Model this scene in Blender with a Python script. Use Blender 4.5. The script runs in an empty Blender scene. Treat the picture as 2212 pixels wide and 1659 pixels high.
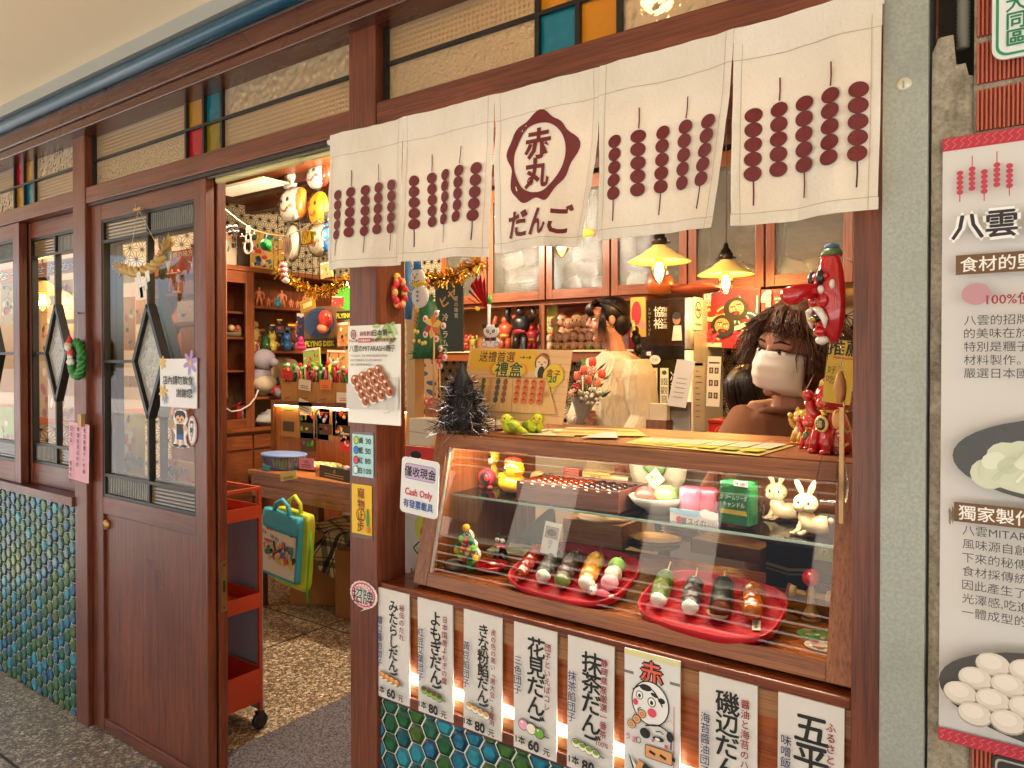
import bpy,bmesh,math,random
from math import sin,cos,pi,radians as R
from mathutils import Matrix,Vector,noise
rnd=random.Random(7)
SC=bpy.context.scene
COL=SC.collection

# ------------------------------------------------------------ camera
VW,VH,LENS=2212.0,1659.0,26.0
YAW,PITCH,HCAM,SHY=R(35.9),R(0.7),1.5,-30.0/2212
cd=bpy.data.cameras.new('camera');cam=bpy.data.objects.new('camera',cd);COL.objects.link(cam)
cd.lens=LENS;cd.sensor_width=36;cd.shift_y=SHY;cd.clip_start=.05;cd.clip_end=500
cam.location=(0,0,HCAM);cam.rotation_euler=(pi/2-PITCH,0,YAW)
SC.camera=cam
CM=Matrix.Translation((0,0,HCAM)) @ Matrix.Rotation(YAW,4,'Z') @ Matrix.Rotation(pi/2-PITCH,4,'X')
def at(px,py,X=None,Y=None,Z=None):
 "photo position -> point of the place lying on a given plane"
 u=(px-VW/2)/VW*36/LENS;v=((VH/2-py)/VW+SHY)*36/LENS
 d=CM.to_3x3() @ Vector((u,v,-1))
 if Y is not None:s=Y/d.y
 elif X is not None:s=X/d.x
 else:s=(Z-HCAM)/d.z
 return Vector((d.x*s,d.y*s,HCAM+d.z*s))
def at_plane(px,py,p0,n):
 d=at(px,py,Y=1.)-cam.location;s=(Vector(p0)-cam.location).dot(n)/d.dot(n)
 return cam.location+d*s

# ------------------------------------------------------------ world, sun, exposure
SUN_EL,SUN_AZ=R(66),R(14)      # azimuth clockwise from +Y (into the shop)
W=bpy.data.worlds.new('World');SC.world=W;W.use_nodes=True
nt=W.node_tree;bg=nt.nodes['Background']
sky=nt.nodes.new('ShaderNodeTexSky');sky.sky_type='NISHITA';sky.sun_disc=False
sky.sun_elevation=SUN_EL;sky.sun_rotation=SUN_AZ;sky.dust_density=3.0
nt.links.new(sky.outputs[0],bg.inputs[0]);bg.inputs[1].default_value=0.15
ld=bpy.data.lights.new('sun','SUN');ld.energy=5;ld.angle=R(.5);ld.color=(1,.97,.92)
sun=bpy.data.objects.new('sun',ld);COL.objects.link(sun)
sd=Vector((sin(SUN_AZ)*cos(SUN_EL),cos(SUN_AZ)*cos(SUN_EL),sin(SUN_EL)))
sun.rotation_euler=sd.to_track_quat('Z','Y').to_euler();sun.location=(3,12,20)
vs=SC.view_settings;vs.view_transform='Standard';vs.look='None';vs.gamma=1;vs.exposure=2.32
SC.render.engine='CYCLES'
cy=SC.cycles;cy.max_bounces=9;cy.diffuse_bounces=4;cy.glossy_bounces=3;cy.transmission_bounces=5
cy.transparent_max_bounces=16;cy.caustics_reflective=False;cy.caustics_refractive=False
cy.sample_clamp_indirect=4;cy.use_denoising=True

# ------------------------------------------------------------ materials
MATS={}
def lin(h):
 if not isinstance(h,str):return tuple(h)
 h=h.lstrip('#');o=[]
 for i in (0,2,4):
  c=int(h[i:i+2],16)/255
  o.append(c/12.92 if c <= .04045 else ((c+.055)/1.055)**2.4)
 return tuple(o)
def newmat(name):
 m=bpy.data.materials.new(name);m.use_nodes=True;MATS[name]=m
 return m,m.node_tree,m.node_tree.nodes['Principled BSDF']
def mat(c,rough=.55,metal=0.,spec=.5,name=None,emit=0,coat=0,sub=0,bump=0,bscale=200):
 key=name or f'{c}|{rough}|{metal}|{emit}|{coat}|{sub}|{bump}'
 if key in MATS:return MATS[key]
 m,t,b=newmat(key)
 col=lin(c)
 b.inputs['Base Color'].default_value=(*col,1);b.inputs['Roughness'].default_value=rough
 b.inputs['Metallic'].default_value=metal;b.inputs['Specular IOR Level'].default_value=spec
 b.inputs['Coat Weight'].default_value=coat;b.inputs['Coat Roughness'].default_value=.08
 if emit:b.inputs['Emission Color'].default_value=(*col,1);b.inputs['Emission Strength'].default_value=emit
 if sub:b.inputs['Subsurface Weight'].default_value=sub;b.inputs['Subsurface Radius'].default_value=(.01,.006,.004)
 if bump:
  tc,n,bp=t.nodes.new('ShaderNodeTexCoord'),t.nodes.new('ShaderNodeTexNoise'),t.nodes.new('ShaderNodeBump')
  n.inputs['Scale'].default_value=bscale;n.inputs['Detail'].default_value=3
  t.links.new(tc.outputs['Object'],n.inputs['Vector']);t.links.new(n.outputs[0],bp.inputs['Height'])
  bp.inputs['Strength'].default_value=bump;bp.inputs['Distance'].default_value=.002
  t.links.new(bp.outputs[0],b.inputs['Normal'])
 return m
def nodes_noise(t,scale,detail=4,vec=None,rough=.55):
 n=t.nodes.new('ShaderNodeTexNoise');n.inputs['Scale'].default_value=scale;n.inputs['Detail'].default_value=detail
 n.inputs['Roughness'].default_value=rough
 if vec is not None:t.links.new(vec,n.inputs['Vector'])
 return n
def ramp(t,fac,stops):
 r=t.nodes.new('ShaderNodeValToRGB');e=r.color_ramp.elements
 while len(e)<len(stops):e.new(.5)
 for el,(p,c) in zip(e,stops):el.position=p;el.color=(*lin(c),1)
 t.links.new(fac,r.inputs[0]);return r
def mixc(t,a,b,fac,mode='MIX'):
 n=t.nodes.new('ShaderNodeMix');n.data_type='RGBA';n.blend_type=mode
 for s,v in ((0,fac),(6,a),(7,b)):
  if hasattr(v,'links'):t.links.new(v,n.inputs[s])
  elif s==0:n.inputs[0].default_value=v
  else:n.inputs[s].default_value=(*lin(v),1)
 return n.outputs[2]
def wood(name,dark,light,axis='Z',rough=.38,grain=1.,worn=0.):
 key=name+axis
 if key in MATS:return MATS[key]
 m,t,b=newmat(key)
 tc=t.nodes.new('ShaderNodeTexCoord');mp=t.nodes.new('ShaderNodeMapping')
 s=[95,95,95];s['XYZ'.index(axis)]=3.2
 mp.inputs['Scale'].default_value=[q*grain for q in s];t.links.new(tc.outputs['Object'],mp.inputs[0])
 n1=nodes_noise(t,1.0,6,mp.outputs[0],.65);n1.inputs['Distortion'].default_value=.6
 n2=nodes_noise(t,2.3,3,tc.outputs['Object'])
 mp2=t.nodes.new('ShaderNodeMapping');s2=[330,330,330];s2['XYZ'.index(axis)]=9
 mp2.inputs['Scale'].default_value=s2;t.links.new(tc.outputs['Object'],mp2.inputs[0])
 n3=nodes_noise(t,1.0,2,mp2.outputs[0])
 r=ramp(t,n1.outputs[0],[(.3,dark),(.68,light)])
 c=mixc(t,r.outputs[0],'#000000',ramp(t,n3.outputs[0],[(.36,(.35,)*3),(.46,(0,)*3)]).outputs[0])
 c=mixc(t,c,ramp(t,n2.outputs[0],[(.35,(.62,)*3),(.65,(1,)*3)]).outputs[0],.8,'MULTIPLY')
 if worn:
  mp3=t.nodes.new('ShaderNodeMapping');s3=[55,55,55];s3['XYZ'.index(axis)]=5
  mp3.inputs['Scale'].default_value=s3;t.links.new(tc.outputs['Object'],mp3.inputs[0])
  n4=nodes_noise(t,1.0,5,mp3.outputs[0],.7)
  c=mixc(t,c,'#c79a80',ramp(t,n4.outputs[0],[(.66,(0,)*3),(.78,(worn,)*3)]).outputs[0])
 t.links.new(c,b.inputs['Base Color'])
 rr=ramp(t,n2.outputs[0],[(.3,(rough-.1,)*3),(.7,(rough+.15,)*3)]);t.links.new(rr.outputs[0],b.inputs['Roughness'])
 bp=t.nodes.new('ShaderNodeBump');bp.inputs['Strength'].default_value=.35;bp.inputs['Distance'].default_value=.0015
 t.links.new(n1.outputs[0],bp.inputs['Height']);t.links.new(bp.outputs[0],b.inputs['Normal'])
 return m
def fw(axis='Z'):return wood('frontwood','#502312','#854428',axis,.34,worn=.25)       # dark street-front timber
def iw(axis='Z'):return wood('innerwood','#6b3013','#9c5528',axis,.35)                # warmer timber inside
def cw(axis='X'):return wood('casewood','#7c4122','#a5663a',axis,.38)                  # display case timber
def lw(axis='Z'):return wood('lightwood','#b98a52','#d9b27a',axis,.5)
def glass(name='clear_glass',tint='#ffffff',rough=.0,ior=1.5,amount=1.):
 if name in MATS:return MATS[name]
 m,t,b=newmat(name);t.nodes.remove(b);out=t.nodes['Material Output']
 tr,gl,mx,fr=[t.nodes.new('ShaderNode'+q) for q in ('BsdfTransparent','BsdfGlossy','MixShader','Fresnel')]
 tr.inputs[0].default_value=(*lin(tint),1);gl.inputs['Roughness'].default_value=rough
 fr.inputs[0].default_value=ior
 t.links.new(fr.outputs[0],mx.inputs[0]);t.links.new(tr.outputs[0],mx.inputs[1]);t.links.new(gl.outputs[0],mx.inputs[2])
 t.links.new(mx.outputs[0],out.inputs[0]);return m
def figured_glass(name,kind,tint='#f2e2c6',scale=60.,see=.5,tr_col=None):
 "patterned glass: part see-through, part milky, with a relief that breaks up the highlights"
 if name in MATS:return MATS[name]
 m,t,b=newmat(name);t.nodes.remove(b);out=t.nodes['Material Output']
 tc=t.nodes.new('ShaderNodeTexCoord');bp=t.nodes.new('ShaderNodeBump')
 if kind=='grid':
  mp=t.nodes.new('ShaderNodeMapping');mp.inputs['Scale'].default_value=(scale,)*3;t.links.new(tc.outputs['Object'],mp.inputs[0])
  sx=t.nodes.new('ShaderNodeSeparateXYZ');t.links.new(mp.outputs[0],sx.inputs[0])
  hs=[]
  for o in (0,2):
   q=t.nodes.new('ShaderNodeMath');q.operation='PINGPONG';q.inputs[1].default_value=.5;t.links.new(sx.outputs[o],q.inputs[0]);hs.append(q)
  h=t.nodes.new('ShaderNodeMath');h.operation='MULTIPLY';t.links.new(hs[0].outputs[0],h.inputs[0]);t.links.new(hs[1].outputs[0],h.inputs[1])
  height=h.outputs[0];dist=.007
 elif kind in ('reedX','reedZ'):
  mp=t.nodes.new('ShaderNodeMapping');mp.inputs['Scale'].default_value=(scale,)*3;t.links.new(tc.outputs['Object'],mp.inputs[0])
  sx=t.nodes.new('ShaderNodeSeparateXYZ');t.links.new(mp.outputs[0],sx.inputs[0])
  q=t.nodes.new('ShaderNodeMath');q.operation='PINGPONG';q.inputs[1].default_value=.5;t.links.new(sx.outputs[0 if kind=='reedX' else 2],q.inputs[0])
  height=q.outputs[0];dist=.006
 else:
  v=t.nodes.new('ShaderNodeTexVoronoi');v.feature='SMOOTH_F1';v.inputs['Scale'].default_value=scale
  n=nodes_noise(t,scale*.7,2,tc.outputs['Object'])
  ad=t.nodes.new('ShaderNodeVectorMath');ad.operation='ADD';t.links.new(tc.outputs['Object'],ad.inputs[0])
  sc=t.nodes.new('ShaderNodeVectorMath');sc.operation='SCALE';sc.inputs[3].default_value=.012;t.links.new(n.outputs[1],sc.inputs[0]);t.links.new(sc.outputs[0],ad.inputs[1])
  t.links.new(ad.outputs[0],v.inputs['Vector']);height=v.outputs['Distance'];dist=.0045 if kind=='hammer' else .010
 t.links.new(height,bp.inputs['Height']);bp.inputs['Strength'].default_value=.8;bp.inputs['Distance'].default_value=dist
 rf,gl,tl,m1,m2,fr=[t.nodes.new('ShaderNode'+q) for q in ('BsdfRefraction','BsdfGlossy','BsdfTranslucent','MixShader','MixShader','Fresnel')]
 rf.inputs['Color'].default_value=(*lin(tr_col or tint),1);rf.inputs['Roughness'].default_value=.12;rf.inputs['IOR'].default_value=1.12
 tl.inputs['Color'].default_value=(*lin(tint),1);gl.inputs['Roughness'].default_value=.09;fr.inputs[0].default_value=1.6
 df,m0=t.nodes.new('ShaderNodeBsdfDiffuse'),t.nodes.new('ShaderNodeMixShader');df.inputs['Color'].default_value=(*lin(tint),1);m0.inputs[0].default_value=.62
 for nd in (rf,gl,fr,df):t.links.new(bp.outputs[0],nd.inputs['Normal'])
 m1.inputs[0].default_value=1-see;t.links.new(rf.outputs[0],m1.inputs[1]);t.links.new(tl.outputs[0],m0.inputs[1]);t.links.new(df.outputs[0],m0.inputs[2]);t.links.new(m0.outputs[0],m1.inputs[2])
 t.links.new(fr.outputs[0],m2.inputs[0]);t.links.new(m1.outputs[0],m2.inputs[1]);t.links.new(gl.outputs[0],m2.inputs[2])
 t.links.new(m2.outputs[0],out.inputs[0]);return m
def film(name='clear_film'):
 if name in MATS:return MATS[name]
 m,t,b=newmat(name);t.nodes.remove(b);out=t.nodes['Material Output']
 tr,gl,mx,lw_,tc,bp=[t.nodes.new('ShaderNode'+q) for q in ('BsdfTransparent','BsdfGlossy','MixShader','LayerWeight','TexCoord','Bump')]
 n=nodes_noise(t,45,3,tc.outputs['Object']);t.links.new(n.outputs[0],bp.inputs['Height']);bp.inputs['Distance'].default_value=.02
 t.links.new(bp.outputs[0],gl.inputs['Normal']);t.links.new(bp.outputs[0],lw_.inputs['Normal'])
 lw_.inputs[0].default_value=.10;gl.inputs['Roughness'].default_value=.12;tr.inputs[0].default_value=(.93,.93,.92,1)
 t.links.new(lw_.outputs['Fresnel'],mx.inputs[0]);t.links.new(tr.outputs[0],mx.inputs[1]);t.links.new(gl.outputs[0],mx.inputs[2])
 t.links.new(mx.outputs[0],out.inputs[0]);return m

# ------------------------------------------------------------ mesh building
ORG={}
class MB:
 def __init__(s,M=None):s.v=[];s.f=[];s.mi=[];s.ms=[];s.M=M or Matrix();s.cur=0;s.sm=[];s.smooth=False
 def mat(s,m):
  if m not in s.ms:s.ms.append(m)
  s.cur=s.ms.index(m);return s
 def add(s,vs,fs,smooth=None):
  n=len(s.v);s.v += [s.M @ Vector(p) for p in vs]
  for f in fs:s.f.append([i+n for i in f]);s.mi.append(s.cur);s.sm.append(s.smooth if smooth is None else smooth)
  return s
 def box(s,a,b):
  x0,y0,z0=a;x1,y1,z1=b
  return s.add([(x0,y0,z0),(x1,y0,z0),(x1,y1,z0),(x0,y1,z0),(x0,y0,z1),(x1,y0,z1),(x1,y1,z1),(x0,y1,z1)],
                     [(0,3,2,1),(4,5,6,7),(0,1,5,4),(1,2,6,5),(2,3,7,6),(3,0,4,7)],False)
 def cbox(s,c,d):return s.box([c[i]-d[i]/2 for i in range(3)],[c[i]+d[i]/2 for i in range(3)])
 def bar(s,p,q,w,h,up=(0,0,1)):
  "square bar from p to q"
  p,q=Vector(p),Vector(q);d=(q-p).normalized();sd_=d.cross(Vector(up))
  if sd_.length<1e-4:sd_=d.cross(Vector((1,0,0)))
  sd_.normalize();u=sd_.cross(d);vs_=[]
  for e in (p,q):
   for a,b in ((-1,-1),(1,-1),(1,1),(-1,1)):vs_.append(e+sd_*a*w/2+u*b*h/2)
  return s.add(vs_,[(3,2,1,0),(4,5,6,7),(0,1,5,4),(1,2,6,5),(2,3,7,6),(3,0,4,7)],False)
 def tube(s,pts,r,n=8,cap=True,smooth=True):
  pts=[Vector(p) for p in pts];rs=r if isinstance(r,(list,tuple)) else [r]*len(pts)
  vs_,fs=[],[];prev=None
  for i,p in enumerate(pts):
   d=(pts[min(i+1,len(pts)-1)]-pts[max(i-1,0)]).normalized()
   if prev is None:a=d.orthogonal().normalized()
   else:a=(prev-d*prev.dot(d));a=a.normalized() if a.length>1e-6 else d.orthogonal().normalized()
   prev=a;b=d.cross(a)
   for k in range(n):t=2*pi*k/n;vs_.append(p+(a*cos(t)+b*sin(t))*rs[i])
  for i in range(len(pts)-1):
   for k in range(n):fs.append((i*n+k,i*n+(k+1) % n,(i+1)*n+(k+1) % n,(i+1)*n+k))
  if cap:fs += [tuple(range(n))[::-1],tuple(range((len(pts)-1)*n,len(pts)*n))]
  return s.add(vs_,fs,smooth)
 def lathe(s,prof,c=(0,0,0),n=20,axis='Z',sx=1,sy=1,smooth=True):
  "prof: (radius, height) pairs"
  vs_,fs=[],[]
  for r,h in prof:
   for k in range(n):
    t=2*pi*k/n;x,y=r*cos(t)*sx,r*sin(t)*sy
    p=(x,y,h) if axis=='Z' else ((x,-h,y) if axis=='Y' else (h,x,y))
    vs_.append((p[0]+c[0],p[1]+c[1],p[2]+c[2]))
  for i in range(len(prof)-1):
   for k in range(n):fs.append((i*n+k,i*n+(k+1) % n,(i+1)*n+(k+1) % n,(i+1)*n+k))
  if prof[0][0]>1e-4:fs.append(tuple(range(n))[::-1])
  if prof[-1][0]>1e-4:fs.append(tuple(range((len(prof)-1)*n,len(prof)*n)))
  return s.add(vs_,fs,smooth)
 def ball(s,c,r,n=14,fn=None,rot=None):
  r=r if isinstance(r,(list,tuple)) else (r,)*3;m=max(6,n*2 // 3)
  vs_,fs=[],[]
  for i in range(m+1):
   a=pi*i/m
   for k in range(n):
    t=2*pi*k/n;p=Vector((sin(a)*cos(t),sin(a)*sin(t),cos(a)))
    q=fn(p) if fn else p
    q=Vector((q[0]*r[0],q[1]*r[1],q[2]*r[2]))
    if rot:q=rot @ q
    vs_.append((q[0]+c[0],q[1]+c[1],q[2]+c[2]))
  for i in range(m):
   for k in range(n):fs.append((i*n+k,(i+1)*n+k,(i+1)*n+(k+1) % n,i*n+(k+1) % n))
  return s.add(vs_,fs,True)
 def prism(s,pts,z0,z1):
  "outline in the local x-y plane, given thickness"
  n=len(pts)
  return s.add([(x,y,z0) for x,y in pts]+[(x,y,z1) for x,y in pts],
                     [tuple(range(n))[::-1],tuple(range(n,2*n))]+[(i,(i+1) % n,n+(i+1) % n,n+i) for i in range(n)],False)
 def build(s,name,parent=None,label=None,cat=None,group=None,kind=None,bevel=0,solid=0,origin=None,sub=0,alpha=None):
  me=bpy.data.meshes.new(name)
  if parent is not None:o0=ORG[parent.name]
  elif origin is not None:o0=Vector(origin)
  else:
   xs,ys,zs=[[p[i] for p in s.v] for i in range(3)]
   o0=Vector(((min(xs)+max(xs))/2,(min(ys)+max(ys))/2,min(zs)))
  me.from_pydata([p-o0 for p in s.v],[],s.f)
  for m in s.ms:me.materials.append(m)
  me.polygons.foreach_set('material_index',s.mi);me.polygons.foreach_set('use_smooth',s.sm);me.update()
  ob=bpy.data.objects.new(name,me);COL.objects.link(ob)
  if parent is not None:ob.parent=parent
  else:ob.location=o0
  ORG[ob.name]=o0
  if sub:md=ob.modifiers.new('sub','SUBSURF');md.levels=md.render_levels=sub
  if bevel:md=ob.modifiers.new('bevel','BEVEL');md.width=bevel;md.segments=2;md.limit_method='ANGLE';md.angle_limit=R(50)
  if solid:md=ob.modifiers.new('solid','SOLIDIFY');md.thickness=solid;md.offset=0
  return tag(ob,label,cat,group,kind)
def tag(o,label=None,cat=None,group=None,kind=None):
 for k,v in (('label',label),('category',cat),('group',group),('kind',kind)):
  if v:o[k]=v
 return o
def thing(name,label,cat,loc=(0,0,0),group=None):
 o=bpy.data.objects.new(name,None);COL.objects.link(o);o.location=loc;o.empty_display_size=.05
 ORG[o.name]=Vector(loc);return tag(o,label,cat,group)
def copy_tree(o,parent=None):
 c=o.copy();COL.objects.link(c);c.parent=parent
 for ch in [q for q in bpy.data.objects if q.parent==o]:copy_tree(ch,c)
 return c
def dup(o,loc,label,rz=None,scale=None,group=None):
 c=copy_tree(o);c.location=loc;c['label']=label
 if rz is not None:c.rotation_euler=(0,0,rz)
 if scale is not None:c.scale=(scale,)*3
 if group:c['group']=group
 return c
def face(c,yaw=0,tilt=0,roll=0):
 "frame of a flat object facing the street: x right, y up, z towards the viewer"
 return Matrix.Translation(c) @ Matrix.Rotation(yaw,4,'Z') @ Matrix.Rotation(pi/2,4,'X') @ Matrix.Rotation(roll,4,'Z') @ Matrix.Rotation(-tilt,4,'X')

# ------------------------------------------------------------ printing (flat shapes and lettering laid on a surface)
GLYPH={}
def glyph(ch,bold=0):
 k=(ch,bold)
 if k not in GLYPH:
  c=bpy.data.curves.new('glyph','FONT');c.body=ch;c.size=1;c.offset=bold;c.resolution_u=2
  o=bpy.data.objects.new('glyph',c);COL.objects.link(o)
  ev=o.evaluated_get(bpy.context.evaluated_depsgraph_get());me=ev.to_mesh()
  vs_=[(p.co.x,p.co.y) for p in me.vertices];fs=[tuple(p.vertices) for p in me.polygons]
  ev.to_mesh_clear();bpy.data.objects.remove(o);bpy.data.curves.remove(c)
  if not vs_:vs_=[(0,0),(.01,0),(0,.01)];fs=[]
  xs,ys=[p[0] for p in vs_],[p[1] for p in vs_]
  GLYPH[k]=(vs_,fs,min(xs),max(xs),min(ys),max(ys))
 return GLYPH[k]
def bold_of(ch,bold):
 "dense characters are thickened by overprinting, the rest by growing the outline"
 dense=any(ord(c)>0x3040 or c in 'MW%' for c in ch)
 return (0,[(-bold*.75,0,0),(bold*.75,0,1),(0,bold*.75,2),(0,-bold*.75,3)]) if dense and bold>.003 else (bold,[(0,0,0)])
class Print:
 def __init__(s,M=None,fn=None,z=.0006,dz=.00012):s.b=MB();s.M=M;s.fn=fn;s.z=z;s.dz=dz
 def put(s,pts,fs,color,rough=.6):
  s.z += s.dz;s.b.mat(color if not isinstance(color,(str,tuple)) else mat(color,rough))
  P=[s.fn(x,y,s.z) if s.fn else s.M @ Vector((x,y,s.z)) for x,y in pts]
  s.b.add(P,fs,False);return s
 def poly(s,pts,color):return s.put(pts,[tuple(range(len(pts)))],color)
 def rect(s,x0,y0,x1,y1,color):return s.poly([(x0,y0),(x1,y0),(x1,y1),(x0,y1)],color)
 def rrect(s,x0,y0,x1,y1,r,color):
  p=[]
  for cx,cy_,a in ((x1-r,y1-r,0),(x0+r,y1-r,90),(x0+r,y0+r,180),(x1-r,y0+r,270)):
   for k in range(6):t=R(a+18*k);p.append((cx+r*cos(t),cy_+r*sin(t)))
  return s.poly(p,color)
 def ell(s,cx,cy_,rx,ry,color,n=20,rot=0):
  p=[(cx,cy_)]
  for k in range(n):
   t=2*pi*k/n;x,y=rx*cos(t),ry*sin(t);p.append((cx+x*cos(rot)-y*sin(rot),cy_+x*sin(rot)+y*cos(rot)))
  return s.put(p,[(0,k+1,(k+1) % n+1) for k in range(n)],color)
 def ring(s,cx,cy_,rx,ry,w,color,n=28):
  p=[]
  for k in range(n):t=2*pi*k/n;p += [(cx+rx*cos(t),cy_+ry*sin(t)),(cx+(rx-w)*cos(t),cy_+(ry-w)*sin(t))]
  return s.put(p,[(2*k,(2*k+2) % (2*n),(2*k+3) % (2*n),2*k+1) for k in range(n)],color)
 def line(s,pts,w,color,closed=False):
  pts=[Vector((*p,0)) for p in pts]
  if closed:pts.append(pts[0])
  vs_,fs=[],[]
  for i,p in enumerate(pts):
   d=pts[min(i+1,len(pts)-1)]-pts[max(i-1,0)];d.normalize();nrm=Vector((-d.y,d.x,0))*w/2
   vs_ += [(p+nrm)[:2],(p-nrm)[:2]]
  for i in range(len(pts)-1):fs.append((2*i,2*i+1,2*i+3,2*i+2))
  return s.put(vs_,fs,color)
 def curve(s,pts,w,color,n=6,closed=False):
  P=[Vector((*p,0)) for p in pts];m=len(P);o=[]
  rng=range(m if closed else m-1)
  for i in rng:
   a,b,c,d=(P[(i-1) % m],P[i],P[(i+1) % m],P[(i+2) % m]) if closed else (P[max(i-1,0)],P[i],P[i+1],P[min(i+2,m-1)])
   for k in range(n):
    t=k/n;q=.5*((2*b)+(c-a)*t+(2*a-5*b+4*c-d)*t*t+(3*b-a-3*c+d)*t**3);o.append(q[:2])
  if not closed:o.append(P[-1][:2])
  return s.line(o,w,color,closed)
 def text(s,st,cx,cy_,h,color,bold=0,w=None,rot=0,anchor='c',shear=0,wob=0):
  bold,offs=bold_of(st,bold);vs_,fs,x0,x1,y0,y1=glyph(st,bold)
  kx=ky=h
  if w:kx=w/max(x1-x0,.01)
  ox=(x0+x1)/2 if anchor=='c' else x0
  oy=.38
  P=[]
  for i,(x,y) in enumerate(vs_):
   a,b=(x-ox)*kx+shear*(y-oy)*ky,(y-oy)*ky
   if wob:a += noise.noise(Vector((x*5,y*5,len(st))))*wob*h;b += noise.noise(Vector((x*5,y*5,9.3)))*wob*h
   P.append((cx+a*cos(rot)-b*sin(rot),cy_+a*sin(rot)+b*cos(rot)))
  for ox_,oy_,k in offs:s.put([(q[0]+ox_*h,q[1]+oy_*h) for q in P],fs,color)
  return s
 def vtext(s,st,cx,ytop,pitch,color,size=None,bold=0,wob=0,wx=1.,shear=0):
  size=size or pitch
  y=ytop-pitch/2
  for ch in st:
   if ch != ' ':
    bd,offs=bold_of(ch,bold);vs_,fs,x0,x1,y0,y1=glyph(ch,bd)
    rot90=ch in 'ー「」—'
    P=[]
    for (px_,py_) in vs_:
     a,b=px_-.5,py_-.38
     if rot90:a,b=b,-a
     if wob:a += noise.noise(Vector((px_*4,py_*4,ord(ch))))*wob;b += noise.noise(Vector((px_*4,py_*4,ord(ch)+7.7)))*wob
     P.append((cx+(a+shear*b)*size*wx,y+b*size))
    for ox_,oy_,k in offs:s.put([(q[0]+ox_*size,q[1]+oy_*size) for q in P],fs,color)
   y -= pitch
  return s
 def build(s,name,parent,label=None):return s.b.build(name,parent,label)
def panel(name,label,cat,M,w,h,color,thick=.003,group=None,r=0,fill=None,parent=None,bevel=0,rough=.5,outline=None):
 "a sign board or sheet; returns (object, Print laid on its face)"
 b=MB(M).mat(color if not isinstance(color,str) else mat(color,rough))
 if outline:pts=outline
 elif r:
  pts=[]
  for cx,cy_,a in ((w/2-r,h/2-r,0),(-w/2+r,h/2-r,90),(-w/2+r,-h/2+r,180),(w/2-r,-h/2+r,270)):
   for k in range(6):t=R(a+18*k);pts.append((cx+r*cos(t),cy_+r*sin(t)))
 else:pts=[(-w/2,-h/2),(w/2,-h/2),(w/2,h/2),(-w/2,h/2)]
 b.prism(pts,-thick,0)
 return b.build(name,parent,label,cat,group),Print(M)
def quadM(x0,y0,x1,y1,Y,yaw=0,tilt=0,roll=0):
 "board filling a photo rectangle on the plane Y: frame, width, height"
 a,b=at(x0,(y0+y1)/2,Y=Y),at(x1,(y0+y1)/2,Y=Y);xm=(x0+x1)/2
 t,u=at(xm,y0,Y=Y),at(xm,y1,Y=Y)
 return face(((a.x+b.x)/2,Y,(t.z+u.z)/2),yaw,tilt,roll),(b.x-a.x)/cos(yaw),t.z-u.z
# ------------------------------------------------------------ ground, rooms
Y0=1.42
def terrazzo(name,mortar,stops,scale):
 m,t,b=newmat(name);tc=t.nodes.new('ShaderNodeTexCoord')
 n=nodes_noise(t,scale*1.2,2,tc.outputs['Object']);va=t.nodes.new('ShaderNodeVectorMath');va.operation='MULTIPLY_ADD'
 va.inputs[1].default_value=(.018,)*3;t.links.new(n.outputs[1],va.inputs[0]);t.links.new(tc.outputs['Object'],va.inputs[2])
 col=None
 for sc_,thr in ((scale,.09),(scale*2.1,.12)):
  v1,v2=t.nodes.new('ShaderNodeTexVoronoi'),t.nodes.new('ShaderNodeTexVoronoi')
  v2.feature='DISTANCE_TO_EDGE'
  for v in (v1,v2):v.inputs['Scale'].default_value=sc_;t.links.new(va.outputs[0],v.inputs['Vector'])
  sp=t.nodes.new('ShaderNodeSeparateColor');t.links.new(v1.outputs['Color'],sp.inputs[0])
  chip=ramp(t,sp.outputs[0],stops)
  e=ramp(t,v2.outputs['Distance'],[(thr,(0,)*3),(thr+.06,(1,)*3)])
  pick=ramp(t,sp.outputs[1],[(.42,(0,)*3),(.44,(1,)*3)])
  mul=t.nodes.new('ShaderNodeMath');mul.operation='MULTIPLY';t.links.new(e.outputs[0],mul.inputs[0]);t.links.new(pick.outputs[0],mul.inputs[1])
  col=mixc(t,col if col is not None else mortar,chip.outputs[0],mul.outputs[0])
 big=nodes_noise(t,1.7,5,tc.outputs['Object'])
 col=mixc(t,col,ramp(t,big.outputs[0],[(.3,(.82,)*3),(.7,(1,)*3)]).outputs[0],.9,'MULTIPLY')
 t.links.new(col,b.inputs['Base Color']);b.inputs['Roughness'].default_value=.42;return m
CH=[(0,'#8a7b62'),(.3,'#bba98a'),(.55,'#d9cbad'),(.8,'#a08f74'),(1,'#ece3d0')]
TZ_OUT=terrazzo('terrazzo_grey','#6b6357',CH,62);TZ_IN=terrazzo('terrazzo_brown','#5f4c33',CH,62)
b=MB().mat(TZ_OUT).box((-7,-1.6,-.1),(4,1.47,0));b.build('pavement',kind='structure')
b=MB().mat(mat('#3b3124',.8));b.box((-7,1.12,.0),(-2.306,1.13,.0012));b.box((-3.6,-1.5,.0),(-3.588,1.12,.0012));b.build('pavement_joint',kind='structure')
b=MB().mat(TZ_IN).box((-7,1.47,-.1),(.4,4.4,.0));b.build('shop_floor',kind='structure')
b=MB().mat(mat('#33291c',.8));b.box((-5,2.75,0),(0,2.757,.001));b.box((-3.3,1.6,0),(-3.293,4.3,.001));b.build('floor_joint',kind='structure')
b=MB().mat(mat('#8d8982',.9,bump=.6,bscale=60)).box((-60,-8,-.25),(60,-1.62,-.13));b.build('road',kind='structure')
b=MB().mat(mat('#a9a296',.9)).box((-60,-12,-.25),(60,-8,-.04));b.build('far_pavement',kind='structure')
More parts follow.
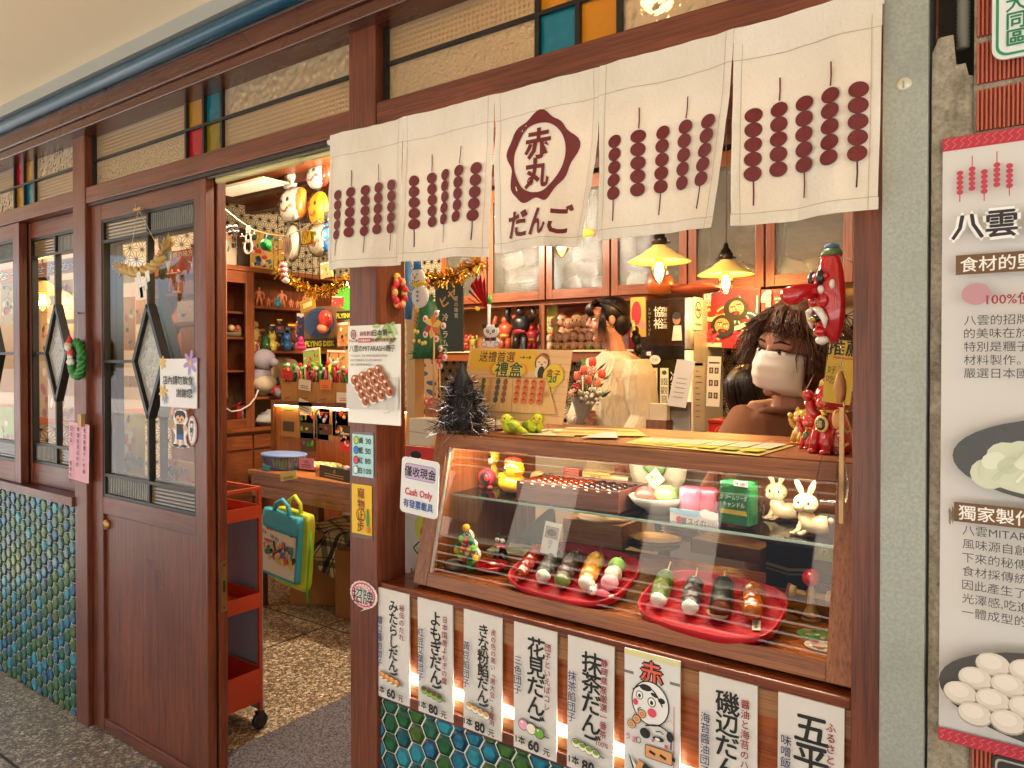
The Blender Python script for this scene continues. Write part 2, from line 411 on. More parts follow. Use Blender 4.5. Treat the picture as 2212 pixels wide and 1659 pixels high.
b=MB().mat(mat('#6c6a66',.95)).box((-200,-200,-.6),(200,200,-.3));b.build('ground',kind='structure')
# arcade ceiling above the pavement
b=MB().mat(mat('#fdebca',.75,bump=.15,bscale=30));b.box((-8,-1.45,2.615),(5,1.375,2.75));b.build('arcade_ceiling',kind='structure')
# building across the street (seen only in reflections)
r=thing('street_building','pale tiled building across the street, seen mirrored in the glass','building',(-2,-12.2,0))
b=MB().mat(mat('#c6bcab',.8,bump=.5,bscale=8)).box((-22,-16,-.3),(14,-12.2,9));b.build('wall',r)
for i in range(9):
 for k in range(3):
  x=-20+i*3.6;MB().mat(mat('#23282c',.15)).box((x,-12.28,.6+k*2.9),(x+1.9,-12.15,2.4+k*2.9)).build('window',r)
b=MB().mat(mat('#6b5a4c',.8))
for k in range(40):b.box((-22,-12.26,.1+k*.22),(14,-12.2,.28+k*.22)) if k % 13 not in (2,3,4,5,6,7,8,9) else None
b.build('brick_course',r)

# ------------------------------------------------------------ hex tiles
GLZ=[('#1f6f80','#2f9aa6'),('#154f66','#2787a0'),('#17492f','#2d6b3f'),('#28502a','#47722f'),('#143f4a','#1f6a6c'),('#3a5222','#5b7a35'),('#12384f','#2f7fa8'),('#1c4d3c','#2f6f58')]
def glaze(i,inner):
 key=f'glaze{i}{inner}'
 if key in MATS:return MATS[key]
 m,t,b_=newmat(key);tc=t.nodes.new('ShaderNodeTexCoord');n=nodes_noise(t,38,4,tc.outputs['Object'])
 a,c=GLZ[i]
 rr=ramp(t,n.outputs[0],[(.3,a),(.7,c)] if inner else [(.3,tuple(q*.55 for q in lin(a))),(.75,a)])
 t.links.new(rr.outputs[0],b_.inputs['Base Color']);b_.inputs['Roughness'].default_value=.16;b_.inputs['Coat Weight'].default_value=.0;b_.inputs['Specular IOR Level'].default_value=.28
 n2=nodes_noise(t,60,2,tc.outputs['Object']);bp=t.nodes.new('ShaderNodeBump');bp.inputs['Strength'].default_value=.25;bp.inputs['Distance'].default_value=.003
 t.links.new(n2.outputs[0],bp.inputs['Height']);t.links.new(bp.outputs[0],b_.inputs['Normal']);return m
def clip(poly,x0,x1,z0,z1):
 for ax,lim,sg in ((0,x0,1),(0,x1,-1),(1,z0,1),(1,z1,-1)):
  o=[]
  for i,p in enumerate(poly):
   q=poly[(i+1) % len(poly)];a,c=(p[ax]-lim)*sg,(q[ax]-lim)*sg
   if a >= 0:o.append(p)
   if (a >= 0) != (c >= 0):k=a/(a-c);o.append((p[0]+(q[0]-p[0])*k,p[1]+(q[1]-p[1])*k))
  poly=o
  if len(poly)<3:return None
 return poly
def hexwall(parent,x0,x1,z0,z1,Y,h=.053):
 b=MB().mat(mat('#e3dcc6',.8)).box((x0,Y+.001,z0),(x1,Y+.03,z1));b.build('grout',parent)
 b=MB();w=h/.866*1.07;cx=x0-w*.2;i=0
 while cx<x1+w:
  cz=z0-h+(h/2 if i % 2 else 0)
  while cz<z1+h:
   hx=[(cx+w/2*.93*cos(k*pi/3),cz+w/2*.93*sin(k*pi/3)) for k in range(6)]
   P=clip(hx,x0+.001,x1-.001,z0+.001,z1-.001)
   if P:
    gx,gz=sum(p[0] for p in P)/len(P),sum(p[1] for p in P)/len(P);n=len(P)
    c=rnd.choice([0,1,2,3,4,5,6,7,2,3]);tl=[rnd.uniform(-.0012,.0012) for _ in range(2)]
    lay=[]
    for kk,dy in ((1,.004),(.95,-.001),(.62,-.0035)):
     lay.append([(gx+(p[0]-gx)*kk,Y+dy+tl[0]*(p[0]-gx)/w+tl[1]*(p[1]-gz)/w,gz+(p[1]-gz)*kk) for p in P])
    b.mat(glaze(c,0)).add(lay[0]+lay[1]+lay[2],[(j+q*n,(j+1) % n+q*n,(j+1) % n+(q+1)*n,j+(q+1)*n) for q in (0,1) for j in range(n)],True)
    b.mat(glaze(c,1)).add(lay[2]+[(gx,Y-.0045,gz)],[(j,(j+1) % n,n) for j in range(n)],True)
   cz += h
  cx += w*.75;i += 1
 return b.build('hex_tiles',parent)

# ------------------------------------------------------------ shop front
XA=at(186,900,Y=Y0).x;XAl=at(160,900,Y=Y0).x          # left post
XB0,XB1=at(755,900,Y=Y0).x,at(812,900,Y=Y0).x          # middle post
XC0,XC1=at(1841,900,Y=Y0).x,at(1902,900,Y=Y0).x        # right post
front=thing('shop_front','dark red-brown timber shop front with patterned glass transoms and hex-tiled dado','shop front',((XA+XC1)/2,Y0,0))
ZL0,ZL1,ZT=2.14,2.205,2.44                               # lintel bottom/top, transom top
def part(name,mb,**k):return mb.build(name,front,**k)
for x0,x1 in ((XAl,XA),(XB0,XB1),(XC0,XC1+.004)):
 part('post',MB().mat(fw('Z')).box((x0,Y0,0),(x1,Y0+(.115 if x0>-2 else .05),2.47)),bevel=.003)
part('post',MB().mat(fw('Z')).box((-4.5,Y0,0),(-4.4,Y0+.1,2.47)),bevel=.003)
segs=((-4.4,XAl),(XA,XB0),(XB1,XC0))
for x0,x1 in segs:part('lintel',MB().mat(fw('X')).box((x0,Y0+.004,ZL0),(x1,Y0+.10,ZL1)),bevel=.003)
a,c=at(472,401,Y=Y0+.05),at(722,346,Y=Y0+.05);MB().mat(mat('#d6c98a',.45)).tube([(XA+.86,Y0+.05,2.118),((a.x+c.x)/2+.15,Y0+.05,2.118)],.011,12).tube([((a.x+c.x)/2+.15,Y0+.05,2.118),(XB0-.002,Y0+.05,2.118)],.0085,12).build('tension_rod',None,'cream tension rod fitted under the lintel across the doorway','rod')
hb=MB().mat(wood('headwood','#4a261a','#6b3a28','X',.22));hb.box((-4.5,1.372,2.415),(.6,Y0+.12,2.452));hb.box((-4.5,1.362,2.452),(.6,Y0+.12,2.515))
part('header_beam',hb,bevel=.004)
part('fascia',MB().mat(mat('#9a9c98',.45)).box((-4.5,1.378,2.515),(.6,Y0+.3,2.62)).box((-4.5,1.318,2.5665),(.6,1.3775,2.6145)))
# track under the door lintel
part('door_track',MB().mat(mat('#2a1d18',.5)).box((XA,Y0+.012,2.128),(XB0,Y0+.02,2.14)).mat(mat('#b9b4aa',.35,.8)).box((XA,Y0+.03,2.126),(XB0,Y0+.04,2.14)).box((XA,Y0+.06,2.126),(XB0,Y0+.07,2.14)))
BLK=mat('#22201d',.4,.3)
GRID=figured_glass('grid_glass','grid','#d8ba90',70,.4);HAM=figured_glass('hammered_glass','hammer','#dfc59c',115,.42)
RIP=figured_glass('rippled_glass','ripple','#e2caa4',48,.38);DIA=figured_glass('diamond_glass','hammer','#efe8dc',95,.4)
REX=figured_glass('reeded_upright','reedX','#d9d6cc',75,.6);REZ=figured_glass('reeded_level','reedZ','#d9b67c',75,.6)
def cgl(n,c):return figured_glass(n,'hammer',c,30,.3)
AMB,TEA,RED,GRN=cgl('amber_glass','#d69a1e'),cgl('teal_glass','#0f8a9c'),cgl('red_glass','#d3122f'),cgl('olive_glass','#a8901a')
def transom(x0,x1,xs,cols,kinds):
 "black steel frame with a mid bar; xs = uprights of the coloured block"
 Y=Y0+.042;z0,z1=ZL1,2.43;zm=(z0+z1)/2
 f=MB().mat(BLK);t=.012
 f.box((x0,Y-.012,z0),(x0+t,Y+.02,z1)).box((x1-t,Y-.012,z0),(x1,Y+.02,z1)).box((x0+t,Y-.012,z1-t),(x1-t,Y+.02,z1)).box((x0+t,Y-.012,z0),(x1-t,Y+.02,z0+t))
 f.box((x0+t,Y-.008,zm-.005),(x1-t,Y+.012,zm+.005))
 for x in xs:f.box((x-.006,Y-.010,z0+t),(x+.006,Y+.018,zm-.005)).box((x-.006,Y-.010,zm+.005),(x+.006,Y+.018,z1-t))
 fr=part('transom_window',f)
 edges=[x0]+list(xs)+[x1]
 for i in range(len(edges)-1):
  for k in range(2):
   m=kinds[i][k]
   a,c=edges[i]+.006,edges[i+1]-.006;zz=(zm+.005,z1-t) if k==0 else (z0+t,zm-.005)
   ORG[fr.name]=ORG[front.name]
   MB().mat(m).box((a,Y+.002,zz[0]),(c,Y+.006,zz[1])).build('coloured_pane' if m in cols else 'pane',fr)
CC=(AMB,TEA,RED,GRN)
xl=lambda px,py=330:at(px,py,Y=Y0+.04).x
transom(-4.4,XAl,[xl(33),xl(54),xl(77)],CC,[(GRID,RIP),(RED,AMB),(AMB,TEA),(RIP,GRID)])
transom(XA,XB0,[xl(405),xl(443),xl(482)],CC,[(GRID,HAM),(AMB,RED),(TEA,GRN),(RIP,GRID)])
transom(XB1,XC0,[xl(1163,100),xl(1250,90),xl(1340,60)],CC,[(GRID,HAM),(AMB,TEA),(RED,AMB),(GRID,RIP)])

# glazed leaves (sliding door, left-hand sashes)
def leaf(name,X0,X1,Z0,Z1,Y,gx0,gx1,gz0,gz1,th=.034,panel_z=None,dx=None,latt=True):
 f=MB().mat(fw('Z')).box((X0,Y,Z0),(gx0,Y+th,Z1)).box((gx1,Y,Z0),(X1,Y+th,Z1))
 f.mat(fw('X')).box((gx0,Y+.001,gz1),(gx1,Y+th-.001,Z1))
 if panel_z:
  f.box((gx0,Y+.001,panel_z[1]),(gx1,Y+th-.001,gz0)).box((gx0,Y+.001,Z0),(gx1,Y+th-.001,panel_z[0]))
 else:f.box((gx0,Y+.001,Z0),(gx1,Y+th-.001,gz0))
 fr=part(name,f,bevel=.0025);ORG[fr.name]=ORG[front.name]
 if panel_z:
  nb=5;w=(gx1-gx0)/nb;pb=MB().mat(fw('Z'))
  pb.box((gx0,Y+.012,panel_z[0]),(gx1,Y+.022,panel_z[1]))
  pb.build('lower_panel',fr)
 cx=dx if dx is not None else (gx0+gx1)/2
 zt,zb=gz1-.088,gz0+.088;zm=(zt+zb)/2-.012;hz=.212;hw=.105
 L=MB().mat(BLK);yb,w,d=Y+th/2,.014,.026
 for (a,c) in (((gx0+.006,gz0),(gx0+.006,gz1)),((gx1-.006,gz0),(gx1-.006,gz1)),((gx0+.012,gz1-.006),(gx1-.012,gz1-.006)),((gx0+.012,gz0+.006),(gx1-.012,gz0+.006)),
                   ((gx0+.013,zt),(gx1-.013,zt)),((gx0+.013,zb),(gx1-.013,zb)),((cx,zt-.007),(cx,zm+hz)),((cx,zb+.007),(cx,zm-hz)),((cx,zt+.007),(cx,gz1-.013)),((cx,gz0+.013),(cx,zb-.007)),
                   ((gx0+.013,zm),(cx-hw-.005,zm)),((cx+hw+.005,zm),(gx1-.013,zm))):
  L.box((min(a[0],c[0])-(.006 if a[0]==c[0] else 0),yb-d/2,min(a[1],c[1])-(.006 if a[1]==c[1] else 0)),(max(a[0],c[0])+(.006 if a[0]==c[0] else 0),yb+d/2,max(a[1],c[1])+(.006 if a[1]==c[1] else 0)))
 D=[(cx,zm+hz),(cx+hw,zm),(cx,zm-hz),(cx-hw,zm)]
 for i in range(4):
  a,c=D[i],D[(i+1) % 4];L.bar((a[0],yb,a[1]),(c[0],yb,c[1]),d+.006,.017,(a[1]-c[1],0,c[0]-a[0]))
 L.build('lattice',fr)
 G=MB().mat(glass());y=yb
 for sx in (-1,1):
  xe=gx0 if sx<0 else gx1
  q=[(xe,zb),(cx,zb),(cx,zm-hz),(cx+sx*hw,zm),(cx,zm+hz),(cx,zt),(xe,zt)]
  q=q if sx<0 else q[::-1]
  G.add([(p[0],y,p[1]) for p in q],[tuple(range(7))],False)
 G.build('glass',fr)
 MB().mat(DIA).add([(p[0],y,p[1]) for p in D],[(3,2,1,0)],False).build('diamond_pane',fr,solid=.003)
 for a,c,z0,z1,m in ((gx0,cx,zt,gz1,REZ),(cx,gx1,zt,gz1,REX),(gx0,cx,gz0,zb,REX),(cx,gx1,gz0,zb,REZ)):
  MB().mat(m).box((a,y-.002,z0),(c,y+.002,z1)).build('reeded_pane',fr)
 return fr
YD=Y0+.022
gx0,gx1=at(220,800,Y=YD).x,at(421,800,Y=YD).x;dX1=at(446,900,Y=YD).x
door=leaf('sliding_door',XA+.002,dX1,.004,ZL0-.006,YD,gx0,gx1,.955,2.066,panel_z=(.052,.885),dx=at(317,800,Y=YD).x)
door2=leaf('sliding_door',XA+.03,dX1+.004,.004,ZL0-.006,YD+.042,gx0+.02,gx1+.004,.955,2.066,panel_z=(.052,.885),dx=at(317,800,Y=YD).x+.01)
b=MB().mat(mat('#b39a62',.3,.9));b.box((dX1+.0035,YD+.048,.62),(dX1+.0065,YD+.072,.80));b.mat(mat('#4d4433',.4,.8)).box((dX1+.006,YD+.056,.69),(dX1+.0075,YD+.064,.73)).tube([(dX1+.006,YD+.06,.635),(dX1+.008,YD+.06,.635)],.004).tube([(dX1+.006,YD+.06,.785),(dX1+.008,YD+.06,.785)],.004);b.build('lock_plate',door2)
p=at(226,1134,Y=YD);b=MB().mat(mat('#b98d52',.35,.7)).lathe([(.0,.012),(.008,.012),(.011,.008),(.019,.008),(.021,.0),(.021,-.004)],(p.x,YD+.008,p.z),20,'Y').mat(mat('#3a2c1a',.5)).lathe([(.0,.013),(.005,.013),(.005,.01)],(p.x,YD+.008,p.z),10,'Y')
b.build('keyhole',door)
xs1,xs2=at(44,800,Y=Y0+.01).x,at(67,800,Y=Y0+.05).x
cxw=at(123,760,Y=Y0+.06).x
leaf('sash_window',xs1-.62,xs1,.935,ZL0-.002,Y0+.008,xs1-.565,at(31,800,Y=Y0+.01).x,1.03,2.066,dx=at(-18,770,Y=Y0+.02).x)
leaf('sash_window',at(46,800,Y=Y0+.048).x,XAl+.02,.935,ZL0-.002,Y0+.05,xs2,XAl-.002,1.03,2.066,dx=cxw)
part('window_sill',MB().mat(fw('X')).box((-4.4,Y0-.012,.895),(XAl,Y0+.1,.934)),bevel=.003)
dado=part('tiled_dado',MB().mat(mat('#6f6a60',.9)).box((-4.4,Y0+.04,0),(XAl,Y0+.09,.893)));ORG[dado.name]=ORG[front.name]
hexwall(dado,-4.4,XAl-.001,.004,.893,Y0+.012,.059)
b=MB().mat(mat('#0a4660',.35,coat=.1)).tube([(-5,1.345,2.54),(.6,1.345,2.54)],.024,16)
for x in (-4.2,-2.9,-1.6,-.3):b.mat(mat('#8f9492',.4,.6)).box((x-.008,1.345,2.52),(x+.008,1.379,2.56))
b.build('water_pipe',None,'dark blue pipe running along the top of the shop front below the ceiling','pipe')

# ------------------------------------------------------------ right side: steel column, concrete pier, ribbed brick wall
def galv():
 m,t,b_=newmat('galvanised');tc=t.nodes.new('ShaderNodeTexCoord');v=t.nodes.new('ShaderNodeTexVoronoi');v.inputs['Scale'].default_value=150
 n=nodes_noise(t,170,3,tc.outputs['Object']);t.links.new(tc.outputs['Object'],v.inputs['Vector'])
 c=ramp(t,n.outputs[0],[(.35,'#959990'),(.65,'#a4a89e')]);big=nodes_noise(t,6,5,tc.outputs['Object'])
 c2=mixc(t,c.outputs[0],'#7d8078',ramp(t,big.outputs[0],[(.5,(0,)*3),(.75,(.6,)*3)]).outputs[0])
 t.links.new(c2,b_.inputs['Base Color']);b_.inputs['Metallic'].default_value=.35;b_.inputs['Roughness'].default_value=.55;return m
X0,X1=at(1903,830,Y=1.39).x,at(2001,830,Y=1.39).x
sc_=thing('steel_column','mottled galvanised steel column at the right end of the shop front','column',((X0+X1)/2,1.42,0))
MB().mat(galv()).box((X0,1.39,0),(X1,1.46,2.615)).build('box_section',sc_,bevel=.002)
p=at(1953,181,Y=1.39);MB().mat(mat('#c9c4b2',.35,.3)).lathe([(0,.004),(.008,.0035),(.0125,.001),(.0125,0)],(p.x,1.39,p.z),18,'Y').mat(mat('#a79f88',.4,.5)).box((p.x-.002,1.385,p.z-.008),(p.x+.001,1.388,p.z+.004)).build('rivet',sc_)
MB().mat(mat('#2b2a27',.8)).box((X1,1.405,0),(X1+.004,1.45,2.615)).build('sealant_joint',sc_)
def concrete():
 m,t,b_=newmat('old_concrete');tc=t.nodes.new('ShaderNodeTexCoord');n=nodes_noise(t,22,8,tc.outputs['Object'],.7);n2=nodes_noise(t,140,3,tc.outputs['Object'])
 c=mixc(t,ramp(t,n.outputs[0],[(.3,'#7d7361'),(.6,'#aaa08b')]).outputs[0],ramp(t,n2.outputs[0],[(.3,(.55,)*3),(.6,(1,)*3)]).outputs[0],.7,'MULTIPLY')
 t.links.new(c,b_.inputs['Base Color']);b_.inputs['Roughness'].default_value=.95
 bp=t.nodes.new('ShaderNodeBump');bp.inputs['Strength'].default_value=.7;bp.inputs['Distance'].default_value=.006;ad=t.nodes.new('ShaderNodeMath');ad.operation='ADD'
 t.links.new(n.outputs[0],ad.inputs[0]);t.links.new(n2.outputs[0],ad.inputs[1]);t.links.new(ad.outputs[0],bp.inputs['Height']);t.links.new(bp.outputs[0],b_.inputs['Normal']);return m
CON=concrete()
xc0=X1+.004;xc1=at(2104,400,Y=1.40).x;zc=at(2070,105,Y=1.4).z
# worn pier: a front sheet with an irregular top edge and roughened surface
nx,nz=14,110
vs_,fs_=[],[]
for i in range(nx+1):
 for k in range(nz+1):
  u=i/nx;x=xc0+(xc1-xc0)*u;top=zc+.025-(.05 if u>.52 else 0)-(.02 if u>.8 else 0)-.02*max(0,.15-u)/.15
  z=min(k/nz,1)*top;nz_=noise.noise(Vector((x*60,z*25,3)))*.004+noise.noise(Vector((x*20,z*8,9)))*.006
  edge=.012*max(0,u-.85)/.15
  vs_.append((x+(noise.noise(Vector((z*30,1,1)))*.004 if i==nx else 0),1.402+nz_+edge,z))
for i in range(nx):
 for k in range(nz):a=i*(nz+1)+k;fs_.append((a,a+nz+1,a+nz+2,a+1))
pier=thing('concrete_pier','worn concrete pier with a broken top between steel column and brick wall','pier',((xc0+xc1)/2,1.42,0))
b=MB().mat(CON).add(vs_,fs_,True).box((xc0,1.43,0),(xc1,1.62,zc-.05));b.build('pier_body',pier)
MB().mat(mat('#3d372e',.95)).box((xc0,1.48,zc-.05),(xc1+.02,1.62,2.615)).build('shaft',pier)
MB().mat(mat('#3a3226',.95)).tube([at(x,y,Y=1.399) for x,y in ((2106,300),(2109,330),(2107,360),(2111,395),(2110,430),(2113,470),(2111,520),(2113,560),(2111,600))],.0012,4).build('crack',pier)
b=MB().mat(mat('#77756c',.6));zz=at(2080,90,Y=1.43).z-.012;cxp,pts,rr=at(2082,50,Y=1.435).x,[],[]
k=0
while zz<2.6:pts.append((cxp,1.43,zz));rr.append(.0105 if k % 2 else .0085);zz += .0032;k += 1
b.tube(pts,rr,12).build('conduit',None,'grey corrugated conduit dropping into the gap above the concrete pier','conduit')
bw=thing('brick_wall','wall of ribbed red bricks with rough grey mortar at the right edge','wall',(.5,1.42,0))
bx0=xc1-.002
MB().mat(CON).box((bx0,1.412,0),(1.6,1.7,2.615)).build('mortar',bw)
rib=mat('#b25a44',.75,bump=.4,bscale=90);b=MB().mat(rib)
zrow=[at(2160,y,Y=1.4).z for y in (66,80,170,186,283)]
bh=zrow[1]-zrow[2];gap=.010;ztop=zrow[1]
for row in range(-5,26):
 z1=ztop-row*(bh+gap);z0=z1-bh
 if z0<.01 or z1>2.61:continue
 x=bx0+.004-(.11 if row % 2 else 0)
 while x<1.5:
  x1=x+.21;xa=max(x,bx0+.004)
  if x1-xa>.01:
   n=max(2,int((x1-xa)/.0058));prof=[]
   for i in range(n):
    u0=xa+(x1-xa)*i/n;w=(x1-xa)/n
    prof += [(u0,1.4115),(u0+w*.15,1.404),(u0+w*.6,1.404),(u0+w*.75,1.4115)]
   prof.append((x1,1.4115));m_=len(prof)
   b.add([(p[0],p[1],z0) for p in prof]+[(p[0],p[1],z1) for p in prof],[(i,i+1,m_+i+1,m_+i) for i in range(m_-1)]+[tuple(range(m_)),tuple(range(m_,2*m_))[::-1]],False)
  x=x1+gap
b.build('ribbed_bricks',bw)

# ------------------------------------------------------------ counter
cx0,cx1=XB1+.001,XC0-.001;YC=1.432
ctr=thing('counter','timber serving counter with hex tiles below and a glowing light strip','counter',((cx0+cx1)/2,YC,0))
part2=lambda name,mb,**k:mb.build(name,ctr,**k)
CWX=wood('counterwood','#8a3f18','#b9622b','X',.3)
part2('countertop',MB().mat(wood('topwood','#5b2713','#8a431f','X',.22)).box((cx0,YC,.868),(cx1,2.1,.89)),bevel=.003)
b=MB().mat(wood('bandwood','#8d5a33','#b07a4a','X',.4)).box((cx0,YC+.004,.815),(cx1,YC+.03,.867));b.mat(CWX).box((cx0,YC+.010,.665),(cx1,YC+.03,.814));b.mat(wood('bandwood','#8d5a33','#b07a4a','X',.4)).box((cx0,YC+.012,.603),(cx1,YC+.03,.632))
part2('front_boards',b)
part2('light_strip',MB().mat(mat('#fff1d8',.5,emit=9,name='strip_light')).box((cx0,YC+.014,.634),(cx1,YC+.024,.652)))
part2('strip_housing',MB().mat(mat('#3a1f12',.5)).box((cx0,YC+.026,.63),(cx1,YC+.04,.666)))
part2('base_rail',MB().mat(fw('X')).box((cx0,YC-.002,.572),(cx1,YC+.03,.602)),bevel=.002)
part2('carcass',MB().mat(iw('Z')).box((cx0,YC+.045,.0),(cx1,2.05,.867)))
hexwall(ctr,cx0,cx1,.004,.571,YC+.004,.053)

# ------------------------------------------------------------ display case (leaning glass front)
ZB,YF=.898,1.462
XL=at(892,1268,Y=YF).x;XR=XC0-.003
pt=at(943,935,X=XL);YT,ZTp=pt.y,pt.z
case=thing('display_case','low wooden display case with leaning glass front standing on the counter','display case',((XL+XR)/2,1.75,.89))
YBk=YT+.47
def cs(u,t,off=0):
 "point on the leaning front: u metres from the left, t from 0 bottom to 1 top, off = outwards"
 n=Vector((0,-(ZTp-ZB),(YT-YF))).normalized()
 return Vector((XL+u,YF+(YT-YF)*t,ZB+(ZTp-ZB)*t))+n*off
WL=XR-XL;SL=math.hypot(YT-YF,ZTp-ZB)
pc=lambda name,mb,**k:mb.build(name,case,**k)
tb,tt=.036/SL,1-.036/SL
def slab(mb,u0,u1,t0,t1,o0,o1):
 P=[cs(u,t,o) for o in (o1,o0) for (u,t) in ((u0,t0),(u1,t0),(u1,t1),(u0,t1))]
 mb.add(P,[(3,2,1,0),(4,5,6,7),(0,1,5,4),(1,2,6,5),(2,3,7,6),(3,0,4,7)],False);return mb
b=MB().mat(cw('Z'));slab(b,0,.046,0,1,0,-.035);slab(b,WL-.05,WL,0,1,0,-.035)
b.mat(cw('X'));slab(b,.046,WL-.05,0,tb,-.001,-.034);slab(b,.046,WL-.05,tt,1,-.001,-.034)
pc('front_frame',b,bevel=.002)
b=MB().mat(mat('#c9c6bd',.3,.6));slab(b,.046,.052,tb,tt,-.008,-.016)
pc('glass_trim',b)
b=MB().mat(glass('case_glass',ior=1.65));P=[cs(.046,tb,-.014),cs(WL-.05,tb,-.014),cs(WL-.05,tt,-.014),cs(.046,tt,-.014)];b.add(P,[(0,1,2,3)],False);pc('front_glass',b)
b=MB().mat(cw('X'));b.box((XL,YT+.033,ZTp-.022),(XR,YBk,ZTp));pc('top_board',b,bevel=.002)
b=MB().mat(wood('casefloor','#7a3d1c','#a3602f','X',.2)).box((XL+.02,YF+.036,ZB+.012),(XR-.02,YBk,ZB+.026));pc('floor_board',b)
for x in (XL,XR-.018):
 b=MB().mat(cw('Z'))
 P=[(x,YF+.036,ZB),(x,YBk,ZB),(x,YBk,ZTp-.022),(x,YT+.036,ZTp-.022)]
 b.add(P+[(q[0]+.018,q[1],q[2]) for q in P],[(3,2,1,0),(4,5,6,7),(0,1,5,4),(1,2,6,5),(2,3,7,6),(3,0,4,7)],False)
 pc('side_panel',b)
ZS=1.125
b=MB().mat(glass('shelf_glass','#e3f3ea')).box((XL+.019,1.60,ZS-.006),(XR-.019,YBk-.03,ZS));pc('glass_shelf',b)
b=MB().mat(mat('#9fc4ae',.15,spec=.8)).box((XL+.019,1.5985,ZS-.006),(XR-.019,1.5998,ZS));pc('shelf_edge',b)
b=MB().mat(mat('#fff0d2',.5,emit=28,name='case_light')).box((XL+.06,YT+.05,ZTp-.034),(XR-.06,YT+.062,ZTp-.024));pc('light_tube',b)

# ------------------------------------------------------------ noren
YN=1.372
nx_=[at(x,y,Y=YN).x for x,y in ((715,300),(874,260),(1069,210),(1297,150),(1588,65),(1907,0))]
ZN1=at(1300,137,Y=YN).z;ZNb=[at(x,y,Y=YN).z for x,y in ((722,577),(883,567),(1072,549),(1300,524),(1582,497))]
HN=ZN1-sum(ZNb)/5
print('NOREN',[round(nx_[i+1]-nx_[i],3) for i in range(5)],ZN1,[round(z,3) for z in ZNb],'CASE',XL,XR,YT,ZTp,'posts',XA,XB0,XB1,XC0,XC1)
nor=thing('noren_curtain','cream five-panel shop curtain printed with dark red dango skewers','curtain',((nx_[0]+nx_[5])/2,YN,ZN1))
curl=[(.06,.075,.5),(.066,.07,.55),(.075,.06,.4),(.06,.06,.55),(0.004,.01,.6)]
def cloth(i):
 x0,x1=nx_[i],nx_[i+1];w=x1-x0;cu,cyy,slit=curl[i]
 def fn(x,y,z=0):
  "x across the panel 0..w, y down 0..H, z outwards"
  u,v=x/w,y/HN
  k=max(0,(v-.16-.0*slit)/.84)**1.4;s=max(0,u-.35)/.65;s=s*s*(3-2*s)
  X=x0+x-cu*k*s
  wav=.009*sin(7.5*u+i*2.1)*(.35+v)+.0035*sin(17*u+3*i+4*v)*v+.004*noise.noise(Vector(((x0+x)*7,y*9,i)))
  dia=.005*max(0,sin((u*2.2-v*3.1)*3+i))*max(0,.45-v)
  wr=.0042*noise.noise(Vector(((x0+x)*26,y*7,4)))+.0022*noise.noise(Vector(((x0+x)*9,y*30,8)))
  Y=YN-.012*v-wav-dia-wr+cyy*k*s*s
  sag=.006*sin(pi*((x0+x-nx_[0])/(nx_[5]-nx_[0])))
  return Vector((X,Y-z,ZN1-y-sag*(1-v)+.004*k*s*(1 if i != 3 else 3)))
 return fn,w
def linen():
 m,t,b_=newmat('linen');tc=t.nodes.new('ShaderNodeTexCoord')
 n=nodes_noise(t,3,3,tc.outputs['Object']);c=ramp(t,n.outputs[0],[(.35,'#e8dfcd'),(.65,'#f4eee2')])
 mp=t.nodes.new('ShaderNodeMapping');mp.inputs['Scale'].default_value=(900,10,120);t.links.new(tc.outputs['Object'],mp.inputs[0]);n2=nodes_noise(t,1,2,mp.outputs[0])
 mp3=t.nodes.new('ShaderNodeMapping');mp3.inputs['Scale'].default_value=(120,10,900);t.links.new(tc.outputs['Object'],mp3.inputs[0]);n3=nodes_noise(t,1,2,mp3.outputs[0])
 ad=t.nodes.new('ShaderNodeMath');ad.operation='ADD';t.links.new(n2.outputs[0],ad.inputs[0]);t.links.new(n3.outputs[0],ad.inputs[1])
 c2=mixc(t,c.outputs[0],ramp(t,ad.outputs[0],[(.7,(.86,)*3),(1.2,(1,)*3)]).outputs[0],1,'MULTIPLY')
 t.links.new(c2,b_.inputs['Base Color']);b_.inputs['Roughness'].default_value=.95;b_.inputs['Specular IOR Level'].default_value=.1
 bp=t.nodes.new('ShaderNodeBump');bp.inputs['Strength'].default_value=.5;bp.inputs['Distance'].default_value=.0006;t.links.new(ad.outputs[0],bp.inputs['Height']);t.links.new(bp.outputs[0],b_.inputs['Normal'])
 tl,mx=t.nodes.new('ShaderNodeBsdfTranslucent'),t.nodes.new('ShaderNodeMixShader');tl.inputs[0].default_value=(.75,.6,.4,1);mx.inputs[0].default_value=.22
 t.links.new(b_.outputs[0],mx.inputs[1]);t.links.new(tl.outputs[0],mx.inputs[2]);t.links.new(mx.outputs[0],t.nodes['Material Output'].inputs[0]);return m
LIN=linen();DRED='#66100f'
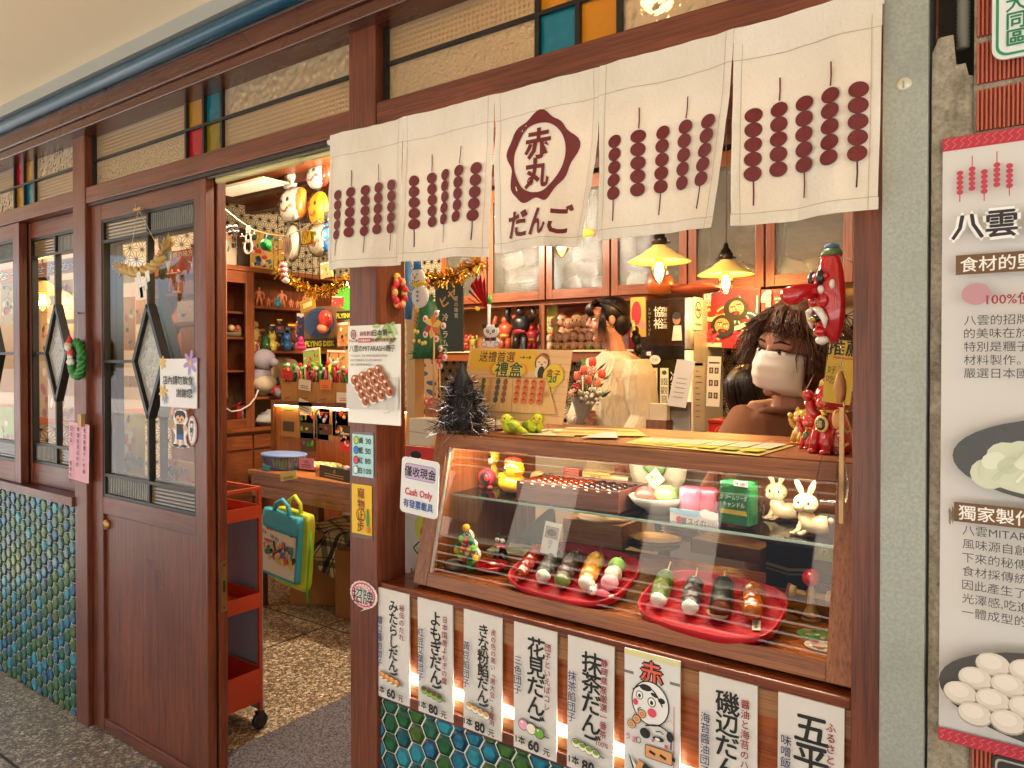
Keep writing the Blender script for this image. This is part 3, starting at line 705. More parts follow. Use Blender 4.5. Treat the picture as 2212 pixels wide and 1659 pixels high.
for i in range(5):
 fn,w=cloth(i);b=MB().mat(LIN);nu,nv=26,40;g=.0015
 vs_=[fn(g*(k/nu<.5)+(w-2*g*0)*k/nu if k not in (0,nu) else (g if k==0 else w-g),HN*j/nv) for k in range(nu+1) for j in range(nv+1)]
 fs_=[(k*(nv+1)+j,k*(nv+1)+j+1,(k+1)*(nv+1)+j+1,(k+1)*(nv+1)+j) for k in range(nu) for j in range(nv)]
 b.add(vs_,fs_,True);cl=b.build('curtain_panel',nor,solid=.0012);ORG[cl.name]=ORG[nor.name]
 # stitched hems
 hm=Print(fn=fn,z=.0012);hc=LIN
 for a in (0.0,w-.014):hm.put([(a+(.013 if q else .001),HN*k/30) for k in range(31) for q in (0,1)],[(2*k,2*k+1,2*k+3,2*k+2) for k in range(30)],hc)
 hm.put([(w*k/24,HN-(.02 if q else .0)) for k in range(25) for q in (0,1)],[(2*k,2*k+1,2*k+3,2*k+2) for k in range(24)],hc)
 hm.put([(w*k/24,.062 if q else .0) for k in range(25) for q in (0,1)],[(2*k,2*k+1,2*k+3,2*k+2) for k in range(24)],hc)
 sc2=mat('#b9a887',.9)
 for yy in (.0635,HN-.0215):hm.put([(w*k/24,yy+(.0008 if q else -.0004)) for k in range(25) for q in (0,1)],[(2*k,2*k+1,2*k+3,2*k+2) for k in range(24)],sc2)
 for a in (.0150,w-.0158):hm.put([(a+(.0009 if q else 0),HN*k/30) for k in range(31) for q in (0,1)],[(2*k,2*k+1,2*k+3,2*k+2) for k in range(30)],sc2)
 hm.build('hem',cl)
 pr=Print(fn=fn,z=.0024);sx_=w/.29
 if i != 2:
  zz=[.62,.50,.585,.455,.52] if i<3 else [.62,.50,.585,.455,.52]
  xs_=[.15,.33,.51,.69,.87];tops=[.40,.36,.36,.30,.27] if i<3 else [.40,.37,.345,.315,.27]
  for j in range(5):
   cx=xs_[j]*w;rr=.0142;pit=.0272;y0=(.42,.415,.415,.41,.41)[j]*HN
   if j in (1,3):pr.line([(cx,y0-.002),(cx+.001,y0-.02),(cx,y0-.045)],.0028,DRED if i>2 else '#2c2622')
   if j in (0,2,4):pr.line([(cx,y0+5*pit-.004),(cx+.001,y0+5*pit+.02),(cx,y0+5*pit+.045)],.0028,DRED if i>2 and j != 4 else '#2c2622')
   for k in range(5):pr.ell(cx,y0+rr+k*pit,.0156,.0139,'#3d1413',22);pr.ell(cx,y0+rr+k*pit,.0148,.0131,DRED,22)
 else:
  cx,cyc=.47*w,.46*HN;n=64;o,q=[],[]
  for k in range(n):
   t=2*pi*k/n;rr=.094+.006*sin(5*t+.6)+.004*sin(9*t)+.004*cos(3*t)
   o.append((cx+rr*cos(t),cyc-rr*1.06*sin(t)));q.append((cx+.073*cos(t),cyc-.078*sin(t)))
  pr.put(o+q,[(k,(k+1) % n,n+(k+1) % n,n+k) for k in range(n)],DRED)
  pr.line([(cx-.05,cyc-.068),(cx-.035,cyc-.078),(cx-.02,cyc-.083)],.003,'#ece2cf');pr.line([(cx-.07,cyc+.05),(cx-.062,cyc+.066)],.003,'#ece2cf')
  def glyphs(st,x,y,h,kx=1):
   for ch in st:
    vv,ff,gx0_,gx1_,gy0_,gy1_=glyph(ch,.03)
    pr.put([(x+(a-.5)*h*kx,y-(c_-.38)*h) for a,c_ in vv],ff,DRED);x += h*.98*kx
  glyphs('赤',cx,cyc-.032,.072);glyphs('丸',cx,cyc+.034,.07)
  pr.ring(cx-.018,cyc+.052,.009,.010,.0035,DRED)
  glyphs('だんご',cx-.058,cyc+.142,.068)
 pr.build('skewer_print' if i != 2 else 'shop_crest',cl)
b=MB().mat(mat('#e8e4da',.4)).tube([(nx_[0]-.022,YN+.0125,ZN1-.012),(nx_[5]+.0,YN+.0125,ZN1-.012)],.0085,14);b.build('curtain_rod',nor)
# ------------------------------------------------------------ inside: walls, pattern paper, ceiling
XW,YBW,XRW,ZC=-5.25,4.3,.3,2.75
PLA=mat('#b9a688',.85,bump=.2,bscale=40)
WPAP=mat('#cdb891',.8,name='wallpaper');WLINE=mat('#3a2f22',.8,name='wallpaper_line')
def asanoha(mb,fn,w,h,a,lw_=.0022):
 "hemp-leaf star pattern of thin lines on a w x h area"
 hh=a*.8660254
 def seg(p,q):
  if min(p[0],q[0])<0 or max(p[0],q[0])>w or min(p[1],q[1])<0 or max(p[1],q[1])>h:return
  d=Vector((q[0]-p[0],q[1]-p[1]));n=Vector((-d.y,d.x)).normalized()*lw_/2
  mb.add([fn(p[0]+n.x,p[1]+n.y),fn(p[0]-n.x,p[1]-n.y),fn(q[0]-n.x,q[1]-n.y),fn(q[0]+n.x,q[1]+n.y)],[(0,1,2,3)],False)
 for r_ in range(int(h/hh)+2):
  for c_ in range(-1,int(w/a)+2):
   x=c_*a+(a/2 if r_ % 2 else 0);y=r_*hh
   A,B_,C_,D_=(x,y),(x+a,y),(x+a/2,y+hh),(x+1.5*a,y+hh)
   seg(A,B_);seg(A,C_);seg(B_,C_)
   for T in ((A,B_,C_),(B_,C_,D_)):
    g=(sum(p[0] for p in T)/3,sum(p[1] for p in T)/3)
    for p in T:seg(p,g)
   if 0<x<w and 0<y<h:
    k=6;P=[fn(x+lw_*2.2*cos(2*pi*j/k),y+lw_*2.2*sin(2*pi*j/k)) for j in range(k)];mb.add(P,[tuple(range(k))],False)
lwall=thing('side_wall','left inner wall papered with a hemp-leaf star pattern','wall',(XW,2.9,0))
MB().mat(PLA).box((XW-.1,1.5,0),(XW,YBW,ZC)).build('wall_body',lwall)
b=MB().mat(WPAP).box((XW,1.52,.25),(XW+.003,3.0,1.10)).box((XW,2.4,2.15),(XW+.003,YBW,ZC));b.build('wallpaper',lwall)
b=MB().mat(WLINE);asanoha(b,lambda x,y:(XW+.004,1.52+x,.25+y),1.45,.85,.085,.004);asanoha(b,lambda x,y:(XW+.004,2.4+x,2.15+y),1.9,.6,.085,.005);b.build('star_pattern',lwall)
MB().mat(mat('#c8662a',.6)).box((XW,1.52,1.10),(XW+.03,3.0,1.16)).build('orange_rail',lwall)
bwall=thing('rear_wall','rear inner wall with dark star-patterned paper behind the shelves','wall',(-2.5,YBW,0))
MB().mat(PLA).box((XW,YBW,0),(XRW,YBW+.1,ZC)).build('wall_body',bwall)
b=MB().mat(WPAP).box((XW+.01,YBW-.003,1.1),(-3.0,YBW,2.5)).box((-1.75,YBW-.003,.9),(-.6,YBW,1.80)).box((-3.0,YBW-.003,.9),(-1.76,YBW,1.5));b.build('wallpaper',bwall)
b=MB().mat(WLINE);asanoha(b,lambda x,y:(XW+.02+x,YBW-.004,1.1+y),2.2,1.4,.075,.005);asanoha(b,lambda x,y:(-1.75+x,YBW-.004,.9+y),1.15,.9,.075,.005);asanoha(b,lambda x,y:(-3.0+x,YBW-.004,.9+y),1.2,.6,.075,.005);b.build('star_pattern',bwall)
rw=MB().mat(PLA).box((XRW,1.6,0),(XRW+.1,YBW,ZC)).build('inner_wall',None,'plain plaster wall at the right end inside the shop','wall')
b=MB().mat(iw('X')).box((XW,1.53,ZC),(XRW,YBW,ZC+.08))
for k in range(6):b.mat(wood('beamwood','#3d1f10','#5d3219','X',.4)).box((XW,1.9+k*.42,ZC-.06),(XRW,1.97+k*.42,ZC))
b.build('shop_ceiling',kind='structure')

# ------------------------------------------------------------ lamps
SHD=mat('#f2d27a',.45,name='lamp_shade_enamel',sub=0)
def bulb_mat():return mat((1,.62,.22),.4,emit=26,name='filament_glow')
def pendant(name,label,px,py,Y,power,cord_top=ZC-.01,d=.27):
 p=at(px,py,Y=Y);t=thing(name,label,'lamp',p,'pendant lamps over the counter')
 z=p.z;r=d/2
 b=MB().mat(SHD).lathe([(.028,.105),(.032,.098),(.05,.088),(r*.55,.068),(r,.036),(r+.002,.033),(r,.031),(r*.55,.063),(.045,.08)],p,28);b.build('lamp_shade',t)
 b=MB().mat(mat('#2b2119',.35,.6)).lathe([(.0,.19),(.01,.185),(.014,.16),(.024,.155),(.026,.14),(.034,.135),(.036,.118),(.028,.106),(.028,.10),(.018,.075),(.018,.055)],p,18).tube([(p.x-.05,p.y,z+.113),(p.x+.05,p.y,z+.113)],.004);b.build('lamp_holder',t)
 MB().mat(mat('#5d3c22',.8)).tube([(p.x,p.y,z+.185),(p.x,p.y,cord_top)],.0035,6).build('cord',t)
 bl=MB().mat(glass('bulb_glass','#ffd890',ior=1.3)).lathe([(.016,.06),(.018,.045),(.03,.022),(.037,0),(.036,-.018),(.026,-.042),(.012,-.058),(0,-.066)],p,20).build('bulb',t);ORG[bl.name]=ORG[t.name]
 b=MB().mat(bulb_mat())
 for k in range(6):a=k*pi/3;b.tube([(p.x+.010*cos(a),p.y+.010*sin(a),z+.03),(p.x+.014*cos(a+.4),p.y+.014*sin(a+.4),z-.03)],.0028,5)
 b.build('filament',bl)
 l=bpy.data.lights.new('lamp_light','POINT');l.energy=power;l.color=(1,.81,.56);l.shadow_soft_size=.03
 lo=bpy.data.objects.new('lamp_light',l);COL.objects.link(lo);lo.parent=t;lo.location=(0,0,-.005)
 return t
pendant('pendant_lamp','lit pendant lamp with wide enamel shade hanging above the dark-haired woman',1424,582,3.0,3.6)
pendant('pendant_lamp','lit pendant lamp hanging in front of the red warrior pictures',1568,608,3.55,5)
pendant('pendant_lamp','lit pendant lamp half hidden behind the curtain panel with the crest',1213,522,2.55,1.6)
pendant('pendant_lamp','lit pendant lamp seen through the left sash window',92,648,1.8,2,d=.3)
def add_fill_lamp(label,x,y,power):  # fill lamp added out of view to brighten the shop interior
 t=thing('fill_lamp',label,'lamp',(x,y,ZC-.06))
 MB().mat(mat('#3a2a1c',.4,.4)).lathe([(.05,0),(.05,-.09),(.056,-.1),(.046,-.1),(.044,-.03),(0,-.03)],(x,y,ZC-.06),18).build('can',t)
 MB().mat(mat((1,.8,.5),.4,emit=8,name='fill_lamp_glow')).lathe([(.036,-.085),(0,-.087)],(x,y,ZC-.06),14).build('bulb',t)
 l=bpy.data.lights.new('lamp_light','POINT');l.energy=power;l.color=(1,.84,.63);l.shadow_soft_size=.05
 lo=bpy.data.objects.new('lamp_light',l);COL.objects.link(lo);lo.parent=t;lo.location=(0,0,-.16)
add_fill_lamp('ceiling can lamp over the sales table behind the curtain',-3.15,2.95,40)  # added to light the table and floor inside the doorway
add_fill_lamp('ceiling can lamp above the display case behind the curtain',-0.9,1.95,13)  # added light for the case top and the masked woman
add_fill_lamp('ceiling can lamp near the rear cabinets behind the curtain',-2.2,2.6,3.5)  # weak fill added in front of the rear cabinets
add_fill_lamp('ceiling can lamp above the toy cabinet behind the lintel',-3.95,2.5,7)  # added to brighten the toy cabinet front, hidden by the lintel
p=at(533,405,Z=ZC-.07)
t=thing('ceiling_panel','long pale ceiling light panel just inside the doorway','lamp',(p.x,p.y,ZC-.06))
MB().mat(mat('#a89a80',.5)).box((p.x-.32,p.y-.1,ZC-.075),(p.x+.32,p.y+.1,ZC-.061)).build('frame',t)
b=MB().mat(mat((1,.85,.62),.5,emit=.04,name='panel_glow'))  # weak glow added to the panel, which is not lit itself
for k in range(4):b.box((p.x-.29,p.y-.088+k*.045,ZC-.08),(p.x+.29,p.y-.05+k*.045,ZC-.0755))
b.build('diffuser',t)

# ------------------------------------------------------------ left cabinet (faces right)
XC=-4.85
def YX(px):return at(px,800,X=XC).y
def ZX(py,px=560):return at(px,py,X=XC).z
cab=thing('tall_cabinet','tall brown wooden cabinet with glass door and open toy shelves','cabinet',(XC-.2,3.5,0))
y0,ym,y1=2.95,YX(547),4.26
zl,zt_=1.0,2.17
xb=XW+.01
b=MB().mat(iw('Z')).box((xb,y0,0),(XC-.02,y1,zl-.03)).mat(iw('Y')).box((xb,y0,zl-.029),(XC+.03,y1,zl))
b.box((xb,y0,zt_),(XC+.015,y1,zt_+.035)).mat(iw('Z')).box((xb,y0,zl),(xb+.02,y1,zt_)).box((xb+.02,y0,zl),(XC,y0+.02,zt_)).box((xb+.02,ym-.012,zl),(XC,ym+.012,zt_)).box((xb+.02,y1-.02,zl),(XC,y1,zt_))
b.build('carcass',cab,bevel=.002)
b=MB().mat(iw('Y'))
zs=[ZX(660),ZX(757),ZX(857)]
for z in zs:b.box((xb+.02,ym+.013,z-.02),(XC-.004,y1-.021,z))
b.build('open_shelf',cab)
b=MB().mat(iw('Y'))
for py in (672,728,800):z=ZX(py,515);b.box((xb+.02,y0+.021,z-.015),(XC-.05,ym-.013,z))
b.build('inner_shelf',cab)
f=MB().mat(iw('Z')).box((XC-.022,y0,zl),(XC+.001,y0+.06,zt_)).box((XC-.022,ym-.06,zl),(XC+.001,ym-.013,zt_)).mat(iw('Y')).box((XC-.021,y0+.06,zl),(XC,ym-.06,zl+.07)).box((XC-.021,y0+.06,zt_-.09),(XC,ym-.06,zt_))
fr=f.build('glass_door',cab,bevel=.002);ORG[fr.name]=ORG[cab.name]
MB().mat(glass()).add([(XC-.012,y0+.06,zl+.07),(XC-.012,ym-.06,zl+.07),(XC-.012,ym-.06,zt_-.09),(XC-.012,y0+.06,zt_-.09)],[(0,1,2,3)],False).build('glass',fr)
for a,c,z0,z1 in ((y0+.02,YX(545),.84,.945),(YX(549),YX(640),.84,.945),(y0+.02,YX(545),.1,.82),(YX(549),YX(640),.1,.82)):
 d=MB().mat(iw('Y')).box((XC-.02,a,z0),(XC-.002,c,z1)).build('drawer' if z0>.5 else 'cupboard_door',cab,bevel=.003);ORG[d.name]=ORG[cab.name]
 if z0>.5 and a>3.2:MB().mat(mat('#b79a5c',.25,.9)).ball((XC+.008,(a+c)/2+.03,.9),(.016,.05,.014),12).build('cup_handle',d)
 if z0<.5:MB().mat(mat('#2c2219',.4,.6)).tube([(XC+.006,c-.03,.66),(XC+.01,c-.03,.56)],.007,8).build('handle',d)
# ------------------------------------------------------------ sales table with lit partition
TZ=.84;ty0=2.7;tx0,tx1=at(535,1018,Y=ty0).x,-2.55
tab=thing('sales_table','wooden sales table with deep apron carrying baskets of sweets','table',((tx0+tx1)/2,2.9,0))
OW=wood('tablewood','#8a4a1e','#b87538','X',.35)
MB().mat(OW).box((tx0,ty0,TZ-.03),(tx1,3.25,TZ)).build('tabletop',tab,bevel=.003)
b=MB().mat(OW).box((tx0+.02,ty0+.015,TZ-.16),(tx1,ty0+.04,TZ-.031)).box((tx0+.02,ty0+.008,TZ-.12),(tx1,ty0+.0145,TZ-.09));b.build('apron',tab,bevel=.002)
for x in (tx0+.02,tx1-.05):
 for y in (ty0+.041,3.18):MB().mat(wood('tableleg','#6a3613','#8f5426','Z',.35)).box((x,y,0),(x+.05,y+.05,TZ-.031)).build('leg',tab)
part_=thing('display_partition','orange-lit wooden partition with packets hung on it behind the sales table','partition',(-3.7,3.12,TZ))
px0=at(592,900,Y=3.1).x;zt2=at(640,866,Y=3.1).z
b=MB().mat(wood('partwood','#a85a22','#cf8240','Z',.35)).box((px0+.02,3.1,TZ+.002),(-2.6,3.12,zt2-.03));b.build('board',part_)
b=MB().mat(wood('tableleg','#6a3613','#8f5426','Z',.35)).box((px0-.01,3.08,TZ+.002),(px0+.02,3.3,zt2)).box((px0+.02,3.07,zt2-.03),(-2.6,3.3,zt2));b.build('frame',part_,bevel=.002)
MB().mat(mat((1,.62,.25),.5,emit=16,name='shelf_led')).box((px0+.04,3.075,zt2-.036),(-2.65,3.083,zt2-.031)).build('light_strip',part_)
# ------------------------------------------------------------ rear wall: upper glazed cabinets, doll shelf, fridge
YU=3.95;zu0=at(1300,640,Y=YU).z;zu1=2.62
up=thing('wall_cabinet','row of wooden wall cabinets with grid-glass doors full of wrapped packets','cabinet',(-1.9,YU,zu0))
xs_=[at(x,580,Y=YU).x for x in (952,1052,1178,1318,1485,1652,1845)]
b=MB().mat(iw('X')).box((xs_[0],YU+.03,zu0),(xs_[-1],YBW-.01,zu0+.03)).box((xs_[0],YBW-.03,zu0+.031),(xs_[-1],YBW-.01,zu1)).box((xs_[0],YU+.03,zu1),(xs_[-1],YBW-.01,zu1+.03))
for x in xs_:b.mat(iw('Z')).box((x-.012,YU+.03,zu0+.031),(x+.012,YBW-.031,zu1))
b.build('carcass',up)
CGL=figured_glass('cabinet_glass','grid','#e8e0c4',90,.86,'#fff6e0')
for i in range(6):
 a,c=xs_[i]+.006,xs_[i+1]-.006
 f=MB().mat(iw('Z')).box((a,YU,zu0),(a+.045,YU+.028,zu1)).box((c-.045,YU,zu0),(c,YU+.028,zu1)).mat(iw('X')).box((a+.045,YU+.001,zu0),(c-.045,YU+.027,zu0+.06)).box((a+.045,YU+.001,zu1-.06),(c-.045,YU+.027,zu1))
 d=f.build('cabinet_door',up,bevel=.002);ORG[d.name]=ORG[up.name]
 MB().mat(CGL).box((a+.045,YU+.012,zu0+.06),(c-.045,YU+.016,zu1-.06)).build('door_pane',d)
# packets stored inside the cabinets
for i,n,cols in ((1,7,('#f0ece2',)),(2,6,('#efe6d2',)),(3,3,('#efe6d2',)),(4,3,('#b9a880','#7f9a55')),(5,3,('#cfc7ab','#c2b48c')),(0,4,('#e8dfbe',))):
 a,c=xs_[i]+.07,xs_[i+1]-.07;names=('outermost left','second','third','fourth','fifth','sixth','seventh')
 where=('first','second','third','fourth','fifth','last')[i]
 for k in range(n):
  x=a+(c-a)*((k % 3)+.5)/min(3,n);z=zu0+.085+(k // 3)*.10+.01*(k % 2);rz=rnd.uniform(-.5,.5)
  def crump(p,s=k*3+i):q=1+.25*noise.noise(p*2.3+Vector((s,0,0)));e=max(abs(p.x),abs(p.z),1e-3);k_=(math.hypot(p.x,p.z)/e)**.75;return (p.x*q*k_*1.05,p.y*.8*(1-.5*min(1,math.hypot(p.x,p.z))**6)*q,p.z*q*k_*1.05)
  MB().mat(mat(cols[k % len(cols)],.55)).ball((x,YU+.13+.03*(k % 2),z),(.075,.06,.052),12,crump,Matrix.Rotation(rz,3,'Y')).build('wrapped_packet',None,f'{names[k]} pale wrapped packet in the {where} wall cabinet from the left','packet','packets stored in the wall cabinets')
ds=thing('doll_shelf','glazed wooden shelf of dolls under the wall cabinets','shelf',(-2.2,4.05,1.5))
za=at(1150,757,Y=4.0).z;dx0,dx1=at(905,700,Y=4.0).x,at(1400,700,Y=4.0).x
b=MB().mat(iw('X')).box((dx0,3.98,za-.07),(dx1,YBW-.01,za-.012)).mat(mat('#cfb98a',.4)).box((dx0,3.965,za-.0115),(dx1,YBW-.01,za)).mat(iw('X')).box((dx0,3.99,zu0-.03),(dx1,YBW-.01,zu0-.002))
for px in (985,1172):x=at(px,700,Y=4).x;b.mat(iw('Z')).box((x-.02,3.99,za+.001),(x+.02,4.02,zu0-.031))
b.build('shelf_frame',ds)
b=MB().mat(mat('#b8372f',.5)).box((at(1172,700,Y=4.2).x,YBW-.012,za),(dx1,YBW-.008,zu0-.03)).mat(mat('#a06a3a',.6)).box((dx0,YBW-.012,za),(at(1172,700,Y=4.2).x-.002,YBW-.008,zu0-.03));b.build('backing',ds)
b=MB().mat(glass())
for a,c in ((990,1078),(1078,1168),(1180,1385)):xa,xb_=at(a,700,Y=3.985).x,at(c,700,Y=3.985).x;b.add([(xa,3.985,za+.002),(xb_,3.985,za+.002),(xb_,3.985,zu0-.032),(xa,3.985,zu0-.032)],[(0,1,2,3)],False)
b.build('sliding_pane',ds)
# fridge
YR=3.65
fx0,fx1=at(1378,800,Y=YR).x,at(1496,800,Y=YR).x;fz=at(1440,646,Y=YR).z
fg=thing('fridge','white upright fridge with dark glass door and small red display','fridge',((fx0+fx1)/2,YR+.25,0))
MB().mat(mat('#b9b6ae',.35)).box((fx0,YR+.04,.02),(fx1,YR+.45,fz)).build('body',fg,bevel=.006)
zz1,zz2=at(1440,748,Y=YR).z,at(1440,776,Y=YR).z
d=MB().mat(mat('#2f2114',.15,coat=.6)).box((fx0,YR,zz1),(fx1-.05,YR+.039,fz)).mat(mat('#17130f',.2)).box((fx0,YR+.002,zz2),(fx1-.05,YR+.039,zz1-.002)).mat(mat('#20200f',.1,coat=.7)).box((fx0,YR,.1),(fx1-.05,YR+.039,zz2-.002)).build('door',fg);ORG[d.name]=ORG[fg.name]
b=MB().mat(mat('#d9d5cb',.3));xe=fx1-.025
b.tube([(xe,YR+.02,.1),(xe,YR+.02,at(1480,757,Y=YR).z)],.026,14).tube([(xe,YR+.02,at(1480,754,Y=YR).z),(xe,YR+.02,fz)],.026,14);b.build('handle_rail',d)
pr=Print(face((0,YR-.0005,0)));X_=lambda px,py=700:at(px,py,Y=YR).x;Z_=lambda py,px=1440:at(px,py,Y=YR).z
pr.rect(X_(1393),Z_(770),X_(1411),Z_(757),'#3a1512');pr.text('02',X_(1402),Z_(763),.025,mat((1,.12,.08),emit=4,name='red_digits'))
pr.vtext('協裕',X_(1423),Z_(660),.062,'#e4dcc8',.06,.02);pr.vtext('製茶工廠',X_(1437),Z_(662),.03,'#d8cdb5',.028);pr.vtext('SHYEYUE',X_(1405),Z_(662),.022,'#9b8d74',.02)
pr.ell(X_(1462),Z_(690),.022,.03,'#8d6a4c');pr.ell(X_(1462),Z_(683),.024,.02,'#241a14');pr.poly([(X_(1452),Z_(736)),(X_(1474),Z_(736)),(X_(1472),Z_(704)),(X_(1456),Z_(704))],'#cfc7bb')
for k,(px,st) in enumerate(((1412,'玄米茶'),(1436,'鐵觀音烏龍茶'))):
 pr.rect(X_(px-9),Z_(930),X_(px+9),Z_(795),'#d9d3b4');pr.ell(X_(px),Z_(805),.014,.012,'#3b4a2c');pr.vtext(st,X_(px),Z_(815),.046,'#252218',.044)
pr.vtext('冷泡茶',X_(1459),Z_(800),.06,'#d9d3b4',.056)
pr.ell(X_(1416),Z_(777),.032,.025,'#e9e3d2');pr.text('冷茶',X_(1416),Z_(777),.016,'#b4372c')
pr.build('door_print',d)
# no smoking sticker and paper on the fridge side (faces right)
def sideM(px,py,X,w=1):p=at(px,py,X=X);return Matrix.Translation(p) @ Matrix.Rotation(pi/2,4,'Z') @ Matrix.Rotation(pi/2,4,'X')
o,pr=panel('no_smoking_sign','small white no-smoking sign on the side of the fridge','sign',sideM(1508,678,fx1+.004),.12,.17,'#dcd8cc',.002)
pr.ring(0,0.02,.045,.045,.009,'#c0281e');pr.rect(-.03,.014,.03,.026,'#2a2622');pr.line([(-.03,.05),(.03,-.01)],.009,'#c0281e');pr.rect(-.04,-.06,.04,-.05,'#8a8478');pr.build('print',o)
o,pr=panel('paper_note','long handwritten paper note taped to the fridge side','paper',sideM(1510,858,fx1+.004),.16,.36,'#d8d3c4',.001)
for k in range(9):pr.line([(-.05,.14-k*.03),(-.05+rnd.uniform(.03,.09),.137-k*.03)],.004,'#77736a')
pr.build('print',o)
o,pr=panel('paper_note','blank grey memo sheet clipped to the fridge side','paper',sideM(1509,755,fx1+.004),.12,.17,'#aeaba2',.001)
# gourd and folded cloth on the fridge top
p=at(1425,646,Y=3.42);MB().mat(mat('#8a4a20',.4)).lathe([(.02,0),(.055,.012),(.072,.05),(.06,.09),(.028,.112),(.024,.125),(.028,.14),(.016,.155),(.008,.18),(0,.185)],(p.x,p.y,fz),20).build('gourd',None,'brown gourd bottle standing on top of the fridge','gourd')
p=at(1490,640,Y=3.42);MB().mat(mat('#8d3d23',.8,bump=.5,bscale=30)).ball((p.x,p.y+.06,fz+.026),(.13,.09,.026),14,lambda p:p*(1+.2*noise.noise(p*3))).build('folded_cloth',None,'crumpled rust-red cloth lying on the fridge beside the gourd','cloth')
# kitchen worktop and grey paper stand between the two women
b=MB().mat(lw('X')).box((at(1440,930,Y=2.75).x,2.72,1.155),(.28,3.2,1.185));wt=thing('worktop','pale wooden worktop behind the masked woman','worktop',(-.6,2.9,0));b.build('top',wt,bevel=.002)
MB().mat(mat('#7f7263',.5)).box((at(1440,930,Y=2.75).x+.02,2.74,0),(.27,3.18,1.154)).build('base',wt)
# floor mat and trolley
b=MB();m,t_,b_=newmat('loop_mat');tc=t_.nodes.new('ShaderNodeTexCoord');n=nodes_noise(t_,140,3,tc.outputs['Object'],.8);t_.links.new(ramp(t_,n.outputs[0],[(.38,'#2c2b30'),(.62,'#85828a')]).outputs[0],b_.inputs['Base Color']);b_.inputs['Roughness'].default_value=.95
bp=t_.nodes.new('ShaderNodeBump');bp.inputs['Distance'].default_value=.008;t_.links.new(n.outputs[0],bp.inputs['Height']);t_.links.new(bp.outputs[0],b_.inputs['Normal'])
pm=at(620,1565,Z=.01)
b.mat(m).box((pm.x,1.50,.001),(-1.52,2.42,.012)).build('door_mat',None,'dark grey loop-pile door mat lying inside the doorway','mat')
XK=at(560,1500,Y=1.82).x
ct=thing('trolley','orange metal three-tier trolley standing just inside the door','trolley',(XK-.2,1.7,0))
OR=mat('#b03c1c',.45);ya,yb_=1.54,at(566,1400,X=XK).y
for y in (ya,yb_-.012):
 for x in (XK-.36,XK-.012):MB().mat(OR).box((x,y,.075),(x+.012,y+.012,.99)).build('upright',ct)
b=MB().mat(OR)
for y in (ya,yb_-.012):b.box((XK-.348,y,.978),(XK-.012,y+.012,.99))
for x in (XK-.36,XK-.012):b.box((x,ya+.012,.978),(x+.012,yb_-.012,.99))
b.build('top_rail',ct)
for z0,z1 in ((.865,.915),(.5,.56),(.115,.25)):
 b=MB().mat(OR);x0,x1,q0,q1=XK-.348,XK+.001,ya+.001,yb_+.001
 b.box((x0,q0,z0),(x1,q1,z0+.004)).box((x0,q0,z0+.004),(x0+.003,q1,z1)).box((x1-.003,q0,z0+.004),(x1,q1,z1)).box((x0+.003,q0,z0+.004),(x1-.003,q0+.003,z1)).box((x0+.003,q1-.003,z0+.004),(x1-.003,q1,z1));b.build('tray',ct)
for y in (ya+.01,yb_-.008):
 for x in (XK-.354,XK-.006):
  b=MB().mat(mat('#17171a',.4)).lathe([(.012,-.009),(.032,-.009),(.034,-.005),(.034,.005),(.032,.009),(.012,.009)],(x,y,.035),18,'X').mat(mat('#2b2b2e',.4)).box((x-.013,y-.014,.05),(x+.013,y+.014,.074));b.build('caster',ct)
o=MB().mat(mat('#8e959c',.6)).box((XK-.30,1.86,.05),(XK-.035,1.865,.86)).build('acrylic_sheet',None,'grey plastic sheet leaning behind the orange trolley','sheet')
# ------------------------------------------------------------ menu boards hung on the counter front
FPX=LENS/36*VW
def mpp(p):return ((Vector(p)-cam.location).dot(Vector((-sin(YAW),cos(YAW),0))))/FPX      # metres per photo pixel at a point
PAPER='#d4cfc8';INK='#191817';DR='#8d1a26';NAVY='#232b5c'
def dango_art(pr,x,y,L,kind):
 "little drawing of a skewer of dango"
 n=3 if kind=='tri' else 4;r=L/(2*n+1.2)*1.18;c,s_=cos(-.16),sin(-.16)
 P=lambda k,dx=0,dy=0:(x+(k*1.75*r+dx)*c-dy*s_,y+(k*1.75*r+dx)*s_+dy*c)
 x0=-(n-1)/2
 pr.line([P(x0),P(x0+n+.2)],.0022,'#3a2a20')
 for k in range(n):pr.ell(*P(x0+k),r*1.1,r*1.06,'#221c18',16)
 for k in range(n):
  col={'tri':('#e3a3b8','#f0e6d0','#6da83a')[k % 3],'soy':'#c9772f','bean':'#83b846','kinako':'#efe5cf','matcha':'#efe5cf'}[kind]
  pr.ell(*P(x0+k),r*.97,r*.93,col,16)
 if kind != 'tri':
  top={'soy':'#e0a05a','bean':'#6b4036','kinako':'#d39a4d','matcha':'#6b9a2c'}[kind]
  for k in range(n):pr.ell(*P(x0+k,0,r*.35),r*.8,r*.5,top,14)
  if kind=='soy':
   for k in range(n):pr.ell(*P(x0+k,-r*.1,-r*.6),r*.5,r*.25,'#f1e4cc',10)
 else:
  for k in range(n):pr.ell(*P(x0+k,-r*.3,r*.4),r*.25,r*.18,'#f6efe6',8)
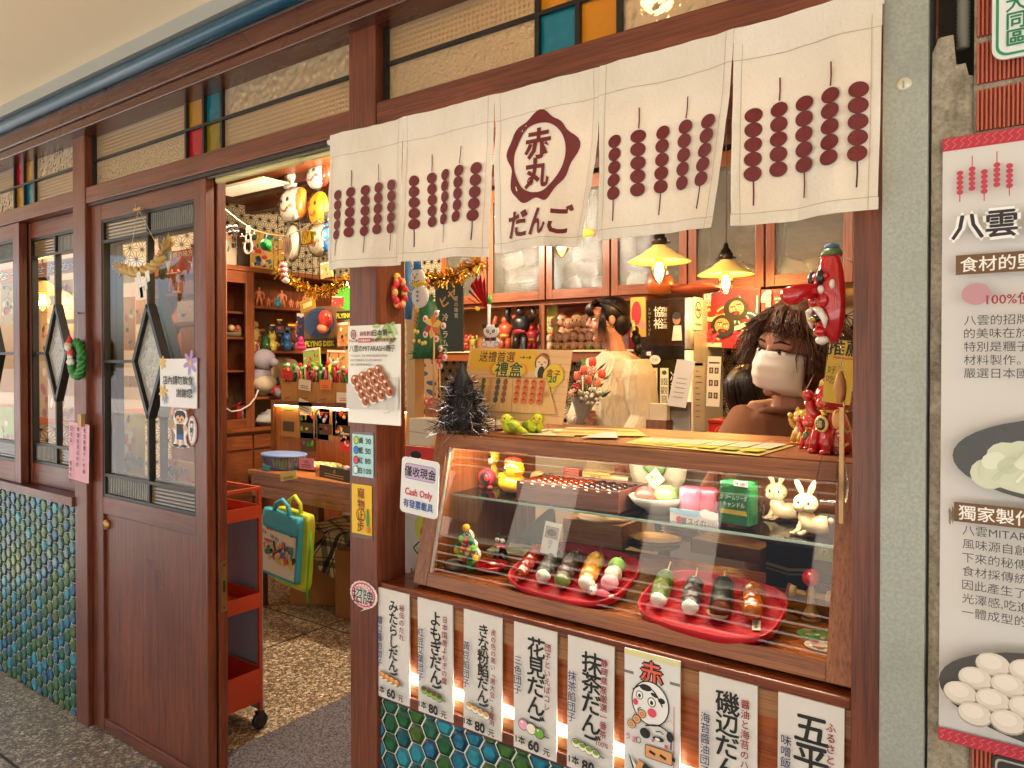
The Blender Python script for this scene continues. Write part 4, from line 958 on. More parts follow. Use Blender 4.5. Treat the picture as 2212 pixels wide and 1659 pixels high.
MENU=[
 (814,884,1262,'みたらしだんご','秘伝のたれ','濃口醬油団子','60','soy','soy sauce dango menu board, the one next to the middle post',.09),
 (903,978,1284,'よもぎだんご','日本国産よもぎの葉','紅豆艾葉団子','80','bean','menu board with a green and brown dango drawing, second from the middle post',.085),
 (1001.5,1084,1310,'きな粉餡だんご','皮の色の黒い「黒大豆」を使用','黃豆餡団子','80','kinako','menu board with a tan dango drawing and a long red line of writing',.08),
 (1110,1202.5,1337.6,'花見だんご','団子といえばコレ','三色団子','60','tri','menu board with a pink, white and green dango drawing',.10),
 (1225.7,1325.5,1367.7,'抹茶だんご','静岡県産厳選一番茶','抹茶餡団子','80','matcha','menu board with a green tea dango drawing left of the cartoon board',.10),
 (1510,1635.5,1443,'磯辺だんご','醤油と海苔のハーモニー','海苔醬油団子','80',None,'menu board for seaweed dango, second from the right post',.115),
 (1680,1823,1487,'五平餅','ふるさとの味','味噌飯団子','80',None,'rightmost menu board with two huge brush characters',.15)]
SIGNH=.300;YS=1.4275
for (xa,xb_,yt,big,red,blue,price,art,label,pit) in MENU:
 a,c=at(xa,yt+100,Y=YS),at(xb_,yt+100,Y=YS);zt_=.872 if art is None else .878
 w,h=c.x-a.x,SIGNH;M=face(((a.x+c.x)/2,YS,zt_-h/2),roll=R(rnd.uniform(-.6,.6)))
 o,pr=panel('menu_board',label,'menu board',M,w,h,mat(PAPER,.8,bump=.15,bscale=300),.004,'menu boards along the counter')
 n=len(big);hp=min(.225/n,.052) if art else (.043 if n>3 else .056)
 pr.vtext(big,w*.03 if art else (.0 if n>3 else .002),h/2-.026,hp,INK,hp*1.12,.028,.035,1.04 if n>5 else 1.05)
 rp=min(.0195,.235/len(red));rx=w*.31
 pr.vtext(red,rx,h/2-.030,rp,DR,rp*.95,.014,.02)
 if art=='matcha':pr.text('100%',w*.30,h/2-.030-rp*len(red)-.012,.015,DR,.012)
 bp_=min(.023 if art else .021,.165/len(blue));pr.vtext(blue,-w*.36,h/2-.075,bp_,NAVY,bp_*1.0,.004,.03)
 if art:dango_art(pr,-.004,-h/2+.062,w*.66,art)
 pr.text('1本',-w*.28,-h/2+.028,.021,INK,.035,wob=.04);pr.text(price,w*.03,-h/2+.026,.032,INK,.04,wob=.04);pr.text('元',w*.33,-h/2+.022,.019,INK,.035,wob=.05)
 pr.build('print',o)
a,c=at(1349,1490,Y=YS-.006),at(1469,1490,Y=YS-.006);w,h=c.x-a.x,.31
M=face(((a.x+c.x)/2,YS-.006,.885-h/2))
o,pr=panel('menu_board','hand-drawn white board with two cartoon faces and a red top character','menu board',M,w,h,mat('#d9d7d3',.6),.004,'menu boards along the counter')
pr.rect(-w/2,h/2-.012,w/2,h/2-.001,'#d8cf93')
for x in (-w/2,w/2-.022):pr.rect(x,h/2-.052,x+.022,h/2-.046,'#77736c')
pr.text('赤',0,h/2-.04,.055,INK,.085);pr.text('赤',0,h/2-.04,.052,'#dd5a45',.02)
for k in range(5):pr.line([(.03,.02-k*.028),(.042,.028-k*.028),(.054,.02-k*.028)],.0012,'#d9a792')
pr.line([(w/2-.012,.06),(w/2-.012,-.09)],.0014,'#c0474a')
fc,fy=-.006,.052
pr.ell(fc+.004,fy,.043,.047,INK,30);pr.ell(fc+.004,fy,.0405,.0445,'#e6e4df',30)
pr.curve([(fc-.036,fy+.02),(fc-.015,fy+.034),(fc+.012,fy+.028),(fc+.032,fy+.0)],.003,INK)
pr.ell(fc-.006,fy+.031,.014,.007,INK,14);pr.ell(fc+.014,fy+.02,.009,.004,INK,12,-.3);pr.ell(fc+.03,fy+.012,.008,.006,INK,10)
for ex,ey,er in ((-.02,.012,.0085),(.008,.004,.0095)):pr.ell(fc+ex,fy+ey,er,er*1.1,INK,16);pr.ell(fc+ex,fy+ey,er*.8,er*.9,'#efede8',16);pr.ell(fc+ex,fy+ey-.001,er*.4,er*.5,INK,10)
pr.ell(fc-.029,fy-.004,.006,.007,'#d4495a');pr.ell(fc+.009,fy-.018,.010,.0095,'#d4495a');pr.curve([(fc-.017,fy-.013),(fc-.024,fy-.02),(fc-.016,fy-.024)],.002,INK)
for k in range(3):pr.ell(-.02-k*.012,.026-k*.014,.0098,.0094,INK,16);pr.ell(-.02-k*.012,.026-k*.014,.0085,.0082,'#d9a06c',16);pr.ring(-.02-k*.012,.026-k*.014,.004,.004,.0012,'#8a5a30',12)
pr.curve([(-.012,.004),(.02,.012),(.044,.0),(.046,-.03)],.003,INK);pr.ell(-.012,-.012,.012,.011,INK,14);pr.ell(.044,-.004,.008,.011,INK,12);pr.ell(.018,-.016,.013,.005,INK,14);pr.ell(.016,-.017,.006,.0035,'#e6e4df',10);pr.curve([(.012,-.002),(.022,.001),(.03,-.003)],.002,INK);pr.ell(.036,-.026,.004,.004,'#d4495a');pr.ell(.006,-.022,.003,.003,'#d4495a')
pr.rrect(-.012,-.062,.05,-.034,.004,INK);pr.rrect(-.0105,-.0605,.0485,-.0355,.003,'#d79a63');pr.line([(-.002,-.046),(.012,-.05)],.006,INK);pr.line([(.022,-.047),(.036,-.052)],.006,INK);pr.rect(.05,-.052,.056,-.044,INK)
pr.text('うま',-.043,-.03,.016,'#c23b3b',.01,rot=-.2);pr.ring(-.026,-.03,.006,.007,.0015,INK)
pr.poly([(-.05,-.066),(-.03,-.122),(.028,-.142),(.044,-.094),(.02,-.11),(-.02,-.092)],INK);pr.poly([(-.045,-.07),(-.026,-.118),(.026,-.137),(.038,-.102),(.02,-.113),(-.02,-.096)],'#e6e4df');pr.poly([(-.02,-.112),(.025,-.13),(.032,-.114),(.02,-.117)],'#d0434c')
pr.line([(-.03,-.082),(.025,-.103)],.027,INK);pr.line([(-.03,-.082),(.025,-.103)],.024,'#d79a63');pr.line([(-.018,-.0865),(.014,-.099)],.024,'#1d1c1b');pr.line([(.025,-.103),(.052,-.107)],.003,INK)
pr.build('print',o)

# ------------------------------------------------------------ signs on the posts and beside the case
def sheet(name,label,cat,x0,y0,x1,y1,Y,color,thick=.0015,yaw=0,tilt=0,roll=0,r=0,group=None,rough=.6):
 M,w,h=quadM(x0,y0,x1,y1,Y,yaw,tilt,roll)
 o,pr=panel(name,label,cat,M,w,h,color,thick,group,r,rough=rough);return o,pr,w,h
o,pr,w,h=sheet('poster','glossy poster with a pile of glazed dango on the middle post','poster',752,702,864,916,Y0-.004,mat('#e3ded3',.3,coat=.3),.004)
for k in range(14):pr.ell(w*(.10+.03*(k % 5))+rnd.uniform(-.02,.05),h*(.43-.03*(k // 5))+rnd.uniform(-.01,.02),.016,.006,('#9fb86a','#b9cc8c','#84a04e')[k % 3],8,rnd.uniform(-1.2,1.2))
pr.ring(-w*.38,h*.41,.011,.013,.003,DR);pr.text('赤',-w*.38,h*.41,.014,DR,.02);pr.text('だんご屋',-w*.38,h*.345,.009,DR,.02)
pr.text('銷售數量',-w*.11,h*.415,.014,DR,.01);pr.text('日本第一',w*.2,h*.42,.02,'#3a2622',.02)
pr.rect(-w*.27,h*.325,-w*.02,h*.37,'#c02030');pr.text('日本國產米粉',-w*.145,h*.347,.008,'#f0e8e0',.01);pr.text('剛烤好的新鮮糰子',w*.22,h*.347,.0115,DR,.01)
pr.text('八雲のMITARASHI糰子',0,h*.265,.02,'#2a1d1a',.01,w*.88)
for k,st in enumerate(('「MITARASHI」家說, 剛烤好就是最美味的時候！','嚴選日本國產米粉, 用心製作的美味佳作,','堪稱八雲最受歡迎的商品之一。')):pr.text(st,-w*.42,h*(.19-k*.045),.0075,'#55504a',0,w*(.72,.62,.46)[k],anchor='l')
pr.poly([(-w/2,-h*.1),(w/2,-h*.02),(w/2,-h*.34),(-w/2,-h*.36)],'#cfc9c2')
for row in range(4):
 for k in range(4):
  x,y=-w*.33+k*w*.155+row*w*.085,-h*.02-row*h*.068+k*h*.035-.01
  pr.ell(x-.003,y-.009,.0135,.011,'#e7dccb',14);pr.ell(x,y,.0155,.0145,'#9c4e22',16);pr.ell(x-.002,y+.002,.012,.0105,'#b9642c',14);pr.ell(x-.004,y+.006,.005,.0035,'#f0dcc4',8);pr.ell(x+.003,y-.002,.005,.006,'#5f2710',8)
pr.curve([(w*.28,-h*.27),(w*.36,-h*.25),(w*.33,-h*.31),(w*.40,-h*.36),(w*.28,-h*.38)],.002,'#b9b3aa')
pr.build('print',o)
o,pr,w,h=sheet('price_note','pale blue handwritten price list with four coloured dots on the middle post','notice',761,939,806,1030,Y0-.003,'#a9d6d8')
for k,(c_,st,n) in enumerate((('#b9c52a','黃','30'),('#2f7fd0','藍','50'),('#d8455a','紅','80'),('#cfe4e4','白','100'))):
 y=h*(.36-k*.235);pr.ell(-w*.3,y,.0105,.0115,INK,18);pr.ell(-w*.3,y,.0088,.0098,c_,18);pr.text(st,-w*.06,y,.019,INK,.012,wob=.04);pr.text(n,w*.28,y,.021,INK,.008,w*(.26 if k<3 else .34),wob=.03)
pr.build('print',o)
o,pr,w,h=sheet('notice','yellow handwritten notice with red characters below the blue price list','notice',760,1047,803,1154,Y0-.003,'#e2b522')
for k,ch in enumerate('寵物止步'):
 y=h*(.33-k*.225);pr.text(ch,-.002,y,.03,'#7d1f1c',.015,wob=.05)
 if k==2:pr.ring(-.002,y+.001,.018,.018,.0025,'#7d1f1c')
pr.ell(w*.33,-h*.05,.004,.012,'#3f8a3c');pr.ell(w*.33,-h*.2,.006,.02,'#3f8a3c');pr.ell(w*.35,-h*.38,.008,.01,'#cf7a2a');pr.build('print',o)
for i,y in enumerate((1158,936)):q,_,_,_=sheet('tape_strip',('torn brown tape below the yellow notice','torn brown tape above the blue price list')[i],'tape',762,y-3,806,y+5,Y0-.002,mat('#6a5548',.25),.001)
M,w,h=quadM(755,1254,816,1316,Y0-.004)
pts=[]
for k in range(60):t=2*pi*k/60;q=1+.045*abs(sin(t*9));pts.append((w*.46*q*cos(t),h*.46*q*sin(t)))
pts[46:49]=[(pts[46][0],pts[46][1]),(-w*.14,-h*.62),(pts[48][0],pts[48][1])]
o,pr=panel('round_sticker','round scalloped white sticker with pink border on the middle post','sticker',M,w,h,'#e6e1da',.002,outline=pts)
pr.ring(0,0,w*.41,h*.41,.0035,'#d0456a',36)
for k in range(20):t=2*pi*k/20;pr.ring(w*.36*cos(t),h*.36*sin(t),.0075,.0075,.0015,'#d0456a',10)
pr.text('人氣No.1',0,h*.2,.013,INK,0);pr.text('招牌',0,-h*.06,.042,INK,.0,wob=.03);pr.build('print',o)
o,pr,w,h=sheet('sign','white rounded cash-only sign leaning against the display case','sign',866,992,946,1114,1.435,mat('#d9d8d6',.35),.004,roll=R(-3.5),r=.012)
pr.rrect(-w*.40,h*.12,w*.42,h*.40,.01,'#7d6b8c');pr.rrect(-w*.385,h*.13,w*.405,h*.39,.009,'#bda9c6');pr.text('僅收現金',.002,h*.26,.028,INK,.03);pr.text('Cash Only',.0,-h*.1,.026,'#c5343f',.02,w*.74);pr.text('有發票載具',0,-h*.32,.024,'#27509b',.02,w*.8);pr.build('print',o)
# colourful posters standing behind the left end of the case
o,pr,w,h=sheet('poster','bright red and white poster between the middle post and the display case','poster',866,965,950,1255,1.60,'#c9c6c0',.003)
pr.rect(-w/2,h*.28,w/2,h/2,'#c8322b');pr.ell(-w*.12,h*.4,.024,.018,'#e8d9c6');pr.ell(-w*.1,h*.435,.022,.012,'#231d1c');pr.rect(-w*.3,h*.28,w*.1,h*.34,'#e9e4da')
pr.rect(-w/2,h*.02,w/2,h*.14,'#c99a22');pr.ell(.01,-h*.1,.03,.04,'#b8c33a');pr.text('6',.012,-h*.12,.04,'#b42a24',.04)
for k,(ch,c_) in enumerate((('く','#2a6a3c'),('だ','#23438c'),('い','#c23a2e'))):pr.text(ch,-.012+.03*(k % 2),-h*(.26+.1*k),.055,'#efe9dc',.09);pr.text(ch,-.012+.03*(k % 2),-h*(.26+.1*k),.055,c_,.03)
pr.rect(-w/2,-h/2,w/2,-h*.46,'#1f7a55');pr.build('print',o)
for i,(x0,y0_,x1,y1_,lab) in enumerate(((968,975,1052,1052,'retro lettering card inside the case above the glass shelf'),(950,1062,1066,1238,'retro lettering card with cartoon cowboy hat inside the case below the shelf'))):
 o,pr,w,h=sheet('picture_card',lab,'card',x0,y0_,x1,y1_,1.80,'#b9a66a' if i==0 else '#b3a89a',.003)
 for k in range(5):pr.poly([(-w/2+k*w/5,-h/2),(-w/2+(k+.5)*w/5,-h/2),(-w/2+(k+.5)*w/5,h/2),(-w/2+k*w/5,h/2)],'#8d4a3a' if k % 2 else '#c2a842')
 if i==0:
  for k,ch in enumerate('わくわく'):pr.text(ch,-w*.3+k*w*.2,h*.12-.004*k,.042,'#e6dfc9',.1);pr.text(ch,-w*.3+k*w*.2,h*.12-.004*k,.042,'#3a4350',.03)
  for k,ch in enumerate('コーだ'):pr.text(ch,-w*.28+k*w*.24,-h*.3,.042,'#e6dfc9',.1);pr.text(ch,-w*.28+k*w*.24,-h*.3,.042,'#2f4a3c',.03)
  for k in range(3):pr.ell(-w*.35+k*w*.3,h*.38,.009,.009,'#2f4a63',5)
 else:
  pr.text('ＷＯＷ',0,h*.42,.02,'#4a4036',.03);x=-w*.2
  pr.ell(x,h*.19,.034,.008,'#c9a13a',16);pr.ell(x,h*.23,.017,.018,'#c9a13a',14);pr.ell(x,h*.13,.019,.018,'#b98a6a',14);pr.rect(x-.016,-h*.1,x+.016,h*.07,'#4f6f80');pr.rect(x-.006,-h*.05,x+.004,h*.07,'#7a2f28');pr.line([(x-.008,-h*.1),(x-.024,-h*.3)],.014,'#3d4a58');pr.line([(x+.008,-h*.1),(x+.016,-h*.32)],.014,'#3d4a58');pr.line([(x-.016,h*.04),(x-.036,h*.08),(x-.04,h*.16)],.009,'#4f6f80');pr.line([(x+.016,h*.04),(x+.04,-h*.04)],.009,'#4f6f80');pr.ell(x-.028,-h*.33,.01,.006,'#4d3424');pr.ell(x+.02,-h*.35,.01,.006,'#4d3424')
  for k in range(4):pr.ell(w*.25+.012*(k % 2),h*.25-k*h*.17,.022,.02,('#6b4a3c','#7d6a52','#5d3b34','#89745a')[k],10)
 pr.build('print',o)

# ------------------------------------------------------------ big poster and district plaque at the right
YPp=1.396
a=at(2033,830,Y=YPp);zt_=at(2100,291,Y=YPp).z;zb_=at(2100,1612,Y=YPp).z
w,h=.50,zt_-zb_
M=face((a.x+w/2,YPp,(zt_+zb_)/2))
o,pr=panel('poster','tall pale grey information poster with red top band fixed to the brick wall','poster',M,w,h,mat('#cfccc8',.5,bump=.08,bscale=200),.003)
px_=lambda x:at(x,830,Y=YPp).x-(a.x+w/2)
pz_=lambda x,y:at(x,y,Y=YPp).z-(zt_+zb_)/2
L0=-w/2
for s_,yb2 in ((1,h/2-.021),(-1,-h/2)):
 pr.rect(L0,yb2,w/2,yb2+.021,'#b52a3a')
 for k in range(46):
  x=L0+.002+k*.0108;pr.line([(x,yb2+.003),(x+.006,yb2+.009),(x+.001,yb2+.014),(x+.008,yb2+.019)],.0013,'#cf6a74')
for g in range(3):
 for j in range(5):
  x=px_(2072)+.0165*j+g*.115;yt=pz_(2075,372)+(0,.004,-.003,.005,.001)[j]
  if j in (1,3):pr.line([(x,yt),(x,yt+.017)],.0014,'#b03045')
  if j in (0,2,4):pr.line([(x,yt-.037),(x,yt-.050)],.0014,'#b03045')
  for k in range(5):pr.ell(x,yt-.004-k*.0077,.0047,.0040,'#b8354a',14)
y=pz_(2120,490)
for bold,col in ((.16,'#f2f0ee'),(.11,'#f2f0ee'),(.03,'#2b2523')):pr.text('八雲 MITARASHI 糰子',L0+.016,y,.045,col,bold,anchor='l')
for py,st in ((572,'食材的堅持'),(1107,'獨家製作')):
 y=pz_(2140,py);pr.rect(px_(2066),y-.0155,w/2-.05,y+.0155,'#6a4a28');pr.text(st,px_(2076),y,.025,'#f0ece4',.015,anchor='l')
y=pz_(2150,640);pr.ell(px_(2110),y+.003,.020,.017,'#b88a92',20);pr.text('100%使用日本國產米',px_(2132),y-.006,.020,'#a32a3c',.02,anchor='l')
for py,ls in ((692,('八雲的招牌商品糰子，','的美味在於和風的','特別是糰子是選用的','材料製作。正因為是','嚴選日本國產的米')),(1145,('八雲MITARASHI的','風味源自創業以來','下來的秘傳美味，','食材採傳統的作法','因此產生了獨特的','光澤感,吃進的口感','一體成型的驚喜'))):
 for k,st in enumerate(ls):pr.text(st,px_(2085),pz_(2150,py)-k*(.0208 if py<800 else .0217),.0172,'#3a3634',0,anchor='l')
# oval food photographs printed on it
y=pz_(2150,985);cx=px_(2070)+.16
pr.ell(cx,y,.165,.066,'#4a4d4e',40);pr.ell(cx+.03,y-.012,.125,.048,'#b9c3a6',30)
for k in range(11):pr.ell(cx-.115+.021*k,y-.006+.022*sin(k*1.1)-.0022*(k-5)**2*.35,.026,.024,'#c9cfb6',14)
pr.ell(cx-.005,y-.022,.125,.036,'#c9cfb6',30)
for k in range(11):pr.ell(cx-.11+.021*k,y-.012+.020*sin(k*1.1+.4)-.018*(k % 2),.017,.013,('#d9dec9','#bec6aa')[k % 2],12,.5)
for k in range(7):pr.curve([(cx-.11+.03*k,y-.035),(cx-.085+.03*k,y-.005+.004*(k % 3)),(cx-.07+.03*k,y+.014)],.004,('#c0c8ae','#e3e6d8')[k % 2])
for k in range(0):pr.ell(cx-.085+.017*k+rnd.uniform(-.01,.01),y-.01+rnd.uniform(-.03,.03),rnd.uniform(.015,.03),rnd.uniform(.008,.016),('#d3d8c2','#c5cdb4','#e0e3d2')[k % 3],12,rnd.uniform(-1,1))
y=pz_(2150,1478);cx=px_(2045)+.16;pr.ell(cx,y,.165,.072,'#46433f',40)
for k in range(26):
 x,yy=cx-.135+.043*(k % 7)+(.02 if (k // 7) % 2 else 0),y+.042-.027*(k // 7)
 if ((x-cx)/.15)**2+((yy-y)/.062)**2<1:pr.ell(x,yy-.002,.0235,.0185,'#a59a8c',18);pr.ell(x,yy,.0225,.0175,'#d6ccc0',18);pr.ell(x-.003,yy+.003,.015,.011,'#e0d8cd',14)
pr.build('print',o)
a=at(2143,60,Y=1.39);zb_=at(2160,130,Y=1.39).z;w,h=.11,.30
M=face((a.x+w/2,1.390,zb_+h/2))
o,pr=panel('district_plaque','white street plaque with rounded green border at the top right','plaque',M,w,h,mat('#d6dbd7',.3,coat=.4),.006,r=.018,bevel=.002)
pr.rrect(-w/2+.005,-h/2+.005,w/2-.005,h/2-.005,.016,'#1f8a5f');pr.rrect(-w/2+.009,-h/2+.009,w/2-.009,h/2-.009,.013,'#d6dbd7')
pr.vtext('大同區',-w/2+.031,-h/2+.0975,.0268,'#1f7a52',.028,.03);pr.build('print',o)
o,pr=panel('door_bell_plate','black enamel plate with a pale rim on the brick wall under the poster','plate',face((at(2175,1650,Y=1.39).x+.03,1.40,at(2175,1650,Y=1.39).z-.03)),.10,.07,'#2a2827',.004,r=.01)
pr.rrect(-.046,-.031,.046,.031,.008,'#aaa69e');pr.rrect(-.043,-.028,.043,.028,.007,'#2a2827');pr.build('print',o)
# ------------------------------------------------------------ case contents
ZF=ZB+.0265
def lump(seed,amp=.25,fr=2.5):
 return lambda p:p*(1+amp*noise.noise(Vector(p)*fr+Vector((seed,seed*.7,0))))
LAC=mat('#b3121f',.25,coat=.5)
def redlac():
 m,t,b_=newmat('red_lacquer');tc=t.nodes.new('ShaderNodeTexCoord');mp=t.nodes.new('ShaderNodeMapping');mp.inputs['Scale'].default_value=(7,160,60);t.links.new(tc.outputs['Object'],mp.inputs[0])
 n=nodes_noise(t,1,4,mp.outputs[0]);t.links.new(ramp(t,n.outputs[0],[(.35,'#8f0c17'),(.65,'#b51723')]).outputs[0],b_.inputs['Base Color']);b_.inputs['Roughness'].default_value=.5;b_.inputs['Coat Weight'].default_value=.08;b_.inputs['Specular IOR Level'].default_value=.3;return m
RL=redlac()
def sup(a,b_,n=48,e=3.2):
 o=[]
 for k in range(n):
  t=2*pi*k/n;c,s_=cos(t),sin(t);o.append((a*abs(c)**(2/e)*(1 if c>0 else -1),b_*abs(s_)**(2/e)*(1 if s_>0 else -1)))
 return o
TILT=R(17);TN=Vector((0,-sin(TILT),cos(TILT)));TP0=Vector((0,YF+.045,ZF+.003))
def on_tray(px,py,h=.0075):return at_plane(px,py,TP0+TN*h,TN)
def tray(label,x0,x1,yn,yf,zc_,yaw=0):
 xm=(x0+x1)/2;ym_=(yn+yf)/2
 a,c=on_tray(x0,ym_-6,.02),on_tray(x1,ym_+8,.02);n_,f_=on_tray(xm,yn,0),on_tray(xm,yf,.026)
 hx=(c-a).length/2*.94;hy=(f_-n_).length/2;ctr_=(a+c)/2;ctr_=Vector((ctr_.x,(n_.y+f_.y)/2,0));ctr_.z=TP0.z+(ctr_.y-TP0.y)*math.tan(TILT);cx,cyy=ctr_.x,ctr_.y
 MB().mat(lw('X')).add([(cx+sx*hx*.6,y,z) for sx in (-1,1) for y,z in ((cyy+hy*.1,ZF),(cyy+hy*.75,ZF),(cyy+hy*.75,ctr_.z+hy*.75*math.tan(TILT)-.002),(cyy+hy*.1,ctr_.z+hy*.1*math.tan(TILT)-.002))],[(0,1,2,3),(7,6,5,4),(0,4,5,1),(1,5,6,2),(2,6,7,3),(3,7,4,0)],False).build('tray_riser',None,'low wooden wedge under the '+label,'riser')
 b=MB(Matrix.Translation(ctr_) @ Matrix.Rotation(TILT,4,'X') @ Matrix.Rotation(yaw,4,'Z')).mat(RL)
 rings=[]
 for k,z in ((.93,0),(.97,.004),(1.0,.024),(.985,.026),(.965,.024),(.93,.007),(.90,.0055)):rings.append([(x*k,y*(1-(1-k)*hx/hy),z) for x,y in sup(hx,hy)])
 n=48;vs_=[p for r_ in rings for p in r_];fs_=[(i*n+k,i*n+(k+1) % n,(i+1)*n+(k+1) % n,(i+1)*n+k) for i in range(len(rings)-1) for k in range(n)]
 fs_ += [tuple(range(n))[::-1],tuple(range((len(rings)-1)*n,len(rings)*n))]
 b.add(vs_,fs_,True);o=b.build('lacquer_tray',None,label,'tray','red lacquer trays in the case');return Vector((cx,cyy,ZF+.0075)),hx,hy
T1=tray('red lacquer tray with five dango skewers on the left',1094,1379,1306,1176,0,R(-3))
T2=tray('red lacquer tray with four dango skewers on the right',1368,1704,1386,1237,0,R(-2))
print('TRAYS',T1,T2)
ZTR=T1[0].z
def skewer(label,f,bk,cols,r=.021,top=None,topc=None,n=4,gloss=.3,stick=.05,roll=None,shade=1):
 "dango lying on the tray from front point f to back point bk (photo positions of their centres)"
 p,q=on_tray(*f,r+.0075),on_tray(*bk,r+.0075);d=(q-p);L=min(d.length,r*1.75*(n-1)*1.05);d.normalize()
 t=thing('dango_skewer',label,'dango',p-TN*r,'dango skewers on the trays')
 if roll is None:
  for k in range(n):
   c_=p+d*(L*k/max(n-1,1));MB().mat(mat(cols[k % len(cols)],gloss,sub=.0,coat=.3 if gloss<.3 else 0)).ball(c_,(r,r,r*.93),18,lump(k+r*99,.05)).build('dango',t)
 else:
  b=MB().mat(mat(cols[0],.45)).tube([p-d*r*.2,p+d*L],r*.98,18);b.build('rice_roll',t)
  b=MB().mat(mat(roll,.35,bump=.8,bscale=90)).tube([p+d*r*.35,p+d*L*.5,p+d*(L+.004)],[r*1.1,r*1.14,r*1.1],20,cap=False);b.build('seaweed_wrap',t)
 if top:
  b=MB().mat(mat(topc,top,coat=.35 if top<.35 else 0,bump=.6,bscale=160));m=29;ring=16;vs_,fs_=[],[]
  side=d.cross(TN).normalized()
  for i in range(m):
   u=i/(m-1);c_=p+d*(-r*.72+(L+r*1.5)*u);e=max(.03,1-abs(2*u-1)**5)
   for k in range(ring):
    a_=R(8+172*k/(ring-1));bulge=1.03+.13*abs(sin(u*n*pi))**.7+.15*noise.noise(Vector((u*9,a_*2.2,hash(label) % 50)))
    vs_.append(c_+(side*cos(a_)+TN*sin(a_)*.96)*r*bulge*(e**.4))
  for i in range(m-1):
   for k in range(ring-1):fs_.append((i*ring+k,i*ring+k+1,(i+1)*ring+k+1,(i+1)*ring+k))
  b.add(vs_,fs_,True);b.build('topping',t)
 MB().mat(mat('#d8b98a',.6)).tube([p+d*(L+r*.6),p+d*(L+r+stick)],.0018,6).build('stick',t)
 return t
skewer('red-brown glazed dango skewer at the left end of the left tray',(1127,1238),(1163,1189),['#8a2f14','#9c3a18','#8a2f14'],.0185,gloss=.12,n=5,top=.12,topc='#7a2410')
skewer('white dango covered in black-green sesame paste',(1174,1243),(1200,1200),['#d9d2c2'],.0195,top=.5,topc='#23251e')
skewer('green dango under dark lumpy bean paste',(1215,1254),(1240,1207),['#6d7d3c'],.0205,top=.45,topc='#2a1a14')
skewer('white dango under smooth mustard-yellow paste',(1267,1258),(1289,1208),['#e5dccb'],.0205,top=.3,topc='#b57a26')
skewer('three-colour dango skewer, pink at the front then white and green',(1317,1258),(1333,1222),['#d99aa4','#e6dcc4','#8fae55'],.0215,n=3,gloss=.45,stick=.02)
skewer('white dango under thick green tea paste',(1423,1294),(1438,1247),['#e9e2d4'],.0195,top=.5,topc='#4c5a1e')
skewer('white dango under smooth grey-brown sesame paste',(1491,1310),(1500,1262),['#e9e2d4'],.0195,top=.4,topc='#2e2521')
skewer('brown rice dango rolled in dark seaweed',(1556,1320),(1563,1266),['#7a3a1e'],.0215,roll='#171a14')
skewer('amber glazed dango skewer with sauce pooled round it',(1626,1318),(1626,1276),['#a8561a','#b5621f','#a8561a'],.0215,gloss=.1,n=3,top=.1,topc='#8f4412',stick=.01)
def bodyfig(name,label,cat,parts_,group=None,base=None):
 t=thing(name,label,cat,base,group)
 return t
# small figures and cards on the trays
p=on_tray(1300,1291);t=thing('dog_figurine','tiny white dog figurine in a pink shirt lying at the front of the left tray','figurine',p)
MB().mat(mat('#e6e0d4',.4)).ball(p+Vector((-.025,0,.012)),(.013,.012,.011),12).ball(p+Vector((-.032,.006,.021)),(.004,.004,.006),8).ball(p+Vector((-.019,.006,.021)),(.004,.004,.006),8).tube([p+Vector((.02,0,.006)),p+Vector((.034,-.004,.005))],.005).tube([p+Vector((.02,.004,.006)),p+Vector((.035,.008,.006))],.005).build('body',t)
MB().mat(mat('#cf5a70',.5)).ball(p+Vector((.002,0,.010)),(.019,.011,.010),12).build('shirt',t)
MB().mat(mat('#1c1a18',.3)).ball(p+Vector((-.029,-.0105,.014)),.0018,6).ball(p+Vector((-.022,-.0112,.014)),.0018,6).ball(p+Vector((-.026,-.012,.011)),.002,6).build('face_marks',t)
p=on_tray(1552,1336);t=thing('shell_ornament','tiny clam shell ornament holding a white bead on the right tray','ornament',p)
MB().mat(mat('#b59a78',.5)).lathe([(.0,0),(.012,.001),(.020,.007),(.024,.014),(.0225,.014),(.017,.008),(0,.004)],p,16,sx=1.1).build('shell',t);MB().mat(mat('#d9cbb8',.4)).ball(p+Vector((.008,0,.022)),.0125,14).ball(p+Vector((-.010,-.004,.014)),.007,10).build('bead',t)
p=on_tray(1634,1352);o,pr=panel('name_tag','small cream name tag lying on the right tray','tag',Matrix.Translation(p+TN*.002) @ Matrix.Rotation(TILT,4,'X') @ Matrix.Rotation(R(15),4,'Z'),.017,.034,'#e0d6bb',.001);pr.vtext('はか食',0,.0145,.0095,INK,.0095,.01);pr.build('print',o)
a=at(1163,1160,Y=1.62);o,pr=panel('price_card','white tilted price card standing behind the left tray','card',face(at(1190,1163,Y=1.60),yaw=R(12),tilt=R(8),roll=R(-8)),.045,.082,'#cfccc6',.0015)
pr.rect(-.018,.0,.018,.03,'#8d8376');pr.ell(0,.015,.013,.009,'#3d332b');pr.vtext('団子',0,-.003,.013,'#6f6a62',.012);pr.build('print',o)
MB().mat(mat('#c9a36b',.6)).tube([at(1192,1195,Y=1.605),at(1190,1120,Y=1.605)],.0016,6).build('card_stick',o) if False else None
